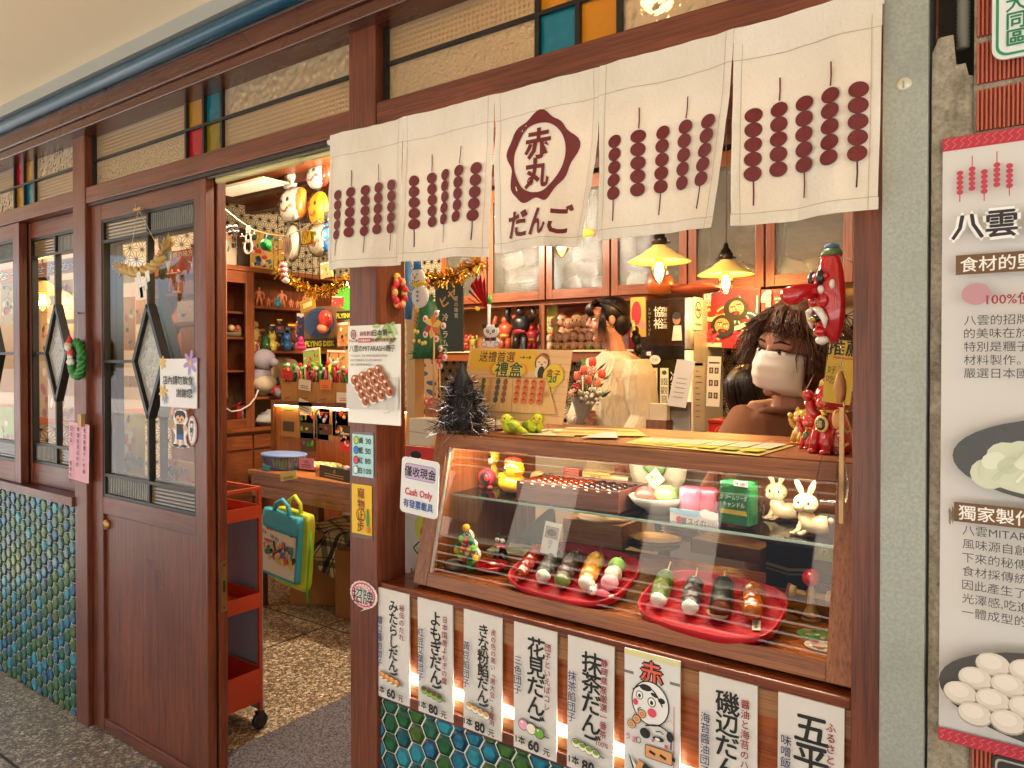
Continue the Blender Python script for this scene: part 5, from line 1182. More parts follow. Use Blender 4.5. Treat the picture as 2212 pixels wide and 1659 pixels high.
# red fish dish, leaf plate
p=at(1062,1234,Z=ZF);t=thing('fish_dish','small red glass dish with a goldfish painted inside','dish',p)
MB().mat(mat('#a3131d',.12,coat=.6)).lathe([(0,.001),(.026,.001),(.042,.010),(.049,.021),(.047,.022),(.040,.012),(.024,.004),(0,.004)],p,28).build('bowl',t)
pr=Print(Matrix.Translation(p+Vector((0,0,.0045))));pr.ell(.004,-.004,.018,.009,'#d94a2a',14,-.3);pr.poly([(.02,-.008),(.032,-.002),(.031,-.018)],'#d94a2a');pr.ell(-.006,-.003,.0035,.0035,'#efe6cf',10);pr.line([(.0,.004),(.008,.012)],.002,'#e6c25a');pr.build('fish',t)
p=at(1085,1196,Z=ZF);t=thing('leaf_plate','pale square plate with a dark leaf drawing behind the black cat figurine','plate',p+Vector((0,.05,0)))
b=MB(Matrix.Translation(p+Vector((.03,.045,.004))) @ Matrix.Rotation(R(9),4,'Z')).mat(mat('#c9c3b0',.25,coat=.3));b.prism([(-.085,-.05),(.085,-.05),(.09,.055),(-.09,.055)],-.003,.006);b.build('plate',t,bevel=.003)
pr=Print(b.M @ Matrix.Translation((0,0,.0062)));
for k in range(3):pr.ell(-.03+.03*k,-.005+.01*k,.03,.010,('#3f4a33','#55603f','#34402c')[k],12,.5-.3*k)
pr.build('leaf_drawing',t)
# black cat figurine
p=at(1086,1215,Z=ZF);k_=mpp(p);H=66*k_;t=thing('cat_figurine','small black cat figurine with big white eyes and red mouth','figurine',p);u=H
CB=mat('#191817',.45)
b=MB().mat(CB).ball(p+Vector((0,0,.68*u)),(.24*u,.2*u,.2*u),16).lathe([(.05*u,.50*u),(.12*u,.40*u),(.17*u,.25*u),(.13*u,.12*u)],p,14)
for s_ in (-1,1):b.tube([p+Vector((.1*u*s_,-.02,.36*u)),p+Vector((.2*u*s_,-.015,.2*u)),p+Vector((.22*u*s_,-.02,.01*u))],[.05*u,.06*u,.055*u],8).lathe([(.07*u,0),(.02*u,.12*u),(0,.13*u)],p+Vector((.17*u*s_,0,.8*u)),8).tube([p+Vector((.05*u*s_,-.02,.2*u)),p+Vector((.08*u*s_,-.035,.0))],.05*u,8)
b.build('body',t)
b=MB().mat(mat('#e9e4d6',.3))
for s_ in (-1,1):b.ball(p+Vector((.10*u*s_,-.15*u,.76*u)),(.10*u,.07*u,.07*u),12)
b.build('eyes',t)
b=MB().mat(mat('#141312',.3))
for s_ in (-1,1):b.ball(p+Vector((.06*u*s_,-.215*u,.77*u)),.02*u,8)
b.build('pupils',t)
MB().mat(mat('#b8161c',.2,coat=.5)).ball(p+Vector((0,-.13*u,.57*u)),(.25*u,.13*u,.1*u),16).build('lips',t);MB().mat(mat('#e8e2d2',.4)).cbox(p+Vector((.03*u,-.262*u,.56*u)),(.09*u,.01,.05*u)).build('tooth',t)
# pompom candy tree
p=at(1018,1232,Z=ZF);k_=mpp(p);t=thing('candy_tree','little tree of striped candy discs and coloured pompoms','ornament',p)
MB().mat(mat('#3f8a3c',.7)).lathe([(.012,0),(.012,.05),(.010,.05)],p,12).build('trunk',t)
b=MB().mat(mat('#cfc4b4',.3))
disc=[(0,2.55),(-.42,1.75),(.5,1.7),(-.85,1.0),(0,.92),(.9,.88)]
for i,(x,z) in enumerate(disc):
 c_=p+Vector((x*.026,-.012,.028+z*.027));q=MB().mat(mat('#e4dccd',.3)).lathe([(.0,.006),(.0165,.006),(.0175,0),(.0165,-.006),(0,-.006)],c_,18,'Y').build('candy_disc',t);ORG[q.name]=ORG[t.name]
 pr=Print(face(c_+Vector((0,-.0062,0))));col=('#2f7a3c','#c2322c','#2f5fa8','#b97a2a','#c23a3a','#b02a58')[i]
 pr.ring(0,0,.0165,.0165,.003,col,16);pr.ell(0,0,.007,.0075,'#e9c4b4',12);pr.ell(0,.004,.006,.003,col,8)
 for k in range(6):a_=k*pi/3;pr.ell(.0105*cos(a_),.0105*sin(a_),.0026,.0026,col,8)
 pr.build('candy_art',q)
for i,(x,z,c_) in enumerate(((0,3.35,'#e0a81c'),(-.62,2.2,'#6db33a'),(.62,2.15,'#2f7a42'),(-.95,1.45,'#2f7a42'),(1.0,1.4,'#6fc23a'),(-1.25,.95,'#d8c22a'),(1.3,.5,'#e0c81f'),(-.65,.42,'#6fc23a'),(.4,.35,'#2f7a42'),(-.2,.22,'#c2322c'),(.05,2.05,'#c9222a'),(-.4,1.3,'#e0622a'),(.45,1.28,'#e0b81f'))):
 MB().mat(mat(c_,.95,bump=.8,bscale=400)).ball(p+Vector((x*.026,-.022,.03+z*.027)),.0095 if i else .0115,10,lump(i,.15,5)).build('pompom',t)
# pale pebbles at the left end, green folded cone
p=at(985,1228,Z=ZF);MB().mat(mat('#6a5f4c',.6)).lathe([(.03,0),(.034,.01),(.026,.022),(0,.026)],p,16).build('paperweight',None,'round grey-brown paperweight at the left end of the case floor','paperweight')
p=at(1150,1172,Z=ZF);t=thing('fabric_cone','pale green stiff fabric folded into a leaning cone at the back of the case','fabric',p)
vs_,fs_=[],[];n=20
for i in range(8):
 v=i/7
 for k in range(n):a_=2*pi*k/n;rr=(.062*(1-v)**.8+.006)*(1+.10*sin(3*a_+1));vs_.append(p+Vector((rr*cos(a_)+.055*v**1.4,.03+rr*.6*sin(a_),.002+.11*v)))
for i in range(7):
 for k in range(n):fs_.append((i*n+k,i*n+(k+1) % n,(i+1)*n+(k+1) % n,(i+1)*n+k))
MB().mat(mat('#77835a',.7)).add(vs_,fs_,True).build('cone',t);MB().mat(mat('#2f4a3c',.8)).lathe([(.06,0),(.068,.008),(.066,.018),(.058,.02)],p+Vector((0,.03,0)),20,sy=.7).build('hem',t)
# back row: wooden box with round acrylic stand, gilded boxes, stack of plates, napkins, wrapped box
p=at(1262,1160,Z=ZF+.03);b=MB().mat(lw('X')).box((p.x-.09,p.y+.02,ZF+.001),(p.x+.12,p.y+.16,ZF+.075));b.build('wooden_box',None,'plain pale wooden box at the back under the glass shelf','box',bevel=.002) if True else None
zt2=ZF+.0755;p2=Vector((p.x+.02,p.y+.09,zt2));t=thing('round_stand','round cream stand with clear post on the pale wooden box','stand',p2)
MB().mat(mat('#d9c79a',.35)).lathe([(0,.0),(.085,.0),(.087,.003),(.085,.007),(0,.007)],p2,32).build('disc',t);MB().mat(glass('acrylic','#f4efe4',.02)).lathe([(.016,.007),(.016,.11),(0,.112)],p2,16).build('post',t)
for k in range(3):
 p=at(1400,1190,Z=ZF)+Vector((.0,.03,0));MB().mat(mat(('#8c7440','#77613a','#a8905a')[k],.25,.5)).lathe([(0,.001),(.035,.001),(.062,.010),(.068,.014),(.062,.013),(.034,.005),(0,.005)],p+Vector((.004*k,0,.012*k)),26,sx=1.25).build('oval_plate',None,('bottom','middle','top')[k]+' plate of the stack of gilded oval plates in the case','plate','stacked gilded plates')
p=at(1450,1172,Z=ZF)+Vector((.01,.05,0));t=thing('napkin_stack','fanned stack of cream paper slips on a spike in the case','paper slips',p)
b=MB()
for k in range(11):q=MB(Matrix.Translation(p+Vector((0,0,.004+k*.005))) @ Matrix.Rotation(R(rnd.uniform(-16,16)),4,'Z') @ Matrix.Rotation(R(rnd.uniform(-4,4)),4,'X'));b.M=q.M;b.mat(mat(('#d8caa6','#e4dac0','#cdbd96')[k % 3],.8)).prism([(-.055,-.03),(.055,-.03),(.055,.03),(-.055,.03)],0,.0012)
b.build('slips',t);MB().mat(mat('#4a453f',.3,.8)).tube([p+Vector((-.02,0,0)),p+Vector((-.02,0,.1))],.0016,6).build('spike',t)
c_=at(1563,1205,Z=ZF);t=thing('wrapped_box','flat brown gift box in clear wrapping behind the right tray','box',c_+Vector((0,.06,0)))
M=Matrix.Translation(c_+Vector((0.01,.055,.001))) @ Matrix.Rotation(R(-4),4,'Z')
MB(M).mat(mat('#8a6238',.45)).box((-.105,-.06,0),(.105,.06,.042)).build('box',t,bevel=.002);MB(M).mat(film()).box((-.108,-.063,0),(.108,.063,.045)).build('wrapping',t)
pr=Print(M @ Matrix.Translation((0,0,.0425)));pr.poly([(-.1,-.055),(-.055,-.055),(-.075,-.03),(-.1,-.035)],'#a8862e');pr.build('label',t)
p=at(1715,1237,Z=ZF)+Vector((0,.02,0));t=thing('scale_plate','dark oval plate with a cream paper printed with fish scales','plate',p)
MB().mat(mat('#4a3a2c',.3,.3)).lathe([(0,.001),(.04,.001),(.062,.012),(.066,.018),(.06,.016),(.038,.006),(0,.006)],p,26,sx=1.2).build('plate',t)
b=MB(Matrix.Translation(p+Vector((0,-.01,.022))) @ Matrix.Rotation(R(8),4,'Z')).mat(mat('#cdb98a',.6));b.prism([(-.07,-.022),(.06,-.03),(.074,0),(.055,.03),(-.06,.024)],0,.002);b.build('paper',t)
pr=Print(b.M @ Matrix.Translation((0,0,.0022)))
for k in range(9):pr.line([(-.03+k*.009,-.022),(-.02+k*.009,.018)],.0014,'#6a573a');
for k in range(4):pr.line([(-.035,-.018+k*.011),(.05,-.022+k*.011)],.0014,'#6a573a')
pr.build('scales',t)
# kendama toy
p=at(1752,1338,Z=ZF);k_=mpp(p);t=thing('kendama','wooden cup-and-ball toy with a red ball at the right end of the case','toy',p)
LWm=mat('#b08a56',.45)
b=MB().mat(LWm).lathe([(.022,0),(.02,.004),(.009,.03),(.0085,.045),(.012,.06),(.006,.07),(.004,.085)],p,16);b.lathe([(.006,-.03),(.014,-.034),(.017,-.05),(.012,-.046),(0,-.042)],p+Vector((0,0,.055)),14,'X').lathe([(.006,.03),(.014,.034),(.017,.05),(.012,.046),(0,.042)],p+Vector((0,0,.055)),14,'X').tube([p+Vector((-.032,0,.055)),p+Vector((.032,0,.055))],.007)
b.build('handle',t);b=MB().mat(mat('#8d3226',.4)).lathe([(.0176,-.044),(.0176,-.05)],p+Vector((0,0,.055)),14,'X').lathe([(.0176,.044),(.0176,.05)],p+Vector((0,0,.055)),14,'X').lathe([(.0195,.006),(.0165,.012)],p,16).build('stripes',t)
MB().mat(mat('#c4202c',.15,coat=.6)).ball(p+Vector((0,0,.093)),.0195,18).build('ball',t)
for i,(px,py,c_,lab) in enumerate(((1760,1372,'#5f8a4a','round green picture sticker lying at the front right of the case'),(1778,1400,'#b9ab98','round cream picture sticker lying at the front right corner of the case'))):
 p=at(px,py,Z=ZF);p.y=max(p.y,YF+.062);M=Matrix.Translation(p+Vector((0,0,.002+.002*i)))
 o,pr=panel('round_sticker',lab,'sticker',M,.07,.07,c_,.001,outline=[(.036*cos(2*pi*k/24),.030*sin(2*pi*k/24)) for k in range(24)])
 for k in range(9):pr.ell(rnd.uniform(-.022,.022),rnd.uniform(-.018,.018),rnd.uniform(.004,.009),rnd.uniform(.003,.006),('#c96a6a','#e0d3c0','#3f6a3c','#7a3a34')[k % 4],10,rnd.uniform(0,3))
 pr.build('print',o)
for k in range(1):
 o,pr,w,h=sheet('packet','yellow-green packet standing at the right back of the case','packet',1760,1168,1800,1240,1.86,'#a9b42a',.02);pr.rect(-w*.5,-h*.5,w*.5,-h*.1,'#7a2a22');pr.text('お',0,.02,.03,'#f0ead2',.03);pr.build('print',o)
o,pr,w,h=sheet('cloth_roll','dark rolled cloth with a braided cord at the back right of the case','cloth',1655,1178,1755,1270,1.93,mat('#262019',.8),.05);pr.line([(-w/2,-.0),(0,-.008),(w/2,.0)],.008,'#8a7a55');pr.line([(-w/2,-.011),(0,-.02),(w/2,-.011)],.006,'#6f6248');pr.build('cord',o)
# on the glass shelf
def rabbit(px,py,hpx,label,Y,flip=1):
 p=at(px,py,Y=Y);p.z=ZS+.0005;u=hpx*mpp(p);t=thing('rabbit_figurine',label,'figurine',p,'white ceramic rabbits');WH=mat('#c2b48c',.15,coat=.6)
 V=lambda x,y,z:p+Vector((x*u*flip,y*u,z*u))
 b=MB().mat(WH).ball(V(0,0,.56),(.215*u,.18*u,.18*u),18).ball(V(-.08,-.09,.50),(.11*u,.10*u,.09*u),12).ball(V(.08,-.09,.50),(.11*u,.10*u,.09*u),12).tube([V(0,.01,.46),V(.01,.0,.33),V(.05,.02,.2),V(.2,.06,.18),V(.36,.09,.2)],[.09*u,.15*u,.18*u,.18*u,.16*u],14).ball(V(.40,.10,.28),(.055*u,)*3,10)
 for s_ in (-.055,.075):b.tube([V(s_,-.03,.24),V(s_-.05,-.08,.08),V(s_-.11,-.12,.03)],[.05*u,.05*u,.045*u],10).ball(V(s_-.13,-.13,.032),(.06*u,.045*u,.033*u),10)
 for s_ in (-1,1):b.tube([V(.05*s_,0,.68),V(.10*s_,0,.82),V(.15*s_,-.01,.93),V(.17*s_,-.02,.985)],[.035*u,.055*u,.045*u,.012*u],10)
 b.build('body',t)
 b=MB().mat(mat('#d99a90',.4))
 for s_ in (-1,1):b.tube([V(.075*s_,-.045,.76),V(.11*s_,-.05,.84),V(.145*s_,-.045,.92)],[.012*u,.022*u,.010*u],8)
 b.ball(V(0,-.195,.535),(.018*u,.012*u,.013*u),8);b.build('pink_marks',t)
 b=MB().mat(mat('#4a2418',.2))
 for s_ in (-1,1):b.ball(V(.085*s_,-.158,.59),(.024*u,.018*u,.034*u),10)
 b.build('eyes',t)
rabbit(1677,1131,108,'white ceramic rabbit, the left one further back on the glass shelf',1.78)
rabbit(1740,1160,122,'white ceramic rabbit, the right one nearer the glass',1.66)
p=at(1108,1066,Y=1.70);p.z=ZS;u=78*mpp(p);t=thing('duck_toy','yellow rubber duck with a red cap on the glass shelf','toy',p);YE=mat('#d8991a',.25,coat=.4);V=lambda x,y,z:p+Vector((x*u,y*u,z*u))
MB().mat(YE).ball(V(0,0,.27),(.46*u,.36*u,.27*u),20).ball(V(-.40,.05,.42),(.14*u,.16*u,.12*u),12).ball(V(.07,-.05,.68),(.30*u,.28*u,.28*u),20).build('body',t)
MB().mat(mat('#c8301e',.4)).ball(V(.02,-.02,.88),(.26*u,.25*u,.13*u),16).build('cap',t);MB().mat(mat('#d97a1c',.4)).ball(V(.30,-.18,.64),(.14*u,.12*u,.06*u),12).build('beak',t)
MB().mat(mat('#1c1a17',.2)).ball(V(-.04,-.30,.72),(.06*u,.03*u,.09*u),12).build('eye',t);MB().mat(mat('#efe9da',.3)).ball(V(-.03,-.325,.74),(.03*u,.015*u,.045*u),8).build('eye_highlight',t)
p=at(1061,1058,Y=1.80);p.z=ZS;u=88*mpp(p);t=thing('rabbit_toy','yellow and cream rabbit doll behind the rubber duck','toy',p);V=lambda x,y,z:p+Vector((x*u,y*u,z*u))
MB().mat(mat('#c8a62a',.4)).lathe([(.2*u,0),(.22*u,.2*u),(.12*u,.45*u),(.1*u,.5*u)],p,16).ball(V(0,0,.66),(.23*u,.2*u,.22*u),16).lathe([(.1*u,0),(.13*u,.12*u),(.1*u,.13*u)],V(0,0,.87),12).build('body',t);MB().mat(mat('#d9d0b0',.4)).ball(V(.02,-.12,.58),(.16*u,.12*u,.12*u),14).build('muzzle',t);MB().mat(mat('#26221e',.2)).ball(V(-.07,-.18,.7),(.04*u,.03*u,.07*u),10).ball(V(.1,-.19,.7),(.04*u,.03*u,.07*u),10).build('eyes',t)
p=at(1052,1060,Y=1.72);p.z=ZS;u=45*mpp(p);t=thing('round_toy','small round pink and black toy in front of the rabbit doll','toy',p);V=lambda x,y,z:p+Vector((x*u,y*u,z*u))
MB().mat(mat('#cc3f4c',.35)).ball(V(0,0,.52),(.46*u,.4*u,.44*u),16).ball(V(-.25,-.1,.1),(.14*u,.14*u,.1*u),8).ball(V(.25,-.1,.1),(.14*u,.14*u,.1*u),8).build('body',t);MB().mat(mat('#23262a',.3)).ball(V(.08,-.28,.5),(.3*u,.15*u,.33*u),14).build('visor',t);MB().mat(mat('#d42a3a',.3)).ball(V(.3,-.4,.55),(.16*u,.1*u,.14*u),10).build('nose',t)
p=at(1172,1042,Y=1.83);p.z=ZS;MB().mat(mat('#2a2a28',.4)).ball(p+Vector((0,0,.022)),(.034,.026,.022),14).mat(mat('#c79a62',.5)).ball(p+Vector((-.012,-.006,.03)),(.026,.02,.02),12).build('clay_ornament',None,'small black and tan rounded ornament right of the rubber duck','ornament')
# wooden box of glazed dango
a,c=at(1118,1085,Y=1.63),at(1338,1125,Y=1.63);t=thing('dango_box','long brown wooden box filled with glazed dango on the glass shelf','box',((a.x+c.x)/2,1.70,ZS));x0,x1=a.x,c.x;y0_,y1_=1.625,1.79;hz=.052
DW=wood('boxwood','#4a2b20','#6b4334','X',.5);b=MB().mat(DW).box((x0,y0_,ZS),(x1,y1_,ZS+.008)).box((x0,y0_,ZS+.008),(x1,y0_+.008,ZS+hz)).box((x0,y1_-.008,ZS+.008),(x1,y1_,ZS+hz)).box((x0,y0_+.008,ZS+.008),(x0+.008,y1_-.008,ZS+hz)).box((x1-.008,y0_+.008,ZS+.008),(x1,y1_-.008,ZS+hz));b.build('box',t)
n=9
for i in range(n):
 x=x0+.022+(x1-x0-.044)*i/(n-1)
 q=MB().mat(mat('#5d2410' if i<5 else '#2a1a14',.15,coat=.5))
 for k in range(5):q.ball((x,y0_+.024+k*.029,ZS+.04),(.0145,.0145,.013),10)
 q.build('dango_row',t);MB().mat(mat('#d8b98a',.6)).tube([(x,y0_+.008,ZS+.046),(x,y0_-.012,ZS+.05)],.0016,5).build('stick',t)
for i,(x0_,y0q,x1_,y1q,c_,st,lab) in enumerate(((1216,1012,1250,1048,'#a85a48','','red-brown brick-shaped snack box at the back of the shelf'),(1258,1020,1318,1048,'#c9a45a','団子','low tan snack box with small writing at the back of the shelf'),(1318,1030,1356,1060,'#d6c59a','','curved cream card at the back of the shelf'))):
 o,pr,w,h=sheet('snack_box',lab,'box',x0_,y0q,x1_,y1q,1.92,c_,.03)
 if st:pr.text(st,0,0,.02,'#4a2f22',.01)
 for k in range(3):pr.line([(-w/2,-h*.3+k*h*.3),(w/2,-h*.3+k*h*.3)],.0015,'#6a4636')
 pr.build('print',o)
# dessert bowl, round plate on stand, cards, candle box
p=at(1420,1112,Y=1.70);p.z=ZS;t=thing('dessert_bowl','white bowl with a green and pink jelly dessert under film','bowl',p)
MB().mat(mat('#b5ae9e',.2,coat=.4)).lathe([(.03,0),(.034,.008),(.06,.022),(.072,.040),(.069,.041),(.055,.024),(0,.016)],p,28).build('bowl',t);MB().mat(mat('#c8504a',.3)).ball(p+Vector((-.03,0,.04)),(.03,.03,.02),12).mat(mat('#6d9a5a',.3)).ball(p+Vector((.02,.01,.045)),(.032,.03,.022),12).build('jelly',t)
p=at(1418,1075,Y=1.86);p.z=ZS;t=thing('display_plate','round cream plate standing upright with a green sweet on it','plate',p)
MB().mat(mat('#a39b86',.25,coat=.3)).lathe([(0,.006),(.06,.006),(.085,-.004),(.084,-.009),(0,0)],p+Vector((0,0,.086)),30,'Y').build('plate',t);MB().mat(mat('#5f7d4a',.5)).ball(p+Vector((.0,-.015,.095)),(.036,.012,.03),14,lump(3,.3)).build('sweet',t)
o,pr=panel('price_tag','small yellow price tag leaning on the upright plate','tag',face(p+Vector((.012,-.035,.06)),roll=R(45),tilt=R(10)),.042,.042,'#d9cf9a',.001);pr.text('團子',0,.004,.012,'#4a3f2a',.01,rot=-.78);pr.build('print',o)
o,pr,w,h=sheet('label_card','white label card with a red dot and blue wave on the shelf edge','card',1447,1103,1551,1142,1.625,'#d9d6d2',.0015);pr.poly([(-w/2,h*.5),(w/2,h*.5),(w/2,h*.28),(-w*.1,h*.15),(-w/2,h*.3)],'#7fb4cf');pr.ell(w*.25,h*.4,.014,.010,'#e6e4e0');pr.ell(w*.37,h*.32,.016,.010,'#e6e4e0');pr.ell(-w*.3,-h*.08,.0075,.0075,'#b8304a');pr.text('夏スイカ',.0,-h*.12,.0155,'#3a2f3c',.02);pr.text('キャンドル',w*.33,-h*.14,.0095,'#8d8894',0);pr.build('print',o)
for i,(x0_,x1_,c_) in enumerate(((1470,1515,'#a8546a'),(1518,1556,'#8d3a4a'))):
 p=at((x0_+x1_)/2,1105,Y=1.70+.01*i);p.z=ZS;MB().mat(mat(c_,.3,sub=0)).lathe([(.026,0),(.028,.004),(.028,.066),(.024,.07),(0,.07)],p,20).build('candle',None,('paler','darker')[i]+' pink melon candle behind the label card','candle','pink candles on the shelf')
p=at(1597,1142,Y=1.655);p.z=ZS;t=thing('candle_box','clear box holding a green printed candle pack on the glass shelf','box',p);M=Matrix.Translation(p) @ Matrix.Rotation(R(-8),4,'Z')
MB(M).mat(film()).box((-.046,-.03,0),(.046,.03,.116)).build('clear_box',t);MB(M).mat(mat('#1e6b3c',.35)).box((-.036,-.026,.008),(.036,.02,.104)).build('pack',t,bevel=.004)
pr=Print(M @ face((0,-.0262,.056)));pr.text('クリームソーダ',.0,.014,.013,'#e0e8d6',.02,.064);pr.text('キャンドル',0,-.002,.0125,'#e0e8d6',.02,.052);pr.poly([(-.032,-.024),(.032,-.024),(.030,-.014),(-.030,-.014)],'#cdb22f');pr.rect(.0,.040,.034,.053,'#d4d2cc');pr.text('¥ 680',.017,.046,.009,INK,.01);pr.build('print',t)
# ------------------------------------------------------------ people
def skin(c,name):
 m=mat(c,.5,name=name,sub=.25);return m
def fuse(o,vox,it=6):
 md=o.modifiers.new('fuse','REMESH');md.mode='VOXEL';md.voxel_size=vox;md.use_smooth_shade=True
 sm=o.modifiers.new('soften','SMOOTH');sm.factor=.5;sm.iterations=it;return o
def head_mesh(b,H):
 b.M=H
 b.ball((0,.016,.036),(.072,.090,.078),20).ball((0,-.022,-.028),(.058,.066,.074),20).ball((0,-.036,-.078),(.036,.042,.030),16).ball((0,-.069,-.096),(.017,.013,.013),12)
 b.ball((0,-.060,.028),(.052,.026,.030),14).tube([(0,-.082,.020),(0,-.093,.0),(0,-.104,-.022),(0,-.092,-.03)],[.006,.008,.0105,.006],10)
 for s_ in (-1,1):
  b.ball((.010*s_,-.092,-.026),(.0075,.008,.006),8).ball((.034*s_,-.058,-.03),(.024,.022,.026),12).ball((.073*s_,.012,-.004),(.008,.018,.028),12)
 b.ball((0,-.0845,-.052),(.020,.010,.0055),10).ball((0,-.081,-.062),(.017,.010,.006),10)
 b.tube([(0,.02,-.05),(0,.03,-.11),(0,.036,-.17)],[.052,.047,.056],16)
 b.M=Matrix()
def face_bits(t,H,mouth=True,lipc='#a2503f'):
 b=MB(H).mat(mat('#e6dfd4',.3))
 for s_ in (-1,1):b.ball((.031*s_,-.0735,.006),(.0145,.010,.0068),12)
 b.build('eye_whites',t)
 b=MB(H).mat(mat('#1c1210',.15))
 for s_ in (-1,1):b.ball((.029*s_ ,-.0815,.006),(.0062,.004,.0062),10)
 b.build('irises',t)
 b=MB(H).mat(mat('#20140f',.8))
 for s_ in (-1,1):b.tube([(.016*s_,-.083,.0125),(.030*s_,-.0845,.0155),(.045*s_,-.0755,.0115)],[.0012,.0022,.001],6).tube([(.013*s_,-.087,.030),(.030*s_,-.0845,.035),(.050*s_,-.069,.029)],[.002,.003,.0015],6)
 b.build('lashes_and_brows',t)
 if mouth:
  MB(H).mat(mat(lipc,.35)).ball((0,-.0895,-.0515),(.018,.0075,.0045),12).ball((0,-.0875,-.0600),(.015,.0075,.0048),12).build('lips',t)
def hand(b,wrist,dirv,up,s=1.,curl=.5,thumb=1):
 "palm with four separate curled fingers and a thumb from the side of the palm"
 d=Vector(dirv).normalized();n=Vector(up);n=(n-d*n.dot(d)).normalized();sd_=d.cross(n)
 w=Vector(wrist);P=lambda a,l,h:w+d*a*s+sd_*l*s+n*h*s
 b.tube([P(-.02,0,0),P(.0,0,0),P(.035,0,.0),P(.075,0,-.002)],[.024*s,.024*s,.030*s,.028*s],12)
 for k,(l,L) in enumerate(((-.030,.070),(-.010,.080),(.011,.074),(.030,.058))):
  pts=[P(.062,l*.8,0)];a_=0;x,h=.075,0.
  for j,f in enumerate((.45,.32,.26)):a_ += curl*(.5,1.,.9)[j];x += L*f*cos(a_);h -= L*f*sin(a_);pts.append(P(x,l,h))
  b.tube(pts,[.0095*s,.0088*s,.008*s,.0066*s],10)
 b.tube([P(.015,-.022*thumb,-.004),P(.040,-.046*thumb,-.012),P(.068,-.050*thumb,-.022),P(.085,-.044*thumb,-.03)],[.013*s,.0115*s,.0098*s,.008*s],10)
def hairmat(dark,light,name):
 if name in MATS:return MATS[name]
 m,t,b_=newmat(name);tc=t.nodes.new('ShaderNodeTexCoord');mp=t.nodes.new('ShaderNodeMapping');mp.inputs['Scale'].default_value=(160,160,14);t.links.new(tc.outputs['Object'],mp.inputs[0])
 n=nodes_noise(t,1,4,mp.outputs[0]);t.links.new(ramp(t,n.outputs[0],[(.35,dark),(.7,light)]).outputs[0],b_.inputs['Base Color']);b_.inputs['Roughness'].default_value=.42;b_.inputs['Specular IOR Level'].default_value=.35
 bp=t.nodes.new('ShaderNodeBump');bp.inputs['Strength'].default_value=.6;bp.inputs['Distance'].default_value=.003;t.links.new(n.outputs[0],bp.inputs['Height']);t.links.new(bp.outputs[0],b_.inputs['Normal']);return m
def strands(b,H,roots,R_,seed):
 b.M=H
 for pts,w in roots:b.tube(pts,[w*k for k in (.7,1,1,.9,.55,.15)][:len(pts)] if len(pts) <= 6 else w,5,smooth=True)
 b.M=Matrix()

# --- woman with the mask, leaning at the counter
SK1=skin('#a5705a','skin_warm');pB=at(1708,762,Y=2.20)
HB=Matrix.Translation(pB) @ Matrix.Rotation(R(-22),4,'Z') @ Matrix.Rotation(R(3),4,'X') @ Matrix.Rotation(R(9),4,'Y') @ Matrix.Scale(1.13,4)
base=Vector((pB.x+.05,pB.y+.12,0));t=thing('person','person in a brown T-shirt and white face mask leaning behind the display case','person',base)
nb=HB @ Vector((0,.036,-.128));sh=nb+Vector((.02,.05,-.062))
b=MB().mat(SK1);head_mesh(b,HB)
b.tube([nb,sh+Vector((0,.02,.03)),sh+Vector((0,.04,-.12)),sh+Vector((0,.05,-.42))],[.06,.11,.125,.12],18)
SL_,SR_=sh+Vector((-.165,-.015,.0)),sh+Vector((.165,.02,.005))
b.tube([SL_,sh,SR_],[.055,.08,.055],14)
EL=at(1568,1010,Y=2.12);WLp=at(1508,1098,Y=2.17);ER=SR_+Vector((.06,-.04,-.27));WR_=ER+Vector((-.05,-.16,-.06))
b.tube([SL_,(SL_+EL)/2,EL],[.052,.045,.037],14).tube([EL,(EL+WLp)/2,WLp],[.038,.034,.024],14).tube([SR_,(SR_+ER)/2,ER],[.052,.045,.037],14).tube([ER,WR_],[.037,.024],14)
hand(b,WLp,at(1400,1085,Y=2.16)-WLp,(0,0,1),.95,.18,-1);hand(b,WR_,(-.6,-.6,-.1),(0,0,1),.95,.3,1)
fuse(b.build('body',t),.0042,5);face_bits(t,HB,False)
# legs and trousers behind the counter
b=MB().mat(mat('#2b2a2e',.8));hp=sh+Vector((0,.06,-.44))
for s_ in (-1,1):b.tube([hp+Vector((.06*s_,0,.06)),Vector((hp.x+.08*s_,hp.y+.02,.48)),Vector((hp.x+.09*s_,hp.y+.04,.03))],[.105,.075,.055],14).ball((hp.x+.09*s_,hp.y-.02,.035),(.045,.12,.034),12)
b.build('trousers',t)
def cloth_ring(b,rings,n=36,fold=0.,seed=0,dents=9,caps=False):
 "stack of (centre, rx, ry, yaw) ellipses joined into cloth"
 vs_,fs_=[],[]
 for i,(c,rx,ry,yw) in enumerate(rings):
  for k in range(n):
   a_=2*pi*k/n;q=1+fold*noise.noise(Vector((cos(a_)*dents*.3,sin(a_)*dents*.3,i*.55+seed)))
   x,y=rx*cos(a_)*q,ry*sin(a_)*q;vs_.append(Vector(c)+Vector((x*cos(yw)-y*sin(yw),x*sin(yw)+y*cos(yw),0)))
 for i in range(len(rings)-1):
  for k in range(n):fs_.append((i*n+k,i*n+(k+1) % n,(i+1)*n+(k+1) % n,(i+1)*n+k))
 b.add(vs_,fs_+([tuple(range(n))[::-1],tuple(range(n*(len(rings)-1),n*len(rings)))] if caps else []),True)
TEE=mat('#76492e',.9,bump=.5,bscale=22)
b=MB().mat(TEE);c0=sh
yw=R(4)
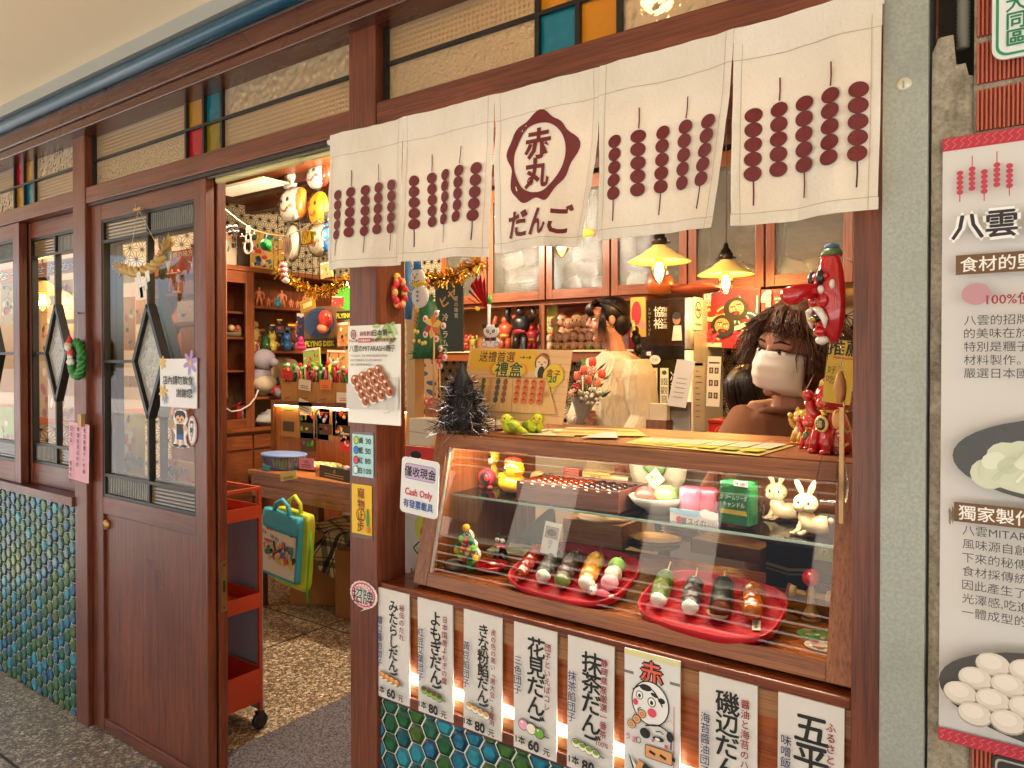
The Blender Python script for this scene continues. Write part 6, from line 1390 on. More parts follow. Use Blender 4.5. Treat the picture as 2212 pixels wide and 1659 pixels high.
cloth_ring(b,[(nb+Vector((-.004,.004,-.018)),.080,.082,yw),(nb+Vector((.0,.016,-.032)),.110,.10,yw),(c0+Vector((0,.008,.036)),.155,.108,yw),(c0+Vector((0,.01,.015)),.205,.125,yw),(c0+Vector((0,.02,-.06)),.225,.145,yw),(c0+Vector((0,.03,-.2)),.205,.15,yw),(c0+Vector((0,.045,-.46)),.195,.15,yw)],40,.05,2,caps=True)
for S_,E_ in ((SL_,EL),(SR_,ER)):b.tube([S_+(S_-c0)*-.15,S_+Vector((0,0,-.01)),S_*.55+E_*.45,S_*.32+E_*.68],[.05,.068,.066,.07],18)
fuse(b.build('tshirt',t),.006,5)
# collar ring
b=MB().mat(mat('#5f3117',.9));pts=[nb+Vector((-.004+.081*cos(a_),.004+.083*sin(a_),-.015-.016*(1-sin(a_))*.5)) for a_ in [2*pi*k/28 for k in range(29)]];b.tube(pts,.008,8);b.build('collar',t)
# mask
MK=mat('#d8d0c4',.85,bump=.2,bscale=300);vs_,fs_=[],[];nu,nv=22,16
for i in range(nu+1):
 for j in range(nv+1):
  u,v=i/nu*2-1,j/nv
  x=.070*sin(u*1.25)/sin(1.25)*(1-.12*v*v);z=.002-.110*v+.008*(1-u*u)*(1-v)-.006*abs(u)*0
  prof=.028*sin(pi*min(1,v*1.0)**.9)+.018*(1-v)*max(0,1-abs(u)*2.6)
  y=-.090*cos(u*1.12)+.012-prof*(1-u*u)**.8-.002*sin(v*26)*(1-u*u)+.05*max(0,v-.78)/.22-.004
  vs_.append((x,y,z))
for i in range(nu):
 for j in range(nv):a_=i*(nv+1)+j;fs_.append((a_,a_+1,a_+nv+2,a_+nv+1))
b=MB(HB).mat(MK).add(vs_,fs_,True);mk=b.build('face_mask',t,solid=.0012);ORG[mk.name]=ORG[t.name]
b=MB(HB).mat(mat('#e4ded4',.6))
for s_ in (-1,1):b.tube([(.068*s_,-.018,-.012),(.075*s_,.006,.014),(.078*s_,.022,.0),(.075*s_,.008,-.03),(.066*s_,-.02,-.09)],.0016,5)
b.build('ear_loops',mk)
HM=hairmat('#24130a','#6b4126','brown_hair');b=MB(HB).mat(HM)
def hcap(p):
 q=1+.05*noise.noise(p*4)
 front=max(0,-p.y);low=max(0,-p.z+.2)
 k=1-.45*min(1,front*1.6)*min(1,low*1.6)
 return (p.x*q*k,p.y*q*k,p.z*q)
b.ball((0,.022,.048),(.096,.108,.094),26,hcap);b.ball((0,.055,-.025),(.098,.078,.085),20,lump(4,.2,4));b.M=Matrix();b.build('hair_mass',t)
b=MB(HB).mat(HM);rg=random.Random(5)
for k in range(1300):
 az=rg.uniform(-pi,pi);el=rg.uniform(.15,1.4)       # az 0 = face direction (-y)
 p0=Vector((sin(az)*cos(el)*.090,.020-cos(az)*cos(el)*.102,.046+sin(el)*.088))
 frontal=abs(az)<.75
 if frontal and rg.random()<.35:continue
 out=Vector((sin(az),-cos(az),0));side=Vector((cos(az),sin(az),0))*rg.uniform(-.6,.6)
 if frontal:sw=.03*(1 if az>-.2 else -1);end=Vector((p0.x*.9+sw+rg.uniform(-.01,.01),-.098+abs(p0.x)*.35+rg.uniform(-.004,.006),rg.uniform(.034,.062)))
 else:rr=.112+rg.uniform(-.012,.03)*(1 if az>0 else 1.35);end=Vector((sin(az)*rr*1.08,.028-cos(az)*rr*.92,rg.uniform(-.085,.02) if abs(az)>1.2 else rg.uniform(-.06,.0)))+side*.05
 mid=(p0+end)/2+out*rg.uniform(.015,.045)+Vector((0,0,.018));q=[]
 for j in range(7):
  u=j/6;pt_=p0*(1-u)**2+mid*2*u*(1-u)+end*u*u;wv=.013*sin(u*9+k)*u
  q.append(pt_+side*wv*1.5+out*wv)
 w=rg.uniform(.0007,.0019);b.tube(q,[w*f for f in (.6,1,1.05,1,.85,.55,.12)],5)
b.build('hair_locks',t)

# --- young woman in profile with a bouquet
SK2=skin('#b07a62','skin_light');pA=at(1311,691,Y=3.3);TA=R(-50)
HA=Matrix.Translation(pA) @ Matrix.Rotation(TA,4,'Z') @ Matrix.Rotation(R(4),4,'X') @ Matrix.Scale(.97,4)
t=thing('person','young person in a sheer cream blouse with dark tied hair, holding a bouquet','person',Vector((pA.x,pA.y,0)))
nb=HA @ Vector((0,.034,-.165));YA=R(-22);ex,ey=Vector((cos(YA),sin(YA),0)),Vector((-sin(YA),cos(YA),0));sh=nb+Vector((0,.015,-.075))
b=MB().mat(SK2);head_mesh(b,HA)
SL_,SR_=sh-ex*.150,sh+ex*.150                     # image left, image right
b.tube([nb,sh+Vector((0,0,.03)),sh+ey*.01+Vector((0,0,-.15)),sh+Vector((0,0,-.36))],[.054,.095,.10,.085],18).tube([SL_,sh,SR_],[.046,.07,.046],14)
hd=at(1258,893,Y=3.05);EL=SL_+Vector((-.06,-.05,-.25));WLp=hd+Vector((-.045,.035,-.035));ER=SR_+Vector((.04,.0,-.26));WR_=ER+Vector((-.06,-.12,-.2))
b.tube([SL_,(SL_+EL)/2,EL],[.042,.037,.032],12).tube([EL,WLp],[.032,.022],12).tube([SR_,(SR_+ER)/2,ER],[.042,.037,.032],12).tube([ER,WR_],[.032,.022],12)
hand(b,WLp,(.85,-.4,.25),(-.25,-.9,.2),.88,.95,-1);hand(b,WR_,(-.1,-.2,-1),(0,-1,0),.88,.3,1)
fuse(b.build('body',t),.004,5);face_bits(t,HA,True)
SHEER=mat('#d9cdb4',.85,name='blouse_cloth',bump=.6,bscale=24)
m_,tt_,bb_=newmat('sheer_cloth');n_=nodes_noise(tt_,16,3);tc_=tt_.nodes.new('ShaderNodeTexCoord');mp_=tt_.nodes.new('ShaderNodeMapping');mp_.inputs['Scale'].default_value=(2,2,.5);tt_.links.new(tc_.outputs['Object'],mp_.inputs[0]);tt_.links.new(mp_.outputs[0],n_.inputs['Vector']);bq_=tt_.nodes.new('ShaderNodeBump');bq_.inputs['Distance'].default_value=.02;tt_.links.new(n_.outputs[0],bq_.inputs['Height']);tt_.links.new(bq_.outputs[0],bb_.inputs['Normal']);bb_.inputs['Base Color'].default_value=(*lin('#cfc0a2'),1);bb_.inputs['Roughness'].default_value=.8;bb_.inputs['Alpha'].default_value=.8
b=MB().mat(SHEER);yw=YA
cloth_ring(b,[(sh+Vector((0,0,-.075)),.150,.108,yw),(sh+Vector((0,-.01,-.14)),.150,.118,yw),(sh+Vector((0,0,-.24)),.130,.10,yw),(sh+Vector((0,0,-.34)),.125,.098,yw),(sh+Vector((0,0,-.40)),.135,.105,yw)],36,.04,5);b.build('camisole',t,solid=.002)
b=MB().mat(m_);cloth_ring(b,[(nb+Vector((0,.004,.0)),.066,.068,yw),(nb+Vector((0,.01,-.02)),.10,.085,yw),(sh+Vector((0,0,.035)),.152,.095,yw),(sh+Vector((0,0,-.02)),.168,.112,yw),(sh+Vector((0,0,-.14)),.166,.126,yw),(sh+Vector((0,0,-.3)),.145,.112,yw),(sh+Vector((0,0,-.39)),.15,.115,yw)],36,.05,8,caps=True)
for S_,E_,W_ in ((SL_,EL,WLp),(SR_,ER,WR_)):
 b.tube([S_+Vector((0,0,.03)),S_*.8+E_*.2+Vector((0,0,.01)),S_*.4+E_*.6,E_,E_*.4+W_*.6,E_*.12+W_*.88],[.058,.083,.082,.075,.066,.030],20)
fuse(b.build('sheer_blouse',t),.005,3)
b=MB().mat(mat('#efe6d2',.8)).tube([nb+Vector((.070*cos(a_)*cos(YA),.072*sin(a_)+.004,-.004-.012*(1-sin(a_)))) for a_ in [2*pi*k/24 for k in range(25)]],.0035,6)
for S_,W_,E_ in ((SL_,WLp,EL),(SR_,WR_,ER)):c_=E_*.12+W_*.88;b.ball(c_,(.034,.034,.016),14)
for s_ in (-1,1):b.tube([sh+ex*.08*s_-ey*.06+Vector((0,0,.045)),sh+ex*.075*s_-ey*.125+Vector((0,0,-.06))],.004,5)
b.build('neckline_and_cuffs',t)
for s_ in (-1,1):pass
b=MB().mat(mat('#b9a27a',.85));cloth_ring(b,[(sh+Vector((0,0,-.385)),.135,.107,yw),(sh+Vector((0,0,-.5)),.17,.14,yw),(Vector((sh.x,sh.y,.5)),.22,.2,yw),(Vector((sh.x,sh.y,.06)),.27,.25,yw)],36,.08,11);b.build('skirt',t)
HM2=hairmat('#060404','#20130d','black_hair');b=MB(HA).mat(HM2)
b.ball((0,.024,.043),(.083,.102,.082),24,lambda p:(p.x,p.y*(1-.34*max(0,-p.y)*(1 if p.z<.3 else .1)),p.z));b.ball((0,.062,-.015),(.078,.06,.078),16);b.build('hair_mass',t)
b=MB(HA).mat(HM2)
for k in range(150):
 x=rg.uniform(-.066,.066);b.tube([(x*.9,-.05,.112-abs(x)*.3),(x,-.088,.085),(x*1.05,-.098,.055),(x*1.1,-.095+abs(x)*.25,rg.uniform(.02,.036))],[.003,.004,.0035,.0008],5)
for s_ in (-1,1):
 for k in range(9):b.tube([(.066*s_,-.035,.06),(.074*s_,-.055+.004*k,.0),(.066*s_,-.062+.006*k,-.06),(.058*s_,-.06+.007*k,-.10-.01*k)],[.003,.0028,.002,.0006],5)
for k in range(70):
 az=rg.uniform(-2.9,2.9);p0=Vector((sin(az)*.083,.024-cos(az)*.06-.02,.095));b.tube([p0,Vector((sin(az)*.090,.05,.04)),Vector((.01*sin(az),.135,-.045))],[.003,.004,.003],5)
b.build('hair_locks',t)
b=MB(HA).mat(HM2);zz=-.045
for k,r_ in enumerate((.024,.030,.028,.024)):b.ball((0,.145+.004*k,zz-.02),(r_*.85,r_*.85,r_*1.1),12,lump(k,.12,3));zz -= r_*1.75
b.build('ponytail',t);b=MB(HA).mat(mat('#e2d3b4',.8))
for k in range(9):a_=2*pi*k/9;b.ball((.022*cos(a_),.132,-.042+.022*sin(a_)),.011,8)
b.build('scrunchie',t)
MB(HA).mat(mat('#d9b46a',.25,.9)).tube([(.076*1,.0+.02*sin(a_) ,-.05+.02*cos(a_)) for a_ in [2*pi*k/16 for k in range(17)]],.0016,6).tube([(-.076,.02*sin(a_),-.05+.02*cos(a_)) for a_ in [2*pi*k/16 for k in range(17)]],.0016,6).build('earrings',t)
# bouquet
c0=hd;t=thing('bouquet','bouquet of coral tulips and small white daisies wrapped in grey paper','flowers',c0)
top=at(1275,800,Y=2.98)
ax=(top-c0).normalized();sx_=ax.cross(Vector((0,1,0))).normalized();sy_=ax.cross(sx_)
def bp_(r_,a_,h):return c0+ax*h+sx_*r_*cos(a_)+sy_*r_*sin(a_)
b=MB().mat(mat('#2f5a26',.6));
for k in range(24):a_,r_=rg.uniform(0,6.28),rg.uniform(.01,.075);b.tube([c0-ax*.03,bp_(r_*.4,a_,.09),bp_(r_,a_,rg.uniform(.14,.22))],.0025,5)
b.build('stems',t)
b=MB().mat(mat('#33602a',.5))
for k in range(42):
 a_,r_,h=rg.uniform(0,6.28),rg.uniform(.02,.10),rg.uniform(.06,.24);p=bp_(r_,a_,h);d=(ax*rg.uniform(.4,1)+sx_*cos(a_)+sy_*sin(a_)).normalized()*rg.uniform(.03,.075);n_=d.cross(Vector((rg.uniform(-1,1),rg.uniform(-1,1),1))).normalized()*rg.uniform(.006,.013);b.add([p,p+d*.5+n_,p+d,p+d*.5-n_],[(0,1,2,3)],False)
b.build('leaves',t)
for k,(x,y,c_) in enumerate(((1262,800,'#d9604a'),(1280,782,'#d2473c'),(1300,808,'#db5a48'),(1248,812,'#e07a5c'),(1290,826,'#e08a6a'),(1270,822,'#d9705a'))):
 p=at(x,y,Y=2.93+.02*(k % 3));q=MB().mat(mat(c_,.5));
 for j in range(6):a_=j*pi/3;q.ball(p+Vector((.010*cos(a_),.010*sin(a_),0)),(.010,.010,.022),8)
 q.build('tulip',t)
for k,(x,y,c_,r_) in enumerate(((1245,836,'#a31a24',.022),(1278,802,'#e09a80',.026),(1236,850,'#e2a78f',.018))):
 p=at(x,y,Y=2.92);q=MB().mat(mat(c_,.6))
 for j in range(18):a_=j*2.4;rr=r_*(j/18)**.5;q.ball(p+Vector((rr*cos(a_),-.008+.012*(j/18),rr*sin(a_))),(.006,.005,.006),6)
 q.build('carnation',t)
for k in range(26):
 p=at(rg.uniform(1240,1300),rg.uniform(838,872),Y=2.93+rg.uniform(-.02,.03));q=MB().mat(mat('#dcd6be',.6)).ball(p,(.0095,.006,.0085),8).mat(mat('#b8b06a',.6)).ball(p+Vector((0,-.005,0)),.003,6);q.build('daisy',t)
b=MB().mat(mat('#a59a8d',.8));cloth_ring(b,[(c0-ax*.11,.035,.03,0),(c0-ax*.02,.026,.024,0),(c0+ax*.06,.05,.04,.3),(c0+ax*.12,.085,.065,.5)],28,.18,3);b.build('wrapping_paper',t,solid=.001)
# --- third head, seen from behind
p3=at(1622,838,Y=2.95);t=thing('person','person with smooth black hair partly hidden behind the masked person','person',Vector((p3.x,p3.y+.05,0)))
H3=Matrix.Translation(p3) @ Matrix.Rotation(R(150),4,'Z') @ Matrix.Rotation(R(-20),4,'X') @ Matrix.Scale(.86,4);b=MB().mat(SK2);head_mesh(b,H3);nb=H3 @ Vector((0,.036,-.165));b.tube([nb,nb+Vector((.03,.05,-.12)),nb+Vector((.05,.08,-.4))],[.06,.13,.13],14);fuse(b.build('body',t),.006);face_bits(t,H3)
b=MB(H3).mat(HM2).ball((0,.022,.03),(.086,.104,.088),22,lambda p:(p.x,p.y*(1-.3*max(0,-p.y)),p.z));b.ball((0,.06,-.04),(.078,.06,.09),16)
for k in range(110):
 az=rg.uniform(-2.6,2.6)+pi;p0=Vector((sin(az)*.03,.02-cos(az)*.03,.116));b.tube([p0,(sin(az)*.086,.022-cos(az)*.1,.06),(sin(az)*.09,.026-cos(az)*.106,0),(sin(az)*.084,.03-cos(az)*.1,rg.uniform(-.12,-.07))],[.003,.004,.004,.0012],5)
b.M=Matrix();b.build('hair',t)
b=MB().mat(mat('#24232a',.85));cloth_ring(b,[(nb+Vector((0,.01,-.02)),.075,.075,0),(nb+Vector((.02,.04,-.07)),.17,.12,0),(nb+Vector((.03,.05,-.2)),.2,.14,0),(nb+Vector((.05,.08,-.5)),.19,.14,0),(Vector((nb.x+.05,nb.y+.1,.02)),.17,.15,0)],30,.05,4);b.build('dark_top',t)
# ------------------------------------------------------------ on top of the display case
ZTOP=ZTp+.0005
def on(px,py,Z=None):return at(px,py,Z=ZTOP if Z is None else Z)
# gift-box sign on a clear easel
pS=on(1118,934);M,w,h=quadM(1001,752,1229,908,pS.y+.03,tilt=R(12),roll=R(-1.5));pS=pS+Vector((0,.03,0))
o,pr=panel('sign','hand-drawn gift box sign with yellow banner standing on the display case','sign',M,w*.97,h,'#dcb078',.004,rough=.55);w *= .97
for k in range(9):pr.line([(-w/2,h*(.42-.1*k)),(w/2,h*(.40-.1*k))],.0008,'#b58548')
pr.poly([(-w*.48,h*.48),(w*.18,h*.48),(w*.2,h*.19),(-w*.47,h*.17)],'#d9a82e');pr.text('送禮首選',-w*.2,h*.38,.034,'#5a1f1a',.012,w*.36,wob=.03)
for k in range(2):x=w*(.05+.06*k);pr.line([(x-.008,h*.38),(x+.006,h*.38)],.003,'#6a5a2a');pr.poly([(x+.004,h*.41),(x+.012,h*.38),(x+.004,h*.35)],'#6a5a2a')
pr.rrect(-w*.26,h*.11,w*.12,h*.29,.018,'#d9822e');pr.rrect(-w*.23,h*.13,w*.10,h*.27,.015,'#d8c02a');pr.text('禮盒',-w*.06,h*.20,.05,'#e9dd8a',.07);pr.text('禮盒',-w*.06,h*.20,.05,'#4a4a1c',.03)
pr.ell(w*.25,h*.32,.024,.026,'#3a2218',20);pr.ell(w*.25,h*.31,.020,.020,'#e4c29a',18);pr.curve([(w*.25-.022,h*.35),(w*.25-.005,h*.42),(w*.25+.02,h*.36)],.007,'#a8622a')
for s_ in (-1,1):pr.curve([(w*.25+s_*.010-.004,h*.31),(w*.25+s_*.010,h*.325),(w*.25+s_*.010+.004,h*.31)],.0018,INK)
pr.ell(w*.25,h*.285,.004,.003,'#b8322a');pr.ell(w*.24,h*.19,.017,.018,'#d9cdb0',14);pr.ell(w*.255,h*.17,.012,.02,'#33261c',12)
pr.ell(w*.37,h*.14,.034,.032,'#d9b82a',24);pr.text('盒子',w*.37,h*.17,.024,'#7a2a1c',.02,rot=-.08);pr.text('20',w*.37,h*.095,.026,'#2a6a3a',.03)
pr.poly([(-w*.33,h*.06),(w*.32,h*.1),(w*.45,-h*.38),(-w*.42,-h*.42)],'#d8ab6a');pr.line([(-w*.33,h*.06),(w*.32,h*.1),(w*.45,-h*.38),(-w*.42,-h*.42)],.0018,'#8a6a3c',True);pr.line([(.0,h*.08),(w*.03,-h*.41)],.0016,'#8a6a3c')
for k,c_ in enumerate(('#5d5a24','#d08a4a','#55534a','#94583a')):
 for j in range(4):pr.ell(-w*(.29-.075*k),h*(.02-.085*j),.0085,.0095,c_,12)
for k in range(4):
 for j in range(4):pr.ell(w*(.06+.075*k),h*(.03-.085*j),.010,.010,'#cf6a3a',12);pr.ell(w*(.06+.075*k),h*(.045-.085*j),.005,.003,'#8d3a1e',8)
for k in range(8):x=w*(-.29+.075*(k if k<4 else k+.7));pr.line([(x,-h*.29),(x+.002,-h*.38)],.0016,'#e4cfa0')
for k,(x,y,c_) in enumerate(((-.38,.05,'#d8622a'),(-.42,-.03,'#d8a82a'),(.34,-.12,'#c9822a'),(.40,-.06,'#b8b04a'))):pr.poly([(w*x+q*.010*cos(a_),h*y+q*.012*sin(a_)) for a_,q in [(j*pi/4+.4,1 if j % 2 else .4) for j in range(8)]],c_)
pr.build('print',o)
b=MB().mat(glass('acrylic','#f4efe4',.02));
for s_ in (-1,1):x=pS.x+s_*.07;b.box((x-.003,pS.y-.04,ZTOP),(x+.003,pS.y+.05,ZTOP+.006)).box((x-.003,pS.y-.04,ZTOP+.006),(x+.003,pS.y-.034,ZTOP+.04)).bar((x,pS.y+.02,ZTOP),(x,pS.y+.05,ZTOP+.11),.006,.006)
b.build('clear_easel',None,'clear plastic easel holding the gift box sign','easel')
def bird(px,py,label,flip):
 p=on(px,py);u=43*mpp(p);t=thing('bird_figurine',label,'figurine',p,'green bird figurines');V=lambda x,y,z:p+Vector((x*u*flip,y*u,z*u))
 GB=mat('#c2cf2a',.4)
 MB().mat(GB).ball(V(.06,0,.36),(.55*u,.40*u,.36*u),18).ball(V(-.22,-.05,.72),(.29*u,.27*u,.29*u),16).tube([V(-.05,0,.6),V(-.2,-.05,.7)],[.3*u,.26*u],12).tube([V(.4,0,.3),V(.8,.05,.16),V(1.05,.08,.1)],[.2*u,.13*u,.03*u],10).build('body',t)
 MB().mat(mat('#c9b62a',.4)).ball(V(-.28,-.18,.72),(.2*u,.17*u,.22*u),12).build('face',t);MB().mat(mat('#c9a05a',.4)).ball(V(-.38,-.33,.66),(.06*u,.07*u,.07*u),8).build('beak',t)
 MB().mat(mat('#17140f',.2)).ball(V(-.15,-.31,.78),.035*u,8).ball(V(-.45,-.25,.78),.03*u,8).build('eyes',t)
 MB().mat(mat('#7f9420',.4)).ball(V(.25,-.3,.38),(.35*u,.1*u,.2*u),12,None,Matrix.Rotation(.3,3,'Y')).build('wing',t)
bird(1103,937,'green ceramic bird, the left one, under the gift box sign',1)
bird(1155,936,'green ceramic bird, the right one with its tail spread left',-1)
# black tinsel tree heap
p=on(968,938);t=thing('tinsel_tree','bushy little tree of black and silver tinsel at the left corner of the case top','ornament',p+Vector((0,.06,0)))
def tinsel(c0,n,rx,rz,ln,cols,names,par,seed,w=.0016,cone=True):
 rg_=random.Random(seed);bs=[MB().mat(c) for c in cols]
 for k in range(n):
  h=rg_.random();rr=rx*((1-h)**.7+.1 if cone else 1)*rg_.uniform(.4,1);a_=rg_.uniform(0,2*pi);p_=Vector(c0)+Vector((rr*cos(a_),rr*sin(a_),h*rz))
  d=Vector((cos(a_)+rg_.gauss(0,.5),sin(a_)+rg_.gauss(0,.5),rg_.gauss(-.1,.6))).normalized()*ln*rg_.uniform(.5,1.2);s_=d.cross(Vector((rg_.gauss(0,1),rg_.gauss(0,1),rg_.gauss(0,1)))).normalized()*w
  bs[k % len(cols)].add([p_-s_,p_+s_,p_+d+s_*.4,p_+d-s_*.4],[(0,1,2,3)],False)
 for bb,nm in zip(bs,names):bb.build(nm,par)
q=MB().mat(mat('#141416',.6)).lathe([(.055,.01),(.05,.06),(.025,.15),(0,.2)],p+Vector((0,.06,0)),14).build('core',t)
tinsel(p+Vector((0,.06,.0)),2600,.078,.15,.038,[mat('#101013',.25,.5),mat('#1a1a1e',.25,.6),mat('#c9c9cf',.2,.9)],['black_tinsel','charcoal_tinsel','silver_tinsel'],t,3,.0009)
# flat papers on the case top
def flat(name,label,cat,pts,col,dz,art=None):
 P=[on(*q) for q in pts];c=sum(P,Vector())/len(P);b=MB().mat(mat(col,.5));n=len(P)
 b.add([(q.x,q.y,ZTOP+dz) for q in P]+[(q.x,q.y,ZTOP+dz+.0008) for q in P],[tuple(range(n))[::-1],tuple(range(n,2*n))]+[(i,(i+1) % n,n+(i+1) % n,n+i) for i in range(n)],False)
 o=b.build(name,None,label,cat)
 if art:
  pr=Print(Matrix.Translation((0,0,ZTOP+dz+.0004)))
  art(pr,lambda u,v:((P[0]*(1-u)+P[1]*u)*(1-v)+(P[3]*(1-u)+P[2]*u)*v)[:2]);pr.build('print',o)
def art1(pr,F):
 for k in range(6):u=.06+.155*k;pr.poly([F(u,.12),F(u+.13,.12),F(u+.13,.6),F(u,.6)],'#d9d2b4');[pr.line([F(u+.02,.2+.09*j),F(u+.11,.2+.09*j)],.0022,'#4a4436') for j in range(4)];pr.poly([F(u,.66),F(u+.13,.66),F(u+.13,.9),F(u,.9)],('#b8b82a','#8fa83a','#c9c23a')[k % 3])
 pr.poly([F(0,.0),F(1,.0),F(1,.07),F(0,.07)],'#c2402c')
flat('menu_sheet','long yellow printed menu sheet lying on the right half of the case top','menu sheet',((1392,945),(1722,962),(1640,986),(1350,958)),'#cdbb62',.001,art1)
def art2(pr,F):
 for k,(u,v,c_) in enumerate(((.2,.3,'#cf5a2a'),(.5,.25,'#c9302c'),(.75,.4,'#d88a2a'),(.4,.7,'#d8b23a'),(.1,.7,'#cf7a2a'))):pr.ell(*F(u,v),.05,.022,c_,14,.2)
flat('flyer','orange and red printed flyer lying in front of the bouquet','flyer',((1225,925),(1375,930),(1400,945),(1200,942)),'#d9b46a',.003,art2)
flat('flyer','pale printed flyer lying between the birds and the orange flyer','flyer',((1180,928),(1250,928),(1240,945),(1125,940)),'#d2cfa2',.0018)
flat('paper_sheet','curled pinkish paper sheet lying over the edge of the orange flyer','paper',((1300,938),(1330,936),(1335,950),(1255,949)),'#d8c4ba',.0045)
# lucky cats
def lucky(px,py,hpx,label,body,belly,group='lucky cat figurines',big=False,yaw=-.5):
 p=on(px,py);u=hpx*mpp(p);t=thing('lucky_cat',label,'figurine',p,group);Q=Matrix.Translation(p) @ Matrix.Rotation(yaw,4,'Z') @ Matrix.Scale(u,4)
 B=mat(body,.16,coat=.6)
 b=MB(Q).mat(B).lathe([(.20,0),(.27,.04),(.28,.15),(.24,.35),(.17,.52),(.13,.58)],(0,0,0),22,sy=.85).ball((0,-.02,.74),(.255,.22,.205),20).ball((0,-.19,.68),(.12,.08,.08),12)
 for s_ in (-1,1):b.lathe([(.095,-.02),(.055,.09),(0,.15)],(.155*s_,0,.87),10,sy=.6).tube([(.10*s_,-.16,.34),(.11*s_,-.22,.16),(.10*s_,-.25,.03)],[.07,.075,.07],12).ball((.10*s_,-.27,.03),(.075,.08,.045),10)
 b.tube([(-.18,-.04,.44),(-.29,-.08,.54),(-.31,-.12,.70)],[.085,.08,.07],10).ball((-.31,-.14,.77),(.08,.07,.08),10);b.build('body',t)
 b=MB(Q).mat(mat('#c9a54a',.25,.5)).tube([(.165*cos(a_),.15*sin(a_)-.0,.565) for a_ in [2*pi*k/20 for k in range(21)]],.025,8).ball((0,-.17,.53),.045,10);b.build('collar',t)
 b=MB(Q).mat(mat('#1d1611',.2))
 for s_ in (-1,1):b.ball((.10*s_,-.21,.77),(.028,.02,.03),8)
 b.build('eyes',t);b=MB(Q).mat(mat('#c9b45a',.25))
 for s_ in (-1,1):b.lathe([(.055,0),(.03,.07),(0,.10)],(.155*s_,-.05,.89),8,sy=.3)
 b.build('inner_ears',t)
 if big:
  e=MB(Q).mat(mat('#c9b069',.3)).ball((.02,-.245,.40),(.115,.03,.115),16).mat(mat('#241a16',.3)).ball((.02,-.26,.40),(.085,.03,.085),14);e.build('emblem',t)
  pr=Print(Q @ face((.02,-.2925,.40)));pr.text('福',0,0,.1,'#c9b069',.02);pr.build('emblem_character',t)
  b=MB(Q).mat(mat('#c9b069',.3)).tube([(.2,-.17,.30),(.25,-.1,.36),(.26,-.05,.30),(.285,0,.34)],.022,8).tube([(-.2,-.15,.2),(-.25,-.1,.26),(-.27,-.03,.2)],.022,8).tube([(.19,-.19,.14),(.25,-.11,.1),(.27,-.04,.16)],.022,8);b.build('gold_scrolls',t)
 else:MB(Q).mat(mat(belly,.3)).ball((0,-.2,.34),(.10,.06,.13),12).build('bib',t)
lucky(1800,978,160,'big red lucky cat with gold scrolls and an emblem on the case top','#b01218','#c9a54a',big=True)
lucky(1733,958,78,'small cream lucky cat beside the big red one','#c9a040','#d9cba0')
lucky(1752,968,78,'small red lucky cat with a green bib next to the cream one','#c22a26','#4a7a3a')
# bagged sweet on a stick tied to the right post
a=at(1818,1130,Y=1.50);c=at(1822,880,Y=1.50);t=thing('lollipop_bag','clear bag with a wooden stick tied to the inner side of the right post','bag',a)
MB().mat(mat('#d2ab76',.6)).box((a.x-.004,1.495,a.z),(a.x+.004,1.503,c.z)).build('stick',t)
b=MB().mat(film())
for (x,y,r1,r2,h_) in ((1812,1085,.032,.008,.13),(1816,890,.022,.012,.15)):
 p=at(x,y,Y=1.505)
 b.lathe([(r1*.8,0),(r1,h_*.25),(r1*.7,h_*.6),(r2,h_*.92),(r2*1.5,h_)],p-Vector((.012,0,.0)),9,sy=.5,smooth=False)
b.build('bag',t);p=at(1815,838,Y=1.51);MB().mat(mat('#c98a4a',.5)).ball(p,(.012,.010,.03),10,lump(2,.3)).ball(p-Vector((.004,0,.06)),(.011,.009,.02),10).build('sweets',t)
o,pr,w,h=sheet('notice','yellow handwritten recommendation notice behind the red mask','notice',1784,735,1845,872,1.62,'#d8b232',roll=R(-7));pr.text('推薦',w*.08,h*.38,.034,INK,.02,wob=.03);pr.line([(-w*.3,h*.22),(w*.45,h*.22)],.004,'#cf6a2a');pr.vtext('好吃',-w*.3,h*.1,.02,'#6a4a22',.018);pr.build('print',o)
# long-nosed red mask on the right post
p=at(1796,640,Y=1.50);u=205*mpp(p);t=thing('tengu_mask','shiny red long-nosed mask with white moustache hung on the right post','mask',p-Vector((0,0,u*.5)))
Q=Matrix.Translation(p) @ Matrix.Rotation(R(-50),4,'Z') @ Matrix.Scale(u,4);RM=mat('#b3141c',.14,coat=.7)
b=MB(Q).mat(RM);b.ball((0,.02,0),(.235,.2,.50),26,lambda p:(p.x*(1-.12*p.z),(p.y if p.y<0 else p.y*.25)*(1+.1*sin(p.z*9)),p.z)).ball((0,-.13,.20),(.17,.07,.07),12).ball((-.1,-.14,-.05),(.08,.06,.08),10).ball((.1,-.14,-.05),(.08,.06,.08),10).ball((0,-.12,-.37),(.09,.07,.06),12).tube([(0,-.14,.06),(0,-.26,.05),(0,-.40,.015),(0,-.50,-.01),(0,-.535,-.015)],[.075,.085,.105,.095,.04],16)
b.build('face',t)
b=MB(Q).mat(mat('#141110',.25)).ball((-.09,-.17,.19),(.06,.04,.085),12).ball((.09,-.17,.19),(.06,.04,.085),12).ball((0,-.175,-.235),(.10,.05,.045),12);b.build('black_marks',t)
b=MB(Q).mat(mat('#ddd6c6',.35))
for s_ in (-1,1):b.tube([(.03*s_,-.2,-.13),(.11*s_,-.185,-.16),(.155*s_,-.15,-.25),(.14*s_,-.14,-.34)],[.02,.04,.035,.008],10).ball((.105*s_,-.17,.06),(.05,.03,.045),10).ball((.185*s_,-.09,.11),(.03,.03,.05),8)
b.ball((0,-.10,-.46),(.10,.06,.05),10);b.build('white_marks',t)
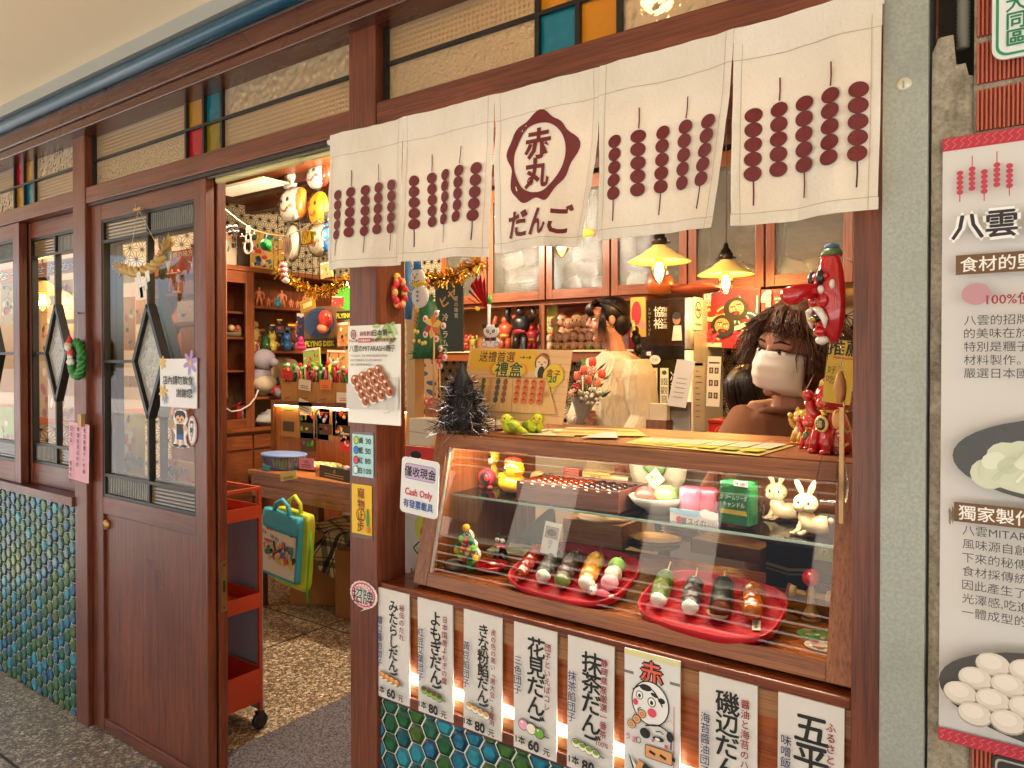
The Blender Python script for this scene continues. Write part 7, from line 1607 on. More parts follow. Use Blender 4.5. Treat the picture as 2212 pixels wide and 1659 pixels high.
MB(Q).mat(mat('#b98a2a',.3,.5)).ball((0,-.2,-.245),(.07,.045,.028),10).build('teeth',t);MB(Q).mat(mat('#4a6a3a',.4)).lathe([(.12,.42),(.13,.45),(.09,.50),(.085,.50)],(0,.0,0),16,sy=.8).mat(mat('#3f6a8a',.4)).lathe([(.08,.50),(.07,.54),(0,.56)],(0,.0,0),14).build('cap',t)
MB().mat(mat('#8a6a48',.8)).tube([p+Vector((.02,.02,u*.4)),Vector((XC0,1.5,p.z+u*.3))],.002,5).build('hanging_cord',t)
# grey receipt stand, paper bags, red tin, photo sheet, warrior pictures
M,w,h=quadM(1440,868,1489,1010,2.65,yaw=R(8));o,pr=panel('receipt_stand','grey board stand with pale receipts clipped to its top','stand',M,w,h,'#8d877e',.02);pr.rrect(-w*.4,h*.36,w*.4,h*.46,.004,'#5d5852');pr.build('print',o)
o,pr,w,h=sheet('receipt','long curled receipt rising from the grey board stand','receipt',1452,776,1492,880,2.63,'#c9c4ba',.001,tilt=R(15),roll=R(-6));
for k in range(5):pr.line([(-w*.3,h*(.1-.1*k)),(w*.25,h*(.1-.1*k))],.003,'#8d887e')
pr.build('print',o)
o,pr,w,h=sheet('paper_bag','cream paper bags with zigzag tops in a small wooden box','paper bags',1403,872,1440,912,2.60,'#d8c7a4',.03)
p=at(1420,948,Y=2.60);x0,x1=at(1399,930,Y=2.6).x,at(1442,930,Y=2.6).x;zz=at(1420,908,Y=2.58).z;zb_=1.19
MB().mat(wood('tableleg','#6a3613','#8f5426','Z',.35)).box((x0,2.585,1.05),(x1,2.595,zz)).box((x0,2.645,1.05),(x1,2.655,zz)).box((x0,2.5951,1.05),(x0+.01,2.6449,zz)).box((x1-.01,2.5951,1.05),(x1,2.6449,zz)).build('bag_holder',None,'small open wooden box holding the cream paper bags','box')
p=at(1565,930,Y=2.85);p.z=1.1855;u=62*mpp(p);t=thing('biscuit_tin','red tin with a gold character in a circle on the pale worktop','tin',p)
MB().mat(mat('#b3201c',.25,.2)).box((p.x-.5*u,p.y-.03,p.z),(p.x+.5*u,p.y+.1,p.z+.62*u)).build('tin',t,bevel=.004);MB().mat(mat('#a01a18',.25,.2)).box((p.x-.515*u,p.y-.034,p.z+.621*u),(p.x+.515*u,p.y+.104,p.z+.74*u)).build('lid',t,bevel=.003)
pr=Print(face((p.x,p.y-.0305,p.z+.30*u)));pr.ring(0,0,.24*u,.24*u,.02*u,'#c98a3a');pr.text('吉',0,0,.28*u,'#c98a3a',.04);pr.build('emblem',t)
o,pr,w,h=sheet('photo_sheet','white sheet of small dark photographs pinned beside the fridge','paper',1527,770,1556,878,3.5,'#d2cdc2',.001,roll=R(-2))
for k in range(3):
 for j in range(2):x,y=-w*.2+j*w*.4,h*(.22-.25*k);pr.rect(x-w*.15,y-h*.06,x+w*.15,y+h*.06,'#3d342c');pr.ell(x,y,w*.07,h*.04,'#a8927c')
pr.rect(-w*.4,h*.36,w*.4,h*.39,'#3a342e');pr.build('print',o)
for i,(x0,x1,lab) in enumerate(((1518,1640,'red framed picture of painted warriors, the left one behind the pendant lamp'),(1645,1790,'red framed picture of painted warriors, the right one behind the mask'))):
 M,w,h=quadM(x0,622,x1,752,3.86,roll=R(-2 if i==0 else 0));o,pr=panel('framed_picture',lab,'picture',M,w,h,'#8d161c',.025)
 pr.rect(-w*.47,-h*.46,w*.47,h*.46,'#b8202a');rg2=random.Random(3+i)
 for k in range(26):
  a_,x,y=rg2.uniform(0,6.28),rg2.uniform(-w*.38,w*.38),rg2.uniform(-h*.36,h*.32);L=rg2.uniform(.05,.11);c_=('#245a3c','#d9cdb4','#3a2f5c','#c98a3a','#8a4a2a','#1f4a6a')[k % 6]
  q=[(x+L*cos(a_+s_)*(.6+.2*s_),y+L*.7*sin(a_+s_)) for s_ in (0,.5,1,1.5)]
  q=[(max(-w*.46,min(w*.46,u_)),max(-h*.45,min(h*.45,v_))) for u_,v_ in q]
  pr.curve(q,.030,INK);pr.curve(q,.023,c_);pr.curve(q,.006,'#e0d6c0')
 for (fx,fy,ro) in ((.1,.15,.35),(-.12,-.14,-.3)):
  cx_,cy_=w*fx,h*fy;pr.ell(cx_,cy_,.066,.062,INK,20);pr.ell(cx_+.012*ro,cy_+.004,.040,.040,'#c98f66',16,ro);pr.ell(cx_-.03*ro,cy_-.032,.036,.018,INK,14,ro)
  for s_ in (-1,1):x,y=cx_+.016*s_,cy_+.006+.016*s_*ro;pr.ell(x,y,.010,.006,'#e6ddca',10,ro);pr.ell(x,y,.004,.005,INK,8);pr.line([(x-.013,y+.009),(x+.013,y+.014*(1 if s_>0 else .8))],.007,INK)
  pr.line([(cx_,cy_+.006),(cx_+.004,cy_-.012)],.005,'#8a5236');pr.ell(cx_+.004,cy_-.024,.013,.006,'#8d1f22',10,ro)
 for k in range(30):pr.ell(rg2.uniform(-w*.44,-w*.2) if k % 2 else rg2.uniform(w*.1,w*.42),rg2.uniform(-h*.42,-h*.12),.008,.007,'#cf4a62',8)
 pr.rect(-w*.42,h*.2,-w*.34,h*.44,'#dcd2bc');pr.vtext('青森',-w*.38,h*.43,.034,INK,.03);pr.build('print',o)
# ------------------------------------------------------------ ornaments hung left of the case
def disc_fig(name,label,cat,px,py,Y,d=.004):
 p=at(px,py,Y=Y);return p,thing(name,label,cat,p)
p=at(908,640,Y=1.66);k_=mpp(p);t=thing('snowman_ornament','felt snowman ornament with blue hat hung beside the middle post','ornament',p)
FW=mat('#d4cfc4',.9,bump=.3,bscale=300)
MB().mat(FW).ball(p+Vector((0,0,0)),(24*k_,.012,25*k_),20).ball(p+Vector((-.01,0,42*k_)),(20*k_,.011,19*k_),18).build('body',t)
MB().mat(mat('#2a6a9c',.9)).lathe([(11*k_,0),(10*k_,15*k_),(0,15*k_)],p+Vector((-.012,0,60*k_)),14,sy=.5).lathe([(14*k_,0),(14*k_,3*k_),(0,3*k_)],p+Vector((-.012,0,58*k_)),14,sy=.5).build('hat',t)
MB().mat(mat('#d0b02f',.9)).tube([p+Vector((x*k_,-.012,24*k_+.3*abs(x)*k_*.5)) for x in (-18,-8,4,14,22)],4.5*k_,8).build('scarf',t)
b=MB().mat(mat('#231f1c',.5))
for x,z in ((-14,46),(-2,47),(-14,34),(-9,31),(-3,31),(2,33)):b.ball(p+Vector((x*k_,-.0115,z*k_)),1.4*k_,6)
b.mat(mat('#b8382c',.6)).ball(p+Vector((-8*k_,-.013,40*k_)),2.4*k_,6).mat(mat('#2a6a9c',.6))
for z in (-10,0,9):b.ball(p+Vector((0,-.013,z*k_)),2.4*k_,8)
b.build('face_and_buttons',t)
b=MB().mat(mat('#d0648a',.8)).ball(p+Vector((-38*k_,0,14*k_)),(4*k_,.005,4*k_),8).ball(p+Vector((30*k_,-.01,30*k_)),(3.4*k_,.005,4*k_),8).mat(mat('#c9b98a',.8)).tube([p+Vector((-36*k_,0,13*k_)),p+Vector((-18*k_,0,10*k_))],1.5*k_,5).tube([p+Vector((28*k_,-.01,28*k_)),p+Vector((18*k_,-.008,16*k_))],1.5*k_,5);b.build('arms',t)
MB().mat(mat('#2d5f8a',.6)).tube([at(878,560,Y=1.7),at(882,640,Y=1.69),at(880,690,Y=1.69)],[.014,.018,.012],8).build('blue_tassel',None,'blue cloth strip hanging beside the felt snowman','cloth')
# red and white twisted ring on the post side
p=at(850,634,Y=1.5);p.x=XB1+.010;b=MB()
for k in range(18):a_=2*pi*k/18;b.mat(mat('#c2262a' if k % 3 else '#d8a25a',.5)).ball(p+Vector((.004*(k % 2),.020*cos(a_),.036*sin(a_))),(.009,.009,.011),8)
b.mat(mat('#d8b23a',.5)).ball(p+Vector((0,-.008,.046)),(.008,.011,.010),8);b.build('twisted_ring',None,'red and gold twisted ring ornament on the side of the middle post','ornament')
# green tinsel tree, pinwheels, panda, flags
p=at(925,775,Y=1.95);k_=mpp(p);t=thing('tinsel_tree','green tinsel tree with yellow stars behind the felt snowman','ornament',p)
MB().mat(mat('#0e4a22',.6)).lathe([(34*k_,0),(30*k_,40*k_),(20*k_,110*k_),(4*k_,140*k_)],p,14).build('core',t)
tinsel(p,900,34*k_,140*k_,.018,[mat('#0f6a2c',.25,.4),mat('#1f9a44',.2,.5)],['dark_tinsel','bright_tinsel'],t,8)
b=MB().mat(mat('#d8b24a',.4))
for k in range(7):q=p+Vector((rnd.uniform(-24,24)*k_,-.05,rnd.uniform(15,75)*k_));b.ball(q,(.008,.004,.008),6)
b.build('stars',t)
def pinwheel(px,py,Y,R0,cols,label,foot):
 p=at(px,py,Y=Y);q=at(*foot,Y=Y);t=thing('pinwheel',label,'pinwheel',q)
 MB().mat(mat('#b98a4a',.6)).tube([p,q],.003,6).build('stick',t)
 for k in range(len(cols)):
  a_=2*pi*k/len(cols)+.3;e=lambda r_,d_:p+Vector((r_*cos(a_+d_),-.008,r_*sin(a_+d_)))
  MB().mat(mat(cols[k],.5)).add([p+Vector((0,-.012,0)),e(R0*.6,-.5),e(R0,0),e(R0*.75,.45)],[(0,1,2,3)],False).build('vane',t,solid=.001)
 for k in range(5):a_=2*pi*k/5;MB().mat(mat('#d8c4b4',.6)).ball(p+Vector((R0*1.05*cos(a_),-.004,R0*1.05*sin(a_))),(.012,.004,.012),8).mat(mat('#cf4a5a',.6)).ball(p+Vector((R0*1.05*cos(a_),-.007,R0*1.05*sin(a_))),(.006,.003,.006),6).build('blossom',t)
pinwheel(938,705,1.85,.042,['#d8a83a','#cf6a2a','#d8b64a','#a8242a','#d89a3a','#c9542a'],'orange and yellow pinwheel with blossoms beside the green tinsel tree',(936,880))
pinwheel(948,772,1.95,.03,['#c2262a','#b01a2a','#3a7a3a','#c2262a'],'small red pinwheel on a black stick below the orange one',(952,880))
p=at(1047,650,Y=1.98);t=thing('panda_pinwheel','red foil pinwheel with a flat panda face behind the gift box sign','pinwheel',at(1060,790,Y=1.98))
b=MB().mat(mat('#a8101c',.2,.3));
for k in range(6):a_=1.15+k*.38;b.add([p+Vector((.01,0,-.03)),p+Vector((.055*cos(a_+.3),-.02,.06*sin(a_)+.005)),p+Vector((.05*cos(a_-.1),-.03,.085*sin(a_)))],[(0,1,2)],False)
b.build('foil_vanes',t,solid=.001);MB().mat(mat('#dcd6cc',.4)).tube([at(1057,655,Y=1.985),at(1055,735,Y=1.985)],.0055,8).mat(mat('#3fae3c',.4)).tube([at(1058,638,Y=1.985),at(1058,656,Y=1.985)],.007,8).mat(mat('#d8c02a',.5)).ball(at(1032,667,Y=1.97),.008,8).build('straw',t)
M,w,h=quadM(1041,700,1082,752,1.965);b=MB(M).mat(mat('#d9d4cb',.5));b.ball((0,h*.2,0),(w*.42,h*.28,.004),18).ball((0,-h*.25,0),(w*.46,h*.22,.004),16);b.build('panda_card',t)
pr=Print(M,z=.0042)
for s_ in (-1,1):pr.ell(w*.33*s_,h*.42,w*.12,h*.09,INK);pr.ell(w*.15*s_,h*.2,w*.09,h*.07,INK,12,.5*s_);pr.ell(w*.14*s_,h*.21,w*.03,h*.025,'#e6e0d6',8);pr.ell(w*.33*s_,-h*.35,w*.13,h*.1,'#d9d4cb');pr.ring(w*.33*s_,-h*.35,w*.13,h*.1,.0015,INK,14)
pr.ell(0,h*.1,w*.05,h*.03,INK);pr.rect(-w*.3,-h*.2,w*.3,-h*.06,INK);pr.poly([(-w*.06,-h*.06),(w*.06,-h*.06),(0,-h*.34)],'#c2262a');pr.build('panda_print',t)
for k,(px,py,c_) in enumerate(((965,905,'#2a2a4a'),(985,910,'#c2243a'))):
 p=at(px,py-5,Y=2.3);b=MB().mat(mat(c_,.8));b.add([p+Vector((-.035,0,.0)),p+Vector((.035,0,0)),p+Vector((0,0,-.10))],[(0,2,1)],False);b.build('pennant',None,('dark blue','red')[k]+' triangular pennant behind the black tinsel tree','pennant',solid=.002)
# tins, box and cards at the left counter gap
o,pr,w,h=sheet('hanging_banner','dark green hanging sign with large cream lettering beside the tinsel','sign',940,606,1000,760,2.6,'#26302a',.006);pr.text('ヒヤ',0,h*.26,.06,'#c9a25a',.04,rot=.5);pr.vtext('冷、ラムネ',-w*.12,h*.05,.04,'#c9bfa2',.038,.02);pr.vtext('夏の味覚',w*.28,h*.28,.026,'#c9bfa2',.025);pr.build('print',o)
for k,(x0,y0_,x1,y1_,Y,c_,lab) in enumerate(((878,650,896,965,1.95,'#b08a5c','narrow pale wooden upright beside the middle post'),(898,755,945,860,2.2,'#c9a273','tan cloth print with blue fish hung behind the pinwheels'),(884,905,932,962,1.85,'#b9ab93','low grey carton at the end of the counter'),(900,870,935,930,2.1,'#9a5a2c','wooden drawer chest behind the black tinsel tree'))):
 o,pr,w,h=sheet(('timber_upright','cloth_print','carton','drawer_chest')[k],lab,('upright','cloth','carton','chest')[k],x0,y0_,x1,y1_,Y,c_,(.05,.002,.08,.1)[k])
 if k==1:
  for j in range(5):pr.ell(rnd.uniform(-w*.25,w*.25),h*(.38-.19*j),.028,.010,'#46546a',12,rnd.uniform(-.5,.5))
 if k==2:pr.line([(-w/2,0),(w/2,-.004)],.003,'#8d8270')
 pr.build('print',o)
b=MB().mat(mat('#c2b03a',.5))
p=at(912,905,Y=2.0)
for k in range(5):b.mat(mat(('#c9b62f','#2f6a3a')[k % 2],.5)).lathe([(.011,.018*k),(.011,.018*(k+1))],p,12)
b.build('striped_stick',None,'yellow and green striped stick toy standing on the chest','toy')
p=at(922,868,Y=2.0);b=MB().mat(mat('#cf3a5a',.3))
for k in range(3):q=p+Vector((-.03+.03*k,0,0));b.tube([q+Vector((.02*(1 if j % 2 else .5)*cos(j*pi/5),0,.02*(1 if j % 2 else .5)*sin(j*pi/5))) for j in range(11)],.002,5)
b.build('star_cutters',None,'row of pink star-shaped cutters on the drawer chest','cutters')
# ------------------------------------------------------------ goods inside the doorway
FILM=film()
def mask_(x0,y0,x1,y1,Y,col,label,art,square=False,side=None):
 M,w,h=quadM(x0,y0,x1,y1,Y,yaw=R(-14));p=M.translation;t=thing('party_mask',label,'mask',p-Vector((0,0,h/2)),'toy masks in clear bags')
 e=4.5 if square else 2.2
 def fn(v):
  a_=math.atan2(v[1],v[0]);rr=math.hypot(v[0],v[1]);k=rr/max(1e-6,(abs(cos(a_))**e+abs(sin(a_))**e)**(1/e)) if rr else 0
  return (k*cos(a_),k*sin(a_),max(v[2],-.15))
 b=MB(M).mat(mat(col,.4,coat=.1)).ball((0,0,0),(w/2,h/2,w*.2),22,fn);b.build('shell',t)
 if side:MB(M).mat(mat(side,.3,coat=.4)).ball((w*.10,0,-.012),(w/2,h*.48,w*.2),20,fn).build('side',t)
 pr=Print(fn=lambda x,y,z:M @ Vector((x,y,w*.205*max(0,1-(x/(w*.52))**2-(y/(h*.52))**2)**.5+.004+z)));art(pr,w,h);pr.build('painted_face',t)
 MB(M).mat(FILM).ball((0,0,.004),(w*.56,h*.56,w*.25),14,lump(w*50,.12,2)).build('bag',t)
def smile(mc,ck=None,ey='#231c18'):
 def f(pr,w,h):
  for s_ in (-1,1):
   pr.ell(w*.17*s_,h*.12,w*.05,h*.07,ey,12)
   if ck:pr.ell(w*.28*s_,-h*.1,w*.07,h*.06,ck,12)
  pr.curve([(-w*.18,-h*.14),(0,-h*.22),(w*.18,-h*.12)],h*.05,mc)
 return f
mask_(607,362,651,412,3.2,'#d9d2c4','white oval toy mask with a red smile, top left of the mask rack',smile('#b8222a'))
mask_(660,350,714,408,3.18,'#d9d2c6','white round toy mask with a red side, top right of the mask rack',smile('#c94a5a','#d06a78','#2a6a3a'),side='#cf3a24')
mask_(603,408,662,478,3.16,'#d6cbb8','square white toy mask with orange sides on the mask rack',smile('#8a5a24','#b98a5a'),True,'#c9702a')
mask_(664,414,715,488,3.15,'#d8a41c','plain yellow toy mask on the mask rack',smile('#a8301f'))
mask_(616,486,651,562,3.2,'#cfc4ae','narrow cream toy mask hanging below the square one',smile('#8a6a4a'))
mask_(664,480,716,552,3.18,'#cdbd9f','cream and blue toy mask hanging below the yellow one',smile('#c96a5a','#d08a78','#2a6a3a'),side='#2f6aa8')
rk=MB().mat(mat('#2a231c',.4,.6));a,c=at(600,350,Y=3.27),at(722,600,Y=3.27)
for k in range(9):x=a.x+(c.x-a.x)*k/8;rk.tube([(x,3.27,c.z),(x,3.27,ZC-.06)],.002,5)
for k in range(9):z=c.z+(ZC-.07-c.z)*k/8;rk.tube([(a.x,3.274,z),(c.x,3.274,z)],.002,5)
rk.build('wire_rack',None,'black wire rack that the toy masks hang from','rack')
V2=lambda x,y,Y:at((560+x*.1929)*.864,(400+y*.1929)*.864,Y=Y)
g=MB().mat(mat('#c4b391',.9));P=[V2(x,y,2.6) for x,y in ((20,640),(180,770),(370,900),(560,960),(790,990),(1050,880),(1300,730),(1500,640))];g.tube(P,.0028,6);g.build('twine_garland',None,'twine garland sagging across the doorway with ornaments','garland')
def wsnow(x0,y0,x1,y1,lab):
 a,c=V2(x0,y0,2.585),V2(x1,y1,2.585);cx,H=(a.x+c.x)/2,a.z-c.z;M=face((cx,2.585,c.z));b=MB(M).mat(mat('#d9cfbb',.7))
 def ring_(cy_,r_,w_):b.add([q for k in range(24) for q in ((r_*cos(k*pi/12),cy_+r_*sin(k*pi/12),0),((r_-w_)*cos(k*pi/12),cy_+(r_-w_)*sin(k*pi/12),0),(r_*cos(k*pi/12),cy_+r_*sin(k*pi/12),.004),((r_-w_)*cos(k*pi/12),cy_+(r_-w_)*sin(k*pi/12),.004))],[f for k in range(24) for f in ((4*k+2,4*((k+1) % 24)+2,4*((k+1) % 24)+3,4*k+3),(4*k,4*((k+1) % 24),4*((k+1) % 24)+2,4*k+2),(4*k+1,4*k+3,4*((k+1) % 24)+3,4*((k+1) % 24)+1))],False)
 ring_(H*.26,H*.26,H*.06);ring_(H*.58,H*.17,H*.05)
 b.prism([(H*.12*cos(k*pi/9),H*.80+H*.11*sin(k*pi/9)) for k in range(18)],0,.004).prism([(-H*.16,H*.87),(H*.16,H*.87),(H*.16,H*.90),(H*.1,H*.90),(H*.1,H),(-H*.1,H),(-H*.1,H*.90),(-H*.16,H*.90)],.0005,.0045)
 for s_ in (-1,1):b.tube([(s_*H*.15,H*.62,.002),(s_*H*.34,H*.68,.002),(s_*H*.38,H*.76,.002)],H*.018,5).tube([(s_*H*.33,H*.67,.002),(s_*H*.44,H*.66,.002)],H*.014,5)
 o=b.build('snowman_cutout',None,lab,'ornament','wooden snowmen on the twine');pr=Print(M,z=.005)
 for s_ in (-1,1):pr.ell(s_*H*.04,H*.82,H*.015,H*.02,INK,8)
 pr.ell(0,H*.785,H*.015,H*.015,INK,8);pr.build('face',o)
wsnow(170,880,470,1200,'pale wooden snowman cut-out hanging left on the twine');wsnow(1190,690,1470,1040,'pale wooden snowman cut-out hanging beside the curtain edge')
p=V2(543,1100,2.59);b=MB().mat(mat('#137a2c',.35,.4,bump=1,bscale=500)).ball(p,.034,18).mat(mat('#c4b391',.9)).tube([p+Vector((0,0,.034)),V2(555,962,2.6)],.0016,5);b.build('glitter_ball',None,'green glitter ball hanging from the twine garland','ornament')
p=V2(110,905,2.59);b=MB().mat(mat('#2a2320',.7))
for k in range(40):a_=k*2.4;h=-.03+.0015*k;rr=.03*(1-(h/.034)**2)**.5;b.ball(p+Vector((rr*cos(a_),rr*sin(a_),h)),(.010,.010,.005),6).mat(mat('#d6d0c6',.7) if k % 3==0 else mat('#2a2320',.7))
b.build('pine_cone',None,'dark pine cone with white tips at the left end of the twine','ornament')
p=V2(1085,1005,2.585);MB().mat(mat('#c9a02a',.15,.9,bump=.8,bscale=60)).cbox(p,(.07,.03,.07)).build('gift_ornament',None,'shiny gold gift-box ornament on the twine','ornament',bevel=.004)
M=face(V2(820,1150,2.585),yaw=R(35));o,pr=panel('leaf_ornament','pale wooden leaf-shaped tag hanging point down from the twine','ornament',M,.06,.15,'#cdb084',.003,outline=[(0,-.075),(.028,0),(.024,.05),(0,.072),(-.024,.05),(-.028,0)])
for k in range(3):pr.curve([(-.012+.01*k,-.03),(-.006+.008*k,.01),(-.010+.012*k,.04)],.003,'#4a3626')
pr.build('print',o)
def swag(pts,Y,n,label,seed):
 P=[at(x,y,Y=Y) for x,y in pts];t=thing('gold_tinsel',label,'tinsel',P[len(P) // 2]);MB().mat(mat('#7a5a1a',.4,.6)).tube(P,.006,5).build('cord',t);rg_=random.Random(seed);bs=[MB().mat(mat('#c98f22',.18,.9)),MB().mat(mat('#e0b95a',.15,.95))]
 for k in range(n):
  u=rg_.random()*(len(P)-1);i=int(u);q=P[i].lerp(P[i+1],u-i);d=Vector((rg_.gauss(0,1),rg_.gauss(0,1),rg_.gauss(0,1))).normalized()*rg_.uniform(.02,.055);s_=d.orthogonal().normalized()*.0032
  bs[k % 2].add([q-s_,q+s_,q+d+s_,q+d-s_],[(0,1,2,3)],False)
 bs[0].build('deep_strands',t);bs[1].build('bright_strands',t)
swag([(598,588),(640,610),(676,632),(712,628),(745,606),(775,600)],3.0,900,'gold tinsel swag hanging over the toy shelves',1);swag([(880,588),(925,606),(980,598),(1040,566)],2.5,600,'gold tinsel swag hanging under the second curtain panel',2)
p=V2(770,1450,2.6);b=MB()
for k in range(6):b.mat(mat('#a81c24' if k % 2 else '#d6cfc0',.8)).lathe([(.018,-.008),(.019,0),(.018,.008)],p+Vector((.002*k,0,.04-.014*k)),10)
b.mat(mat('#d6cfc0',.8)).tube([p+Vector((.01,0,-.045)),p+Vector((.045,-.01,-.055))],.015,8);b.build('stocking',None,'small red and white striped stocking under the gold tinsel','ornament')
# magazines on top of the cabinet
def blob_print(pr,w,h,seed,n,cols):
 g_=random.Random(seed)
 for k in range(n):pr.ell(g_.uniform(-.42,.42)*w,g_.uniform(-.42,.42)*h,g_.uniform(.05,.13)*w,g_.uniform(.03,.09)*h,cols[k % len(cols)],9,g_.uniform(0,3))
BR=['#c23a2a','#d8b23a','#e0d4bc','#2f6a8a','#d88a5a','#3a7a4a','#231f1c','#d9a0a0']
for k,(x0,y0_,x1,y1_,X,c_,lab,n) in enumerate(((489,505,512,588,-4.98,'#b9a58a','grey-green magazine standing at the left on the cabinet top',6),(514,520,540,588,-4.95,'#3a2a1c','dark brown book standing between magazines on the cabinet top',3),(541,510,590,590,-4.92,'#c9a24a','crowded colourful comic magazine standing on the cabinet top',60),(592,520,612,592,-4.90,'#b08a3a','narrow colourful magazine right of the crowded comic magazine',16))):
 a,c=at(x0,(y0_+y1_)/2,X=X),at(x1,(y0_+y1_)/2,X=X);h=.30;w=abs(c.y-a.y);M=Matrix.Translation((X,(a.y+c.y)/2,2.206+h/2)) @ Matrix.Rotation(pi/2,4,'Z') @ Matrix.Rotation(pi/2,4,'X')
 o,pr=panel('magazine',lab,'magazine',M,w,h,c_,.006);blob_print(pr,w,h,k,n,BR)
 if k==0:pr.vtext('怪獣',w*.2,h*.3,.05,INK,.045,.03)
 pr.build('print',o)
# toy figures on the open shelves (built once, copied)
def muscle():
 t=thing('wrestler_figure','tallest pink muscle figure, at the left of the top shelf','figure',(0,0,0),'pink muscle figures on the toy shelf');S=mat('#c8754a',.5)
 b=MB().mat(S).ball((0,0,.90),(.062,.066,.085),10).lathe([(.10,.44),(.12,.52),(.10,.60),(.17,.74),(.13,.80),(.05,.82)],(0,0,0),12,sy=.62)
 for s_ in (-1,1):b.tube([(.07*s_,0,.46),(.11*s_,-.01,.25),(.13*s_,0,.05)],[.085,.06,.05],8).ball((.14*s_,-.03,.025),(.05,.08,.028),8).tube([(.15*s_,0,.74),(.24*s_,-.01,.6),(.23*s_,-.06,.44)],[.065,.05,.04],8).ball((.23*s_,-.07,.42),.042,6)
 b.build('body',t);MB().mat(mat('#a85a38',.6)).lathe([(.105,.43),(.11,.48),(.105,.49)],(0,0,0),12,sy=.66).build('belt',t);return t
fig=muscle()
for k,(x,hh,lab) in enumerate(((560,42,None),(580,22,'short pink muscle figure, second on the top shelf'),(594,23,'short pink muscle figure just left of the second tall one'),(609,39,'second tall pink muscle figure on the top shelf'),(629,22,'short pink muscle figure right of the second tall one'),(643,20,'smallest pink muscle figure near the right of the top shelf'),(661,37,'pink muscle figure at the right end of the top shelf'))):
 p=at(x,657,X=-4.93);p.z=zs[0];s_=hh*mpp(p)
 if lab is None:fig.location=p;fig.scale=(s_,)*3;fig.rotation_euler=(0,0,R(60))
 else:dup(fig,p,lab,R(40+9*k),s_)
for k,(x,lab) in enumerate(((385,'pink toy figure with striped top on the small wall shelf'),(371,'pink toy figure with dark trunks on the small wall shelf'))):p=at(x,628,Y=2.4);dup(fig,p,lab,R(10),.13,'toy figures on the small wall shelf')
p=at(604,756,X=-4.93);p.z=zs[1];u=74*mpp(p);t=thing('robot_figure','dark robot toy with red lower legs on the middle shelf','figure',p);Q=Matrix.Translation(p) @ Matrix.Rotation(R(55),4,'Z') @ Matrix.Scale(u,4);DK=mat('#15161c',.3)
MB(Q).mat(DK).cbox((0,0,.62),(.26,.16,.24)).cbox((0,0,.45),(.16,.12,.1)).cbox((.07,0,.32),(.09,.1,.18)).cbox((-.07,0,.32),(.09,.1,.18)).cbox((0,0,.82),(.1,.1,.12)).cbox((.24,0,.66),(.16,.14,.14)).cbox((-.24,0,.66),(.16,.14,.14)).cbox((.3,-.05,.5),(.09,.1,.22)).cbox((-.3,-.05,.5),(.09,.1,.22)).cbox((-.36,.05,.8),(.05,.05,.3)).build('body',t,bevel=.02*u)
MB(Q).mat(mat('#b3161c',.3)).cbox((.08,0,.13),(.1,.12,.22)).cbox((-.08,0,.13),(.1,.12,.22)).cbox((0,-.085,.66),(.1,.03,.1)).build('red_plates',t,bevel=.02*u);MB(Q).mat(mat('#b8902a',.3,.5)).cbox((.33,-.1,.75),(.2,.06,.06)).cbox((0,-.06,.9),(.14,.02,.04)).cbox((-.2,-.08,.74),(.12,.03,.05)).build('gold_trim',t)
p=at(574,755,X=-4.9);p.z=zs[1];t=thing('tinsel_tree','small silver and green tinsel tree on the middle toy shelf','ornament',p);MB().mat(mat('#1a4a20',.6)).lathe([(.05,0),(.03,.1),(0,.13)],p,10).build('core',t);tinsel(p,260,.055,.12,.022,[mat('#c9c9cf',.2,.9),mat('#3fae2c',.3)],['silver_tinsel','green_tinsel'],t,5,.003)
for k,(x,w_,c_,lab) in enumerate(((628,.05,'#7a2a1c','dark red toy at the right of the middle shelf'),(640,.04,'#a8722a','gold and red toy at the far right of the middle shelf'),(551,.04,'#b89a5a','pale gold toy at the left end of the middle shelf'))):
 p=at(x,756,X=-4.95);p.z=zs[1];MB().mat(mat(c_,.35)).ball(p+Vector((0,0,.12)),(w_,w_,.06),10,lump(k,.4,3)).ball(p+Vector((0,0,.2)),w_*.7,10).tube([p,p+Vector((0,0,.1))],w_*.6,8).tube([p+Vector((0,-.08,.14)),p+Vector((0,.08,.16))],w_*.3,8).build('toy_figure',None,lab,'figure')
p=at(566,855,X=-4.88);p.z=zs[2];t=thing('plush_toy','grey-lilac plush toy sitting on the lower open shelf','plush toy',p);MB().mat(mat('#8d8288',.95,bump=.5,bscale=200)).ball(p+Vector((0,0,.12)),(.08,.09,.12),14).ball(p+Vector((.02,0,.28)),(.085,.095,.085),14).ball(p+Vector((.10,.03,.26)),(.04,.04,.035),10).tube([p+Vector((.04,.04,.06)),p+Vector((.13,.08,.02))],.035,8).build('body',t);MB().mat(mat('#b9a588',.9)).ball(p+Vector((.03,.0,.1)),(.085,.095,.07),12).build('smock',t)
p=at(612,850,X=-4.95);p.z=zs[2];MB().mat(mat('#b59a74',.8)).ball(p+Vector((0,0,.16)),(.03,.18,.16),14,lambda q:(q[0],max(-.85,min(.85,q[1])),max(-.95,min(.9,q[2])))).build('paper_sack',None,'pale brown paper sack leaning on the lower open shelf','sack')
p=at(585,858,X=-4.86);p.z=zs[2];MB().mat(mat('#b81f24',.4)).lathe([(.02,-.05),(.045,-.05),(.045,.0),(.02,.0),(.02,.06),(.04,.06),(.04,.09)],p+Vector((0,0,.046)),14,'X').build('spool_toy',None,'red spool-shaped toy in front of the plush toy','toy')
p=at(600,912,X=-4.9);p.z=zl;MB().mat(mat('#a8a49a',.7)).ball(p+Vector((0,0,.05)),(.1,.2,.06),14,lump(2,.4)).build('bundle',None,'pale wrapped bundle on the cabinet ledge','bundle')
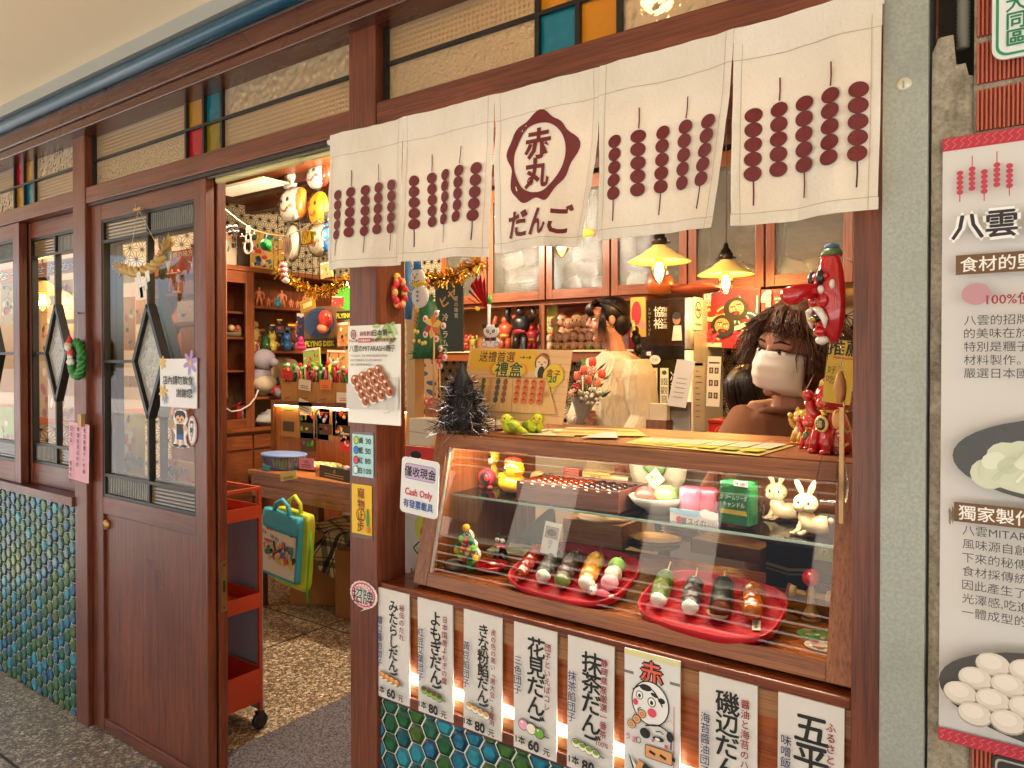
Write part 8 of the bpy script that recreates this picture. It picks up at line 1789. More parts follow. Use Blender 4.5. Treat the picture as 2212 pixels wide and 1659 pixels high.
p=at(519,742,X=-5.0);p.z=ZX(728,515);t=thing('bead_basket','basket of round brown beads behind the cabinet glass','basket',p);MB().mat(mat('#6a5a34',.7)).lathe([(.06,0),(.08,.04),(.076,.04),(.055,.006)],p,14,sy=2).build('basket',t);b=MB()
for k in range(16):b.mat(mat(('#9a4f2a','#c9a87a','#7a3a1c')[k % 3],.4)).ball(p+Vector((rnd.uniform(-.05,.05),rnd.uniform(-.12,.12),.05+.02*(k % 2))),.026,8)
b.build('beads',t)
p=at(525,902,X=-4.95);p.z=zl;b=MB().mat(mat('#a8161c',.3)).cbox(p+Vector((0,0,.08)),(.08,.15,.16)).tube([p+Vector((0,-.06,.16)),p+Vector((0,0,.2)),p+Vector((0,.06,.16))],.008,6).mat(mat('#d9cfb8',.4)).cbox(p+Vector((.042,0,.08)),(.01,.07,.09));b.build('red_lantern',None,'small red lantern standing inside the glass cabinet','lantern')
MB().mat(mat('#cfc8bb',.5)).tube([at(x,y,X=-4.8) for x,y in ((485,880),(500,889),(520,886),(540,874),(552,858),(558,842))],.006,6).build('cable',None,'white cable looping in front of the glass cabinet','cable')
# flying disk packs and sweets on the partition
for k,(x0,y0_,x1,y1_,c1,c2,lab) in enumerate(((657,662,726,752,'#6a4a2a','#2a3f5c','toy pack with a blue disk and yellow lettering over the sweets'),(724,608,790,690,'#7a5a30','#4fa02a','toy pack with a green disk partly behind the curtain'))):
 o,pr,w,h=sheet('disk_pack',lab,'toy pack',x0,y0_,x1,y1_,3.35+.05*k,c1,.004,group='flying disk packs');pr.ell(-w*.02,h*.10,w*.47,h*.36,c2,28)
 for j in range(3):pr.ring(-w*.02,h*.10,w*(.42-.1*j),h*(.32-.08*j),.004,tuple(q*1.6 for q in lin(c2)),26)
 pr.rect(-w/2,-h/2,w/2,-h*.27,'#23301c');pr.text('FLYING DISK',0,-h*.385,h*.17,'#d8c02a',.04,w*.92);pr.build('print',o)
p=at(702,692,Y=3.3);MB().mat(mat('#c2331f',.3,coat=.4)).ball(p,(.065,.035,.07),18).mat(mat('#d8805a',.5)).ball(p+Vector((-.01,-.01,-.055)),(.055,.03,.035),12).build('red_balloon_toy',None,'round red toy hanging in front of the blue disk pack','toy')
o,pr,w,h=sheet('foil_card','crinkled gold card tilted above the blue disk pack','card',648,645,681,672,3.25,mat('#c9a045',.25,.6),.002,roll=R(12));pr.rect(-w*.3,-h*.2,w*.3,h*.2,'#d9bd78');pr.build('print',o)
p=at(650,752,Y=3.05);b=MB().mat(mat('#cf2f74',.3,coat=.4))
for k in range(3):b.ball(p+Vector((0,0,.028*k)),(.036-.009*k,.036-.009*k,.02),12)
b.build('swirl_toy',None,'bright pink swirl-shaped toy above the cartons','toy')
xsb=[609,645,686,727,768]
for k in range(4):
 a,c=at(xsb[k],850,Y=3.09),at(xsb[k+1]-1,850,Y=3.09);zt3=at(690,826,Y=3.09).z;t=thing('carton',('leftmost','second','third','rightmost')[k]+' open brown carton of sweets on the partition top','carton',((a.x+c.x)/2,3.17,zt2),'cartons of sweets on the partition');CB=mat('#a9783c',.8)
 b=MB().mat(CB);x0,x1=a.x,c.x;b.box((x0,3.085,zt2+.001),(x1,3.09,zt3)).box((x0,3.25,zt2+.001),(x1,3.255,zt3+.02)).box((x0,3.0905,zt2+.001),(x0+.004,3.2495,zt3)).box((x1-.004,3.0905,zt2+.001),(x1,3.2495,zt3));b.build('carton_walls',t)
 pr=Print(face(((x0+x1)/2,3.085,(zt2+zt3)/2)));w,h=x1-x0,zt3-zt2;pr.rect(-w*.4,-h*.4,w*.3,-h*.22,'#4a3418');pr.line([(-w*.35,-h*.02),(w*.2,-h*.02)],.006,'#6a4a22');pr.line([(-w*.3,h*.2),(w*.05,h*.22)],.006,'#6a4a22');pr.build('print',t)
 for j in range(9):
  q=Vector((x0+.02+(w-.04)*(j % 5)/4,3.11+.05*(j // 5),zt3-.05));hh=rnd.uniform(.10,.17);c_=('#c9202a','#d8c22a','#2f8a3a','#d87a2a','#d9c9a8','#cf4a7a','#8a4a2a')[(j*3+k) % 7]
  b=MB().mat(mat(c_,.3)).tube([q,q+Vector((rnd.uniform(-.02,.02),-.01,hh))],.010,7).mat(mat(('#3aa02f','#d9cfa8','#d8302a')[j % 3],.4)).ball(q+Vector((0,-.01,hh+.01)),(.016,.012,.016),8);b.mat(FILM).ball(q+Vector((0,-.01,hh*.6)),(.02,.016,hh*.55),8,lump(j,.2));b.build('sweet_stick',t)
def card(name,label,x0,y0_,x1,y1_,Y,c_,st='',roll=0,tc='#3a2a20',thick=.002,group=None):
 o,pr,w,h=sheet(name,label,'card',x0,y0_,x1,y1_,Y,c_,thick,roll=R(roll),group=group)
 if st:pr.text(st,0,h*.18,min(h*.32,w/(len(st)+.5)),tc,.02)
 for k in range(2):pr.line([(-w*.32,-h*(.1+.18*k)),(w*.3,-h*(.1+.18*k))],h*.06,tc)
 pr.build('print',o)
card('price_card','red handwritten price card on the leftmost carton',608,800,632,820,3.07,'#c22a24','',-8);card('price_card','cream price card on the second carton',645,820,671,843,3.07,'#d9ceb0','',-5);card('price_card','orange price card on the third carton',691,820,715,842,3.07,'#d8783a','',0,'#a8301f');card('price_card','white picture price card on the rightmost carton',727,848,762,870,3.06,'#d9d0bc','',0,'#b8305a')
card('price_card','white price card clipped over the balloon packet',644,865,674,892,3.07,'#e0cfa4','',-14);card('price_card','pink price card on the sales table by the wooden plate',646,990,678,1014,2.74,'#d9829a','50元',2,'#7a1a2a');card('price_card','yellow price card hanging over the table edge',605,1019,641,1037,2.685,'#d0bd6a','',12);card('price_card','small teal price card at the left table corner',566,1004,582,1026,2.72,'#3a8a98','',-12);card('price_card','long dark picture card at the front of the sales table',690,1010,756,1037,2.70,'#4a3a2c','紙',-3,'#d9a45a')
for k,(x0,y0_,x1,y1_,c_,lab) in enumerate(((648,888,677,975,'#5a4a2a','tall packet of green and pink balloons hung on the partition'),(681,868,711,950,'#8fb0b8','pale blue packet of red balloons hung on the partition'),(718,882,752,942,'#2f5a8a','blue picture packet hung on the partition'),(735,935,756,975,'#c2303a','small red packet low on the partition'))):
 o,pr,w,h=sheet('hanging_packet',lab,'packet',x0,y0_,x1,y1_,3.085,c_,.012,roll=R((3,-4,2,0)[k]),group='packets hung on the partition');blob_print(pr,w,h,40+k,12,(['#7fae2a','#2f9a3a','#d8305a','#d8c23a'],['#c2301f','#e0dcd0','#b8281f','#9fc0c8'],['#d8b23a','#c2301f','#e0d4bc'],['#e0d4bc','#c2301f'])[k]);pr.rect(-w*.45,h*.40,w*.45,h*.49,'#d9d2c0');pr.build('print',o)
p=at(613,1008,Y=2.86);p.z=TZ;t=thing('plastic_basket','blue oval plastic basket with yellow-green sweets on the sales table','basket',p);BL=mat('#6a8ac2',.35);b=MB().mat(BL).lathe([(0,.002),(.13,.002),(.13,.005),(0,.005)],p,24,sy=.7).lathe([(.155,.078),(.168,.082),(.168,.092),(.155,.092)],p,28,sy=.7)
for k in range(44):a_=2*pi*k/44;b.bar(p+Vector((.13*cos(a_),.091*sin(a_),.004)),p+Vector((.16*cos(a_),.112*sin(a_),.085)),.006,.003)
b.build('basket',t);b=MB()
for k in range(12):b.mat(mat(('#b8c22a','#d8d04a')[k % 2],.4)).cbox(p+Vector((rnd.uniform(-.07,.07),rnd.uniform(-.05,.05),.03)),(.02,.03,.05))
b.build('sweets',t)
p=at(690,997,Y=2.95);p.z=TZ;t=thing('wooden_plate','oval wooden plate heaped with pale sweets on the sales table','plate',p);MB().mat(lw('X')).lathe([(.1,0),(.15,.02),(.17,.034),(.164,.034),(.14,.02),(0,.012)],p,26,sy=.6).build('plate',t);b=MB()
for k in range(26):a_,r_=k*2.4,.022*k**.5;b.mat(mat(('#d9c48a','#cf9a5a','#e0d4b0')[k % 3],.4)).ball(p+Vector((r_*cos(a_),r_*.6*sin(a_),.03)),(.02,.016,.012),6,lump(k,.3))
b.build('sweets',t)
p=at(735,1018,Y=2.84);p.z=TZ;t=thing('sweet_box','shallow wooden box of wrapped sweets at the right of the sales table','box',p);b=MB().mat(lw('X')).box(p+Vector((-.13,-.07,0)),p+Vector((.13,.07,.01))).box(p+Vector((-.13,-.07,.0101)),p+Vector((.13,-.062,.05))).box(p+Vector((-.13,.062,.0101)),p+Vector((.13,.07,.05)));b.build('box',t);b=MB()
for k in range(20):b.mat(mat(BR[k % 8],.35)).ball(p+Vector((rnd.uniform(-.11,.11),rnd.uniform(-.05,.05),.03+.02*(k % 2))),(.022,.016,.014),6)
b.build('sweets',t)
# under the table: cartons, tartan cloth, hanging bag
def rbox(name,label,x,y,w,d,h,rot,c_):M=Matrix.Translation((x,y,.001)) @ Matrix.Rotation(R(rot),4,'Z');return MB(M).mat(mat(c_,.75,bump=.2,bscale=12)).box((-w/2,-d/2,0),(w/2,d/2,h)).build(name,None,label,'carton',bevel=.006),M
pb_=at(654,1318,Z=0);o,M=rbox('carton','big brown cardboard carton on the floor under the tartan cloth',pb_.x-.08,pb_.y+.30,.42,.42,.44,35,'#96642a');pr=Print(M @ Matrix.Rotation(pi/2,4,'Z') @ face((0,-.2105,.30)));pr.rect(-.1,-.05,.1,.06,'#cdc3ae');[pr.line([(-.08,.035-.02*j),(.06,.035-.02*j)],.006,'#77705f') for j in range(4)];pr.build('label',o)
pb2=at(745,1330,Z=0);o,M=rbox('carton','second brown carton on the floor partly behind the middle post',pb2.x+.15,pb2.y+.16,.42,.36,.40,12,'#8a5a24')
m,t_,b_=newmat('tartan');tc=t_.nodes.new('ShaderNodeTexCoord');sx=t_.nodes.new('ShaderNodeSeparateXYZ');mp=t_.nodes.new('ShaderNodeMapping');mp.inputs['Rotation'].default_value=(0,0,.5);mp.inputs['Scale'].default_value=(9,9,9);t_.links.new(tc.outputs['Object'],mp.inputs[0]);t_.links.new(mp.outputs[0],sx.inputs[0]);col=None
for o_ in (0,1,2):
 f_=t_.nodes.new('ShaderNodeMath');f_.operation='FRACT';t_.links.new(sx.outputs[o_],f_.inputs[0]);r_=ramp(t_,f_.outputs[0],[(0,'#ffffff'),(.45,'#ffffff'),(.47,'#55534e'),(.72,'#55534e'),(.74,'#ffffff'),(.85,'#ffffff'),(.87,'#3a3835'),(.9,'#3a3835'),(.92,'#ffffff')]);r_.color_ramp.interpolation='CONSTANT';col=r_.outputs[0] if col is None else mixc(t_,col,r_.outputs[0],.75,'MULTIPLY')
t_.links.new(mixc(t_,col,'#b9a57c',1,'MULTIPLY'),b_.inputs['Base Color']);b_.inputs['Roughness'].default_value=.95
vs_,fs_=[],[];nx,ny=44,30;x0,x1,yq0,yq1=pb_.x-.34,pb2.x+.42,pb_.y-.02,pb_.y+.62
for i in range(nx+1):
 for j in range(ny+1):
  x,y=x0+(x1-x0)*i/nx,yq0+(yq1-yq0)*j/ny;e=max(0,.16-(y-yq0))/.16;e2=max(0,.1-(x-x0))/.1
  vs_.append((x+.03*e*sin(i*.9),y+.13*e*.6,.452+.022*noise.noise(Vector((x*7,y*7,1)))-(.19+.05*sin(i*.35))*e**1.1-.16*e2+.03*max(0,(x-pb_.x-.2))*-1))
for i in range(nx):
 for j in range(ny):a_=i*(ny+1)+j;fs_.append((a_,a_+ny+1,a_+ny+2,a_+1))
MB().mat(m).add(vs_,fs_,True).build('tartan_cloth',None,'grey, black and cream tartan cloth draped over the cartons','cloth',solid=.002)
for k,(x0,x1,y0_,y1_,Y,c1,lab) in enumerate(((600,672,1100,1268,2.62,'#b8c22a','yellow and green drawstring bag behind the blue one'),(569,652,1104,1250,2.585,'#3a9ab0','sky-blue drawstring bag with a crowded colourful print'))):
 M,w,h=quadM(x0,y0_,x1,y1_,Y,roll=R(-5));t=thing('drawstring_bag',lab,'bag',M.translation-Vector((0,0,h/2)),'bags hung on the sales table')
 MB(M).mat(mat(c1,.6)).ball((0,0,0),(w/2,h/2,.024),28,lambda q:(max(-.95,min(.95,q[0]*1.5)),max(-.97,min(.97,q[1]*1.4)),max(-1,min(1,q[2]*2.5)))).build('bag_body',t)
 b=MB(M).mat(mat(c1,.6))
 for q in (-.2,.2):pass
 b.tube([(-w*.22,h*.42,.012),(-w*.16,h*.6,.012),(0,h*.68,.012),(w*.16,h*.6,.012),(w*.22,h*.42,.012)],.012,8);b.build('handle',t)
 if k:
  pr=Print(M,z=.026);pr.rect(-w*.44,-h*.44,w*.44,h*.2,'#d2c8b4');blob_print(pr,w*.92,h*.5,9,70,BR);pr.rect(-w*.44,h*.06,w*.44,h*.2,'#d2c8b4')
  for j,ch in enumerate('HERE COMES THE FUN'):pr.text(ch,-w*.40+j*w*.047,h*(.16-.007*j),.02,BR[(j*3) % 4] if j % 2 else '#231f1c',.05)
  pr.build('print',t)
 else:MB(M).mat(mat('#3fae3a',.7)).tube([(w*.46,h*.3,0),(w*.5,0,.01),(w*.47,-h*.45,.01),(w*.5,-h*.62,.0)],.006,6).build('drawstring',t)
# dolls in the glazed shelf
def doll():
 t=thing('doll','baby doll at the left end of the front row on the red-backed shelf','doll',(0,0,0),'baby dolls on the shelf');
 MB().mat(mat('#d09a72',.45)).ball((0,0,.70),(.26,.24,.25),12).lathe([(.12,0),(.2,.12),(.19,.3),(.1,.46)],(0,0,0),12).ball((.2,-.05,.3),(.08,.08,.13),8).ball((-.2,-.05,.3),(.08,.08,.13),8).build('body',t);b=MB().mat(mat('#1c1410',.3));[b.ball((.09*s_,-.22,.70),(.03,.02,.04),6) for s_ in (-1,1)];b.build('eyes',t);return t
d0=doll();HC=['#c23a2a','#4f9a3a','#d8b23a','#cf6a8a','#d98a3a','#5aa84a','#b8505a','#e0c9a0']
for k in range(17):
 row=k // 9;j=k % 9;p=at(1188+j*17+8*row,752,Y=4.03+.09*row);p.z=za+.001+.07*row;s_=(.13,.17)[row]*rnd.uniform(.85,1.1);lab=(None if k==0 else ('second','third','fourth','fifth','sixth','seventh','eighth','ninth')[j-1]+' baby doll from the left in the front row' if row==0 else ('first','second','third','fourth','fifth','sixth','seventh','eighth')[j]+' baby doll from the left in the raised back row')
 c_=d0 if k==0 else dup(d0,p,lab,R(rnd.uniform(-20,20)),s_)
 if k==0:d0.location=p;d0.scale=(s_,)*3
 hb=MB().mat(mat(HC[(k*5+row) % 8],.5)).ball((0,.03,.78),(.275,.25,.24),12,lambda q:(q.x,q.y*(1 if q.y>0 else .55),max(q.z,-.25)));hb.lathe([(.13,.0),(.215,.12),(.205,.26),(.12,.4)],(0,.015,0),10) if k % 3 else None
 h_=hb.build('cap_and_suit',d0) if False else None
 me=hb.build('tmp',None,origin=(0,0,0));me.name='cap_and_suit';me.parent=c_
for k,(px,s_,c_,lab) in enumerate(((1125,.30,'#1c1a1c','black muscular monster figure with raised arms behind the shelf glass'),(1092,.24,'#c2532c','orange-red toy figure left of the black monster figure'),(1150,.17,'#b8242a','red bobble toy at the right of the black monster figure'),(1008,.12,'#c2302a','small red toy at the left end of the doll shelf'),(1022,.11,'#b8a04a','small pale gold toy second on the doll shelf'),(968,.12,'#3a332c','small dark cart-shaped toy far left on the doll shelf'))):
 p=at(px,752,Y=4.05);p.z=za+.001;b=MB(Matrix.Translation(p) @ Matrix.Scale(s_,4)).mat(mat(c_,.35)).lathe([(.16,.3),(.2,.5),(.27,.68),(.1,.78)],(0,0,0),12,sy=.7).ball((0,-.02,.86),(.11,.11,.12),12)
 for q in (-1,1):b.tube([(.09*q,0,.34),(.13*q,-.02,.02)],[.1,.09],8).tube([(.25*q,0,.66),(.38*q,-.02,.8),(.30*q,-.03,.98)],[.08,.075,.06],8)
 b.mat(mat('#c2303a' if k==0 else '#d8b24a',.4)).lathe([(.175,.38),(.185,.44),(.175,.5)],(0,0,0),12,sy=.75);b.build('toy_figure',None,lab,'figure')
o,pr,w,h=sheet('green_cone','yellow-green paper cone with pale flowers at the left of the dolls','ornament',1176,660,1204,752,4.1,'#a9b03a',.01);[pr.ell(rnd.uniform(-.3,.3)*w,(.4-.2*k)*h,.016,.016,'#d9d2b0',6) for k in range(5)];pr.build('print',o)
o,pr,w,h=sheet('gift_bag','yellow bag with a red shape hanging behind the young woman','bag',1362,642,1394,728,3.5,'#cfa548',.01);pr.ell(-w*.1,h*.1,w*.34,h*.3,'#b8242a');pr.ell(w*.3,-h*.2,w*.16,h*.1,'#d98a9a');pr.build('print',o)
# ------------------------------------------------------------ things on the doors and posts
YG=YD-.0015
o,pr,w,h=sheet('notice','white notice with purple and yellow flowers taped on the door glass','notice',346,775,425,880,YG-.004,mat('#d9d4d2',.4),.003)
for x,y,c_,r_ in ((.34,.42,'#a88ac2',.045),(-.42,.42,'#d8b25a',.026),(-.40,-.2,'#d8b25a',.03),(-.34,-.34,'#8aa0b8',.02),(.42,-.1,'#8aa0b8',.02)):
 for k in range(6):a_=k*pi/3+.3;pr.ell(w*x+r_*.55*cos(a_),h*y+r_*.55*sin(a_),r_*.48,r_*.2,c_,10,a_)
 pr.ell(w*x,h*y,r_*.22,r_*.22,'#d8a83a',10)
pr.text('店內請勿飲食',w*.02,h*.06,.034,INK,.02,w*.82);pr.text('謝謝您',w*.2,-h*.2,.034,INK,.02,w*.42);pr.build('print',o)
M,w,h=quadM(371,884,408,968,YG-.003);ol=[(0,h*.5),(w*.34,h*.44),(w*.42,h*.25),(w*.3,h*.1),(w*.44,-h*.05),(w*.3,-h*.2),(w*.34,-h*.36),(w*.5,-h*.46),(w*.1,-h*.5),(0,-h*.42),(-w*.1,-h*.5),(-w*.48,-h*.47),(-w*.34,-h*.34),(-w*.3,-h*.18),(-w*.46,-h*.02),(-w*.3,h*.1),(-w*.42,h*.26),(-w*.3,h*.45)]
o,pr=panel('boy_cutout','white-edged cut-out of a cartoon boy stuck on the door glass','cut-out',M,w,h,mat('#dcd8d4',.4),.003,outline=ol)
pr.ell(0,h*.33,w*.33,h*.14,'#1c1a1e',14);pr.ell(0,h*.24,w*.27,h*.11,'#d9a882',16);pr.poly([(-w*.3,h*.3),(-w*.15,h*.40),(0,h*.28),(w*.15,h*.40),(w*.3,h*.3),(w*.2,h*.46),(-w*.2,h*.46)],'#1c1a1e');[pr.ell(s_*w*.11,h*.23,w*.05,h*.03,INK,8) for s_ in (-1,1)];pr.ell(0,h*.17,w*.06,h*.02,'#a8322a',8)
pr.rect(-w*.2,-h*.16,w*.2,h*.12,'#23272f');pr.rect(-w*.2,-h*.28,w*.2,-h*.16,'#2f5aa0');pr.line([(-w*.2,h*.08),(-w*.38,-h*.02)],w*.1,'#d9a882');pr.line([(w*.2,h*.08),(w*.36,-h*.03)],w*.1,'#d9a882');[pr.rect(s_*w*.14-w*.05,-h*.4,s_*w*.14+w*.05,-h*.28,'#d9a882') for s_ in (-1,1)];[pr.ell(s_*w*.24,-h*.44,w*.18,h*.04,'#23272f',10) for s_ in (-1,1)];pr.build('print',o)
M,w,h=quadM(405,899,424,961,YG-.0035);o,pr=panel('oval_tag','white oval tag with pink edge beside the cartoon boy','tag',M,w,h,mat('#dcd8d4',.4),.003,outline=[(w*.5*cos(k*pi/14),h*.5*sin(k*pi/14)) for k in range(28)]);pr.ring(0,0,w*.48,h*.48,.003,'#c2606a',24);pr.vtext('門開了',0,h*.36,h*.24,INK,h*.24,.02);pr.build('print',o)
# straw rope
P=[at(x,y,Y=YG-.03) for x,y in ((268,580),(290,588),(315,584),(338,570),(352,548))];t=thing('straw_rope','twisted straw rope with white paper zigzags hung on the door','ornament',P[2]);ST=mat('#c2a064',.9,bump=.5,bscale=120)
b=MB().mat(ST);n=60
for q in range(2):b.tube([P[0].lerp(P[1],min(1,i/15)) if i<15 else P[1+(i-15) // 15].lerp(P[min(4,2+(i-15) // 15)],((i-15) % 15)/15) for i in range(n)] if False else [P[min(3,i*4 // n)].lerp(P[min(3,i*4 // n)+1],(i*4/n) % 1)+Vector((0,0.0105*cos(i*.42+q*3.14),.0105*sin(i*.42+q*3.14))) for i in range(n)],.0105,7)
b.build('rope',t);b=MB().mat(ST);rg=random.Random(12)
for e,d in ((P[0],Vector((-.035,0,.006))),(P[4],Vector((.032,0,.036)))):
 for k in range(70):b.tube([e,e+d+Vector((rg.gauss(0,.014),rg.gauss(0,.014),rg.gauss(0,.016)))],.0016,4)
b.build('straw_ends',t);b=MB().mat(mat('#d9d5cf',.6))
for k,x in enumerate((.06,.0)):
 c_=P[2]+Vector((x-.02,-.018,-.01))
 for j in range(3):b.add([c_+Vector((.022*j*(1 if k else -1)*.6-.012,-.003*j,-.028*j)),c_+Vector((.022*j*(1 if k else -1)*.6+.014,-.003*j,-.028*j+.006)),c_+Vector((.022*j*(1 if k else -1)*.6+.022,-.003*j,-.028*j-.034)),c_+Vector((.022*j*(1 if k else -1)*.6-.004,-.003*j,-.028*j-.04))],[(0,1,2,3)],False)
b.build('paper_zigzags',t,solid=.001);hk=at(299,452,Y=YG-.012);MB().mat(mat('#cfc4a8',.8)).tube([hk,P[0]+Vector((.03,0,.01))],.0012,4).tube([hk,P[4]+Vector((-.01,0,0))],.0012,4).build('string',t);MB().mat(mat('#b98d5a',.5)).cbox(hk,(.05,.012,.010)).tube([hk+Vector((0,-.008,0)),hk+Vector((0,-.012,.02))],.002,5).build('hook',t)
M=face(at(363,558,Y=YG-.02));o,pr=panel('leaf_ornament','pale leaf-shaped tag hanging on the door glass right of the straw rope','ornament',M,.05,.1,'#b9ad98',.003,outline=[(0,-.05),(.024,.005),(.02,.035),(0,.048),(-.02,.035),(-.024,.005)]);[pr.rect(-.014+.01*k,-.01,-.010+.01*k,.025-.004*k,'#2a2622') for k in range(3)];pr.build('print',o)
# wreath and pink paper on the left post
c_=at(166,776,Y=Y0-.02);k_=mpp(c_);t=thing('wreath','small green clay wreath with tiny Santa hung on the left post','ornament',c_-Vector((0,0,.1)));b=MB()
for q in range(3):b.mat(mat('#2a7a2f',.45)).tube([c_+Vector(((21+4.5*cos(i*.8+q*2.09))*1.15*k_*cos(i*pi/24),4.5*k_*sin(i*.8+q*2.09),(36+5*cos(i*.8+q*2.09))*k_*sin(i*pi/24))) for i in range(49)],5.2*k_,7)
b.build('ring',t);b=MB().mat(mat('#c2262e',.45)).ball(c_+Vector((-4*k_,-.02,12*k_)),(9*k_,.012,12*k_),10).lathe([(8*k_,0),(2*k_,14*k_),(0,15*k_)],c_+Vector((-8*k_,-.02,36*k_)),10);[b.ball(c_+Vector((x*k_,-.015,z*k_)),4*k_,8) for x,z in ((-26,14),(-24,-6),(-18,30))];b.build('santa_suit',t);MB().mat(mat('#d9b090',.5)).ball(c_+Vector((-8*k_,-.026,30*k_)),8*k_,10).mat(mat('#e0dcd4',.6)).ball(c_+Vector((-5*k_,-.03,24*k_)),7*k_,8).ball(c_+Vector((0,-.024,-6*k_)),8*k_,10).ball(c_+Vector((0,-.026,4*k_)),6*k_,8).build('face_and_snowman',t);MB().mat(mat('#cfc4b4',.8)).tube([c_+Vector((0,0,34*k_)),at(170,678,Y=Y0-.008)],.0014,4).tube([at(166,676,Y=Y0+.002),at(166,676,Y=Y0-.015)],.003,6).build('string',t)
o,pr,w,h=sheet('notice','pink handwritten paper clipped to the left post','notice',149,914,192,1039,Y0-.006,'#d9a0b0',.0015,roll=R(-2))
for k,st in enumerate(('吃完的盤子+竹串','等請放到店內的','回收區!! 謝謝合作')):pr.vtext(st,w*(.30-.29*k),h*.44,h*.1,INK,h*.088,.012,.04)
pr.line([(-w*.42,h*.44),(-w*.42,h*.12),(-w*.18,h*.12),(-w*.18,h*.44)],.002,'#b83a4a',True);pr.build('print',o)
p=at(176,908,Y=Y0-.012);MB().mat(mat('#b08a4a',.5)).cbox(p,(.03,.016,.05)).tube([p+Vector((-.012,0,.02)),p+Vector((.012,0,.02))],.006,8).build('paper_clip',None,'small wooden clip holding the pink paper','clip')
# behind the door and sash glass
b=MB().mat(iw('X'));a,c=at(338,640,Y=2.4),at(432,640,Y=2.4)
for y in (590,633,697,770,845):z=at(385,y,Y=2.4).z;b.box((a.x,2.385,z-.018),(c.x,2.56,z-.001))
b.mat(iw('Z')).box((a.x-.02,2.385,at(385,860,Y=2.4).z),(a.x,2.56,at(385,520,Y=2.4).z)).box((c.x,2.385,at(385,860,Y=2.4).z),(c.x+.02,2.56,at(385,520,Y=2.4).z));b.build('wall_shelf',None,'small wooden shelf unit seen through the right of the door glass','shelf')
for k,(x0,y0_,x1,y1_,Y,c_,lab,n,st) in enumerate(((262,890,313,1026,1.75,'#c9bd5a','tall yellow-green picture poster behind the lower door glass',30,''),(351,995,420,1045,1.75,'#d0b04a','bright colourful picture low behind the door glass',26,''),(360,540,420,586,2.45,'#a83a24','red and yellow box with big lettering on the small shelf',6,'正義の味方'),(383,650,418,695,2.42,'#cdb894','pale picture card of a child on the small shelf',5,''),(256,642,292,757,1.9,'#c98a34','long orange packet hanging behind the door glass',8,''),(292,648,316,700,1.95,'#c2ad7a','cream picture sheet hanging behind the door glass',5,''),(252,586,292,612,1.85,'#d8b02a','yellow pennant behind the door glass under the straw rope',1,''),(352,905,378,925,1.7,'#d0b83a','small yellow price card behind the boy cut-out',2,''),(236,660,256,720,1.95,'#4a3a7a','purple picture sheet at the left behind the door glass',3,''),(250,812,300,836,1.8,'#c99a3a','small orange card behind the door diamond',3,''))):
 o,pr,w,h=sheet('picture_sheet',lab,'picture',x0,y0_,x1,y1_,Y,c_,.003,group='pictures behind the door glass');blob_print(pr,w,h,60+k,n,BR)
 if st:pr.text(st,0,h*.3,h*.3,'#e0d4b0',.03,w*.9)
 pr.build('print',o)
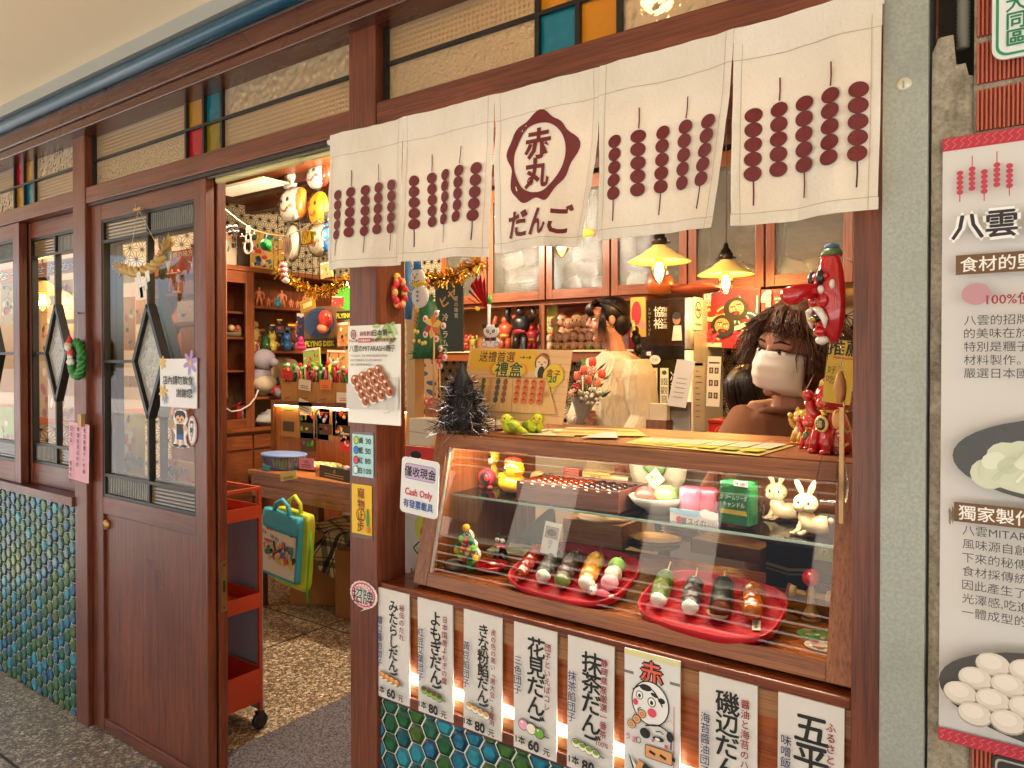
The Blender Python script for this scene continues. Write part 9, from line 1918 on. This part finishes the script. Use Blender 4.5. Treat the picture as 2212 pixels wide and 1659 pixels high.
for k,(x0,y0_,x1,y1_,Y,c_,lab,n,st) in enumerate(((-10,570,170,600,1.72,'#c9783a','orange banner with white lettering across the sash windows',0,'なつかせたか'),(2,605,32,700,1.75,'#b5a484','cream comic page in the far left window',14,''),(88,660,118,760,1.92,'#b39a70','tan comic page left of the second window bar',14,''),(128,605,158,690,1.90,'#b8a98c','pale comic page top right in the second window',14,''),(126,700,160,800,1.91,'#b09670','tan comic page lower right in the second window',14,''),(0,880,30,1000,1.68,'#8aa02f','green comic magazine low in the far left window',10,''),(84,780,160,905,1.93,'#b8a28a','pinkish flower print low in the second window',18,''))):
 o,pr,w,h=sheet('comic_page' if k else 'banner',lab,'picture',x0,y0_,x1,y1_,Y,c_,.003,group='pictures in the sash windows');blob_print(pr,w,h,80+k,n,['#8a3a4a','#a86a7a','#d8cfc0'] if k==6 else ['#3a332c','#d8cfb8','#a88a6a','#c23a2a'])
 if st:pr.text(st,0,0,h*.7,'#3a3a2c',.14,w*.9);pr.text(st,0,0,h*.7,'#e0d8c4',.03,w*.9)
 if k not in (0,5,6):
  for j in range(3):pr.curve([(-w*.3,h*(.3-.25*j)),(0,h*(.36-.25*j)),(w*.3,h*(.26-.25*j))],.003,'#3a332c')
 pr.build('print',o)

for k,(x0,y0_,x1,y1_,Y,c_,lab,n) in enumerate(((728,696,753,748,3.3,'#b0783a','tan toy packet with pink print beside the blue disk pack',8),(640,676,657,738,3.4,'#3a3a5c','dark blue and green toy packet left of the blue disk pack',10),(692,566,716,600,3.25,'#a8864a','small gold toy packet under the blue-sided mask',6),(716,640,740,662,3.22,'#b03a2a','small red toy packet between the two disk packs',5),(655,752,690,792,3.2,'#8fa04a','yellow-green packet standing above the cartons',10),(706,756,748,800,3.22,'#c98a4a','orange picture packet standing above the cartons',12))):
 o,pr,w,h=sheet('toy_packet',lab,'packet',x0,y0_,x1,y1_,Y,c_,.012,roll=R((2,-3,6,-5,4,-2)[k]),group='toy packets around the disk packs');blob_print(pr,w,h,120+k,n,BR);pr.rect(-w*.46,h*.38,w*.46,h*.48,'#d9cfae');pr.build('print',o)
for k,(x,y,X,c_,lab) in enumerate(((556,710,-4.95,'#8a3a1c','brown horned toy at the left edge of the middle toy shelf'),(588,752,-4.88,'#c9b04a','small yellow toy in front of the robot'),(620,752,-4.88,'#2f5a8a','small blue toy right of the robot'),(600,655,-4.86,'#2a8a9a','tiny teal toy between the pink figures'),(596,853,-4.86,'#2a3a2c','small dark green toy on the lower open shelf'))):
 p=at(x,y,X=X);p.z=zs[0] if y<700 else (zs[2] if y>800 else zs[1]);r_=.022 if k==3 else .04
 b=MB().mat(mat(c_,.35)).lathe([(r_*.8,0),(r_,r_),(r_*.6,r_*2)],p,10).ball(p+Vector((0,0,r_*2.6)),r_*.85,10)
 for s_ in (-1,1):b.tube([p+Vector((0,s_*r_*.7,r_*1.6)),p+Vector((.01,s_*r_*1.5,r_*1.0))],r_*.3,6).lathe([(r_*.3,0),(0,r_*.8)],p+Vector((0,s_*r_*.5,r_*3.2)),6)
 b.build('toy_figure',None,lab,'figure')
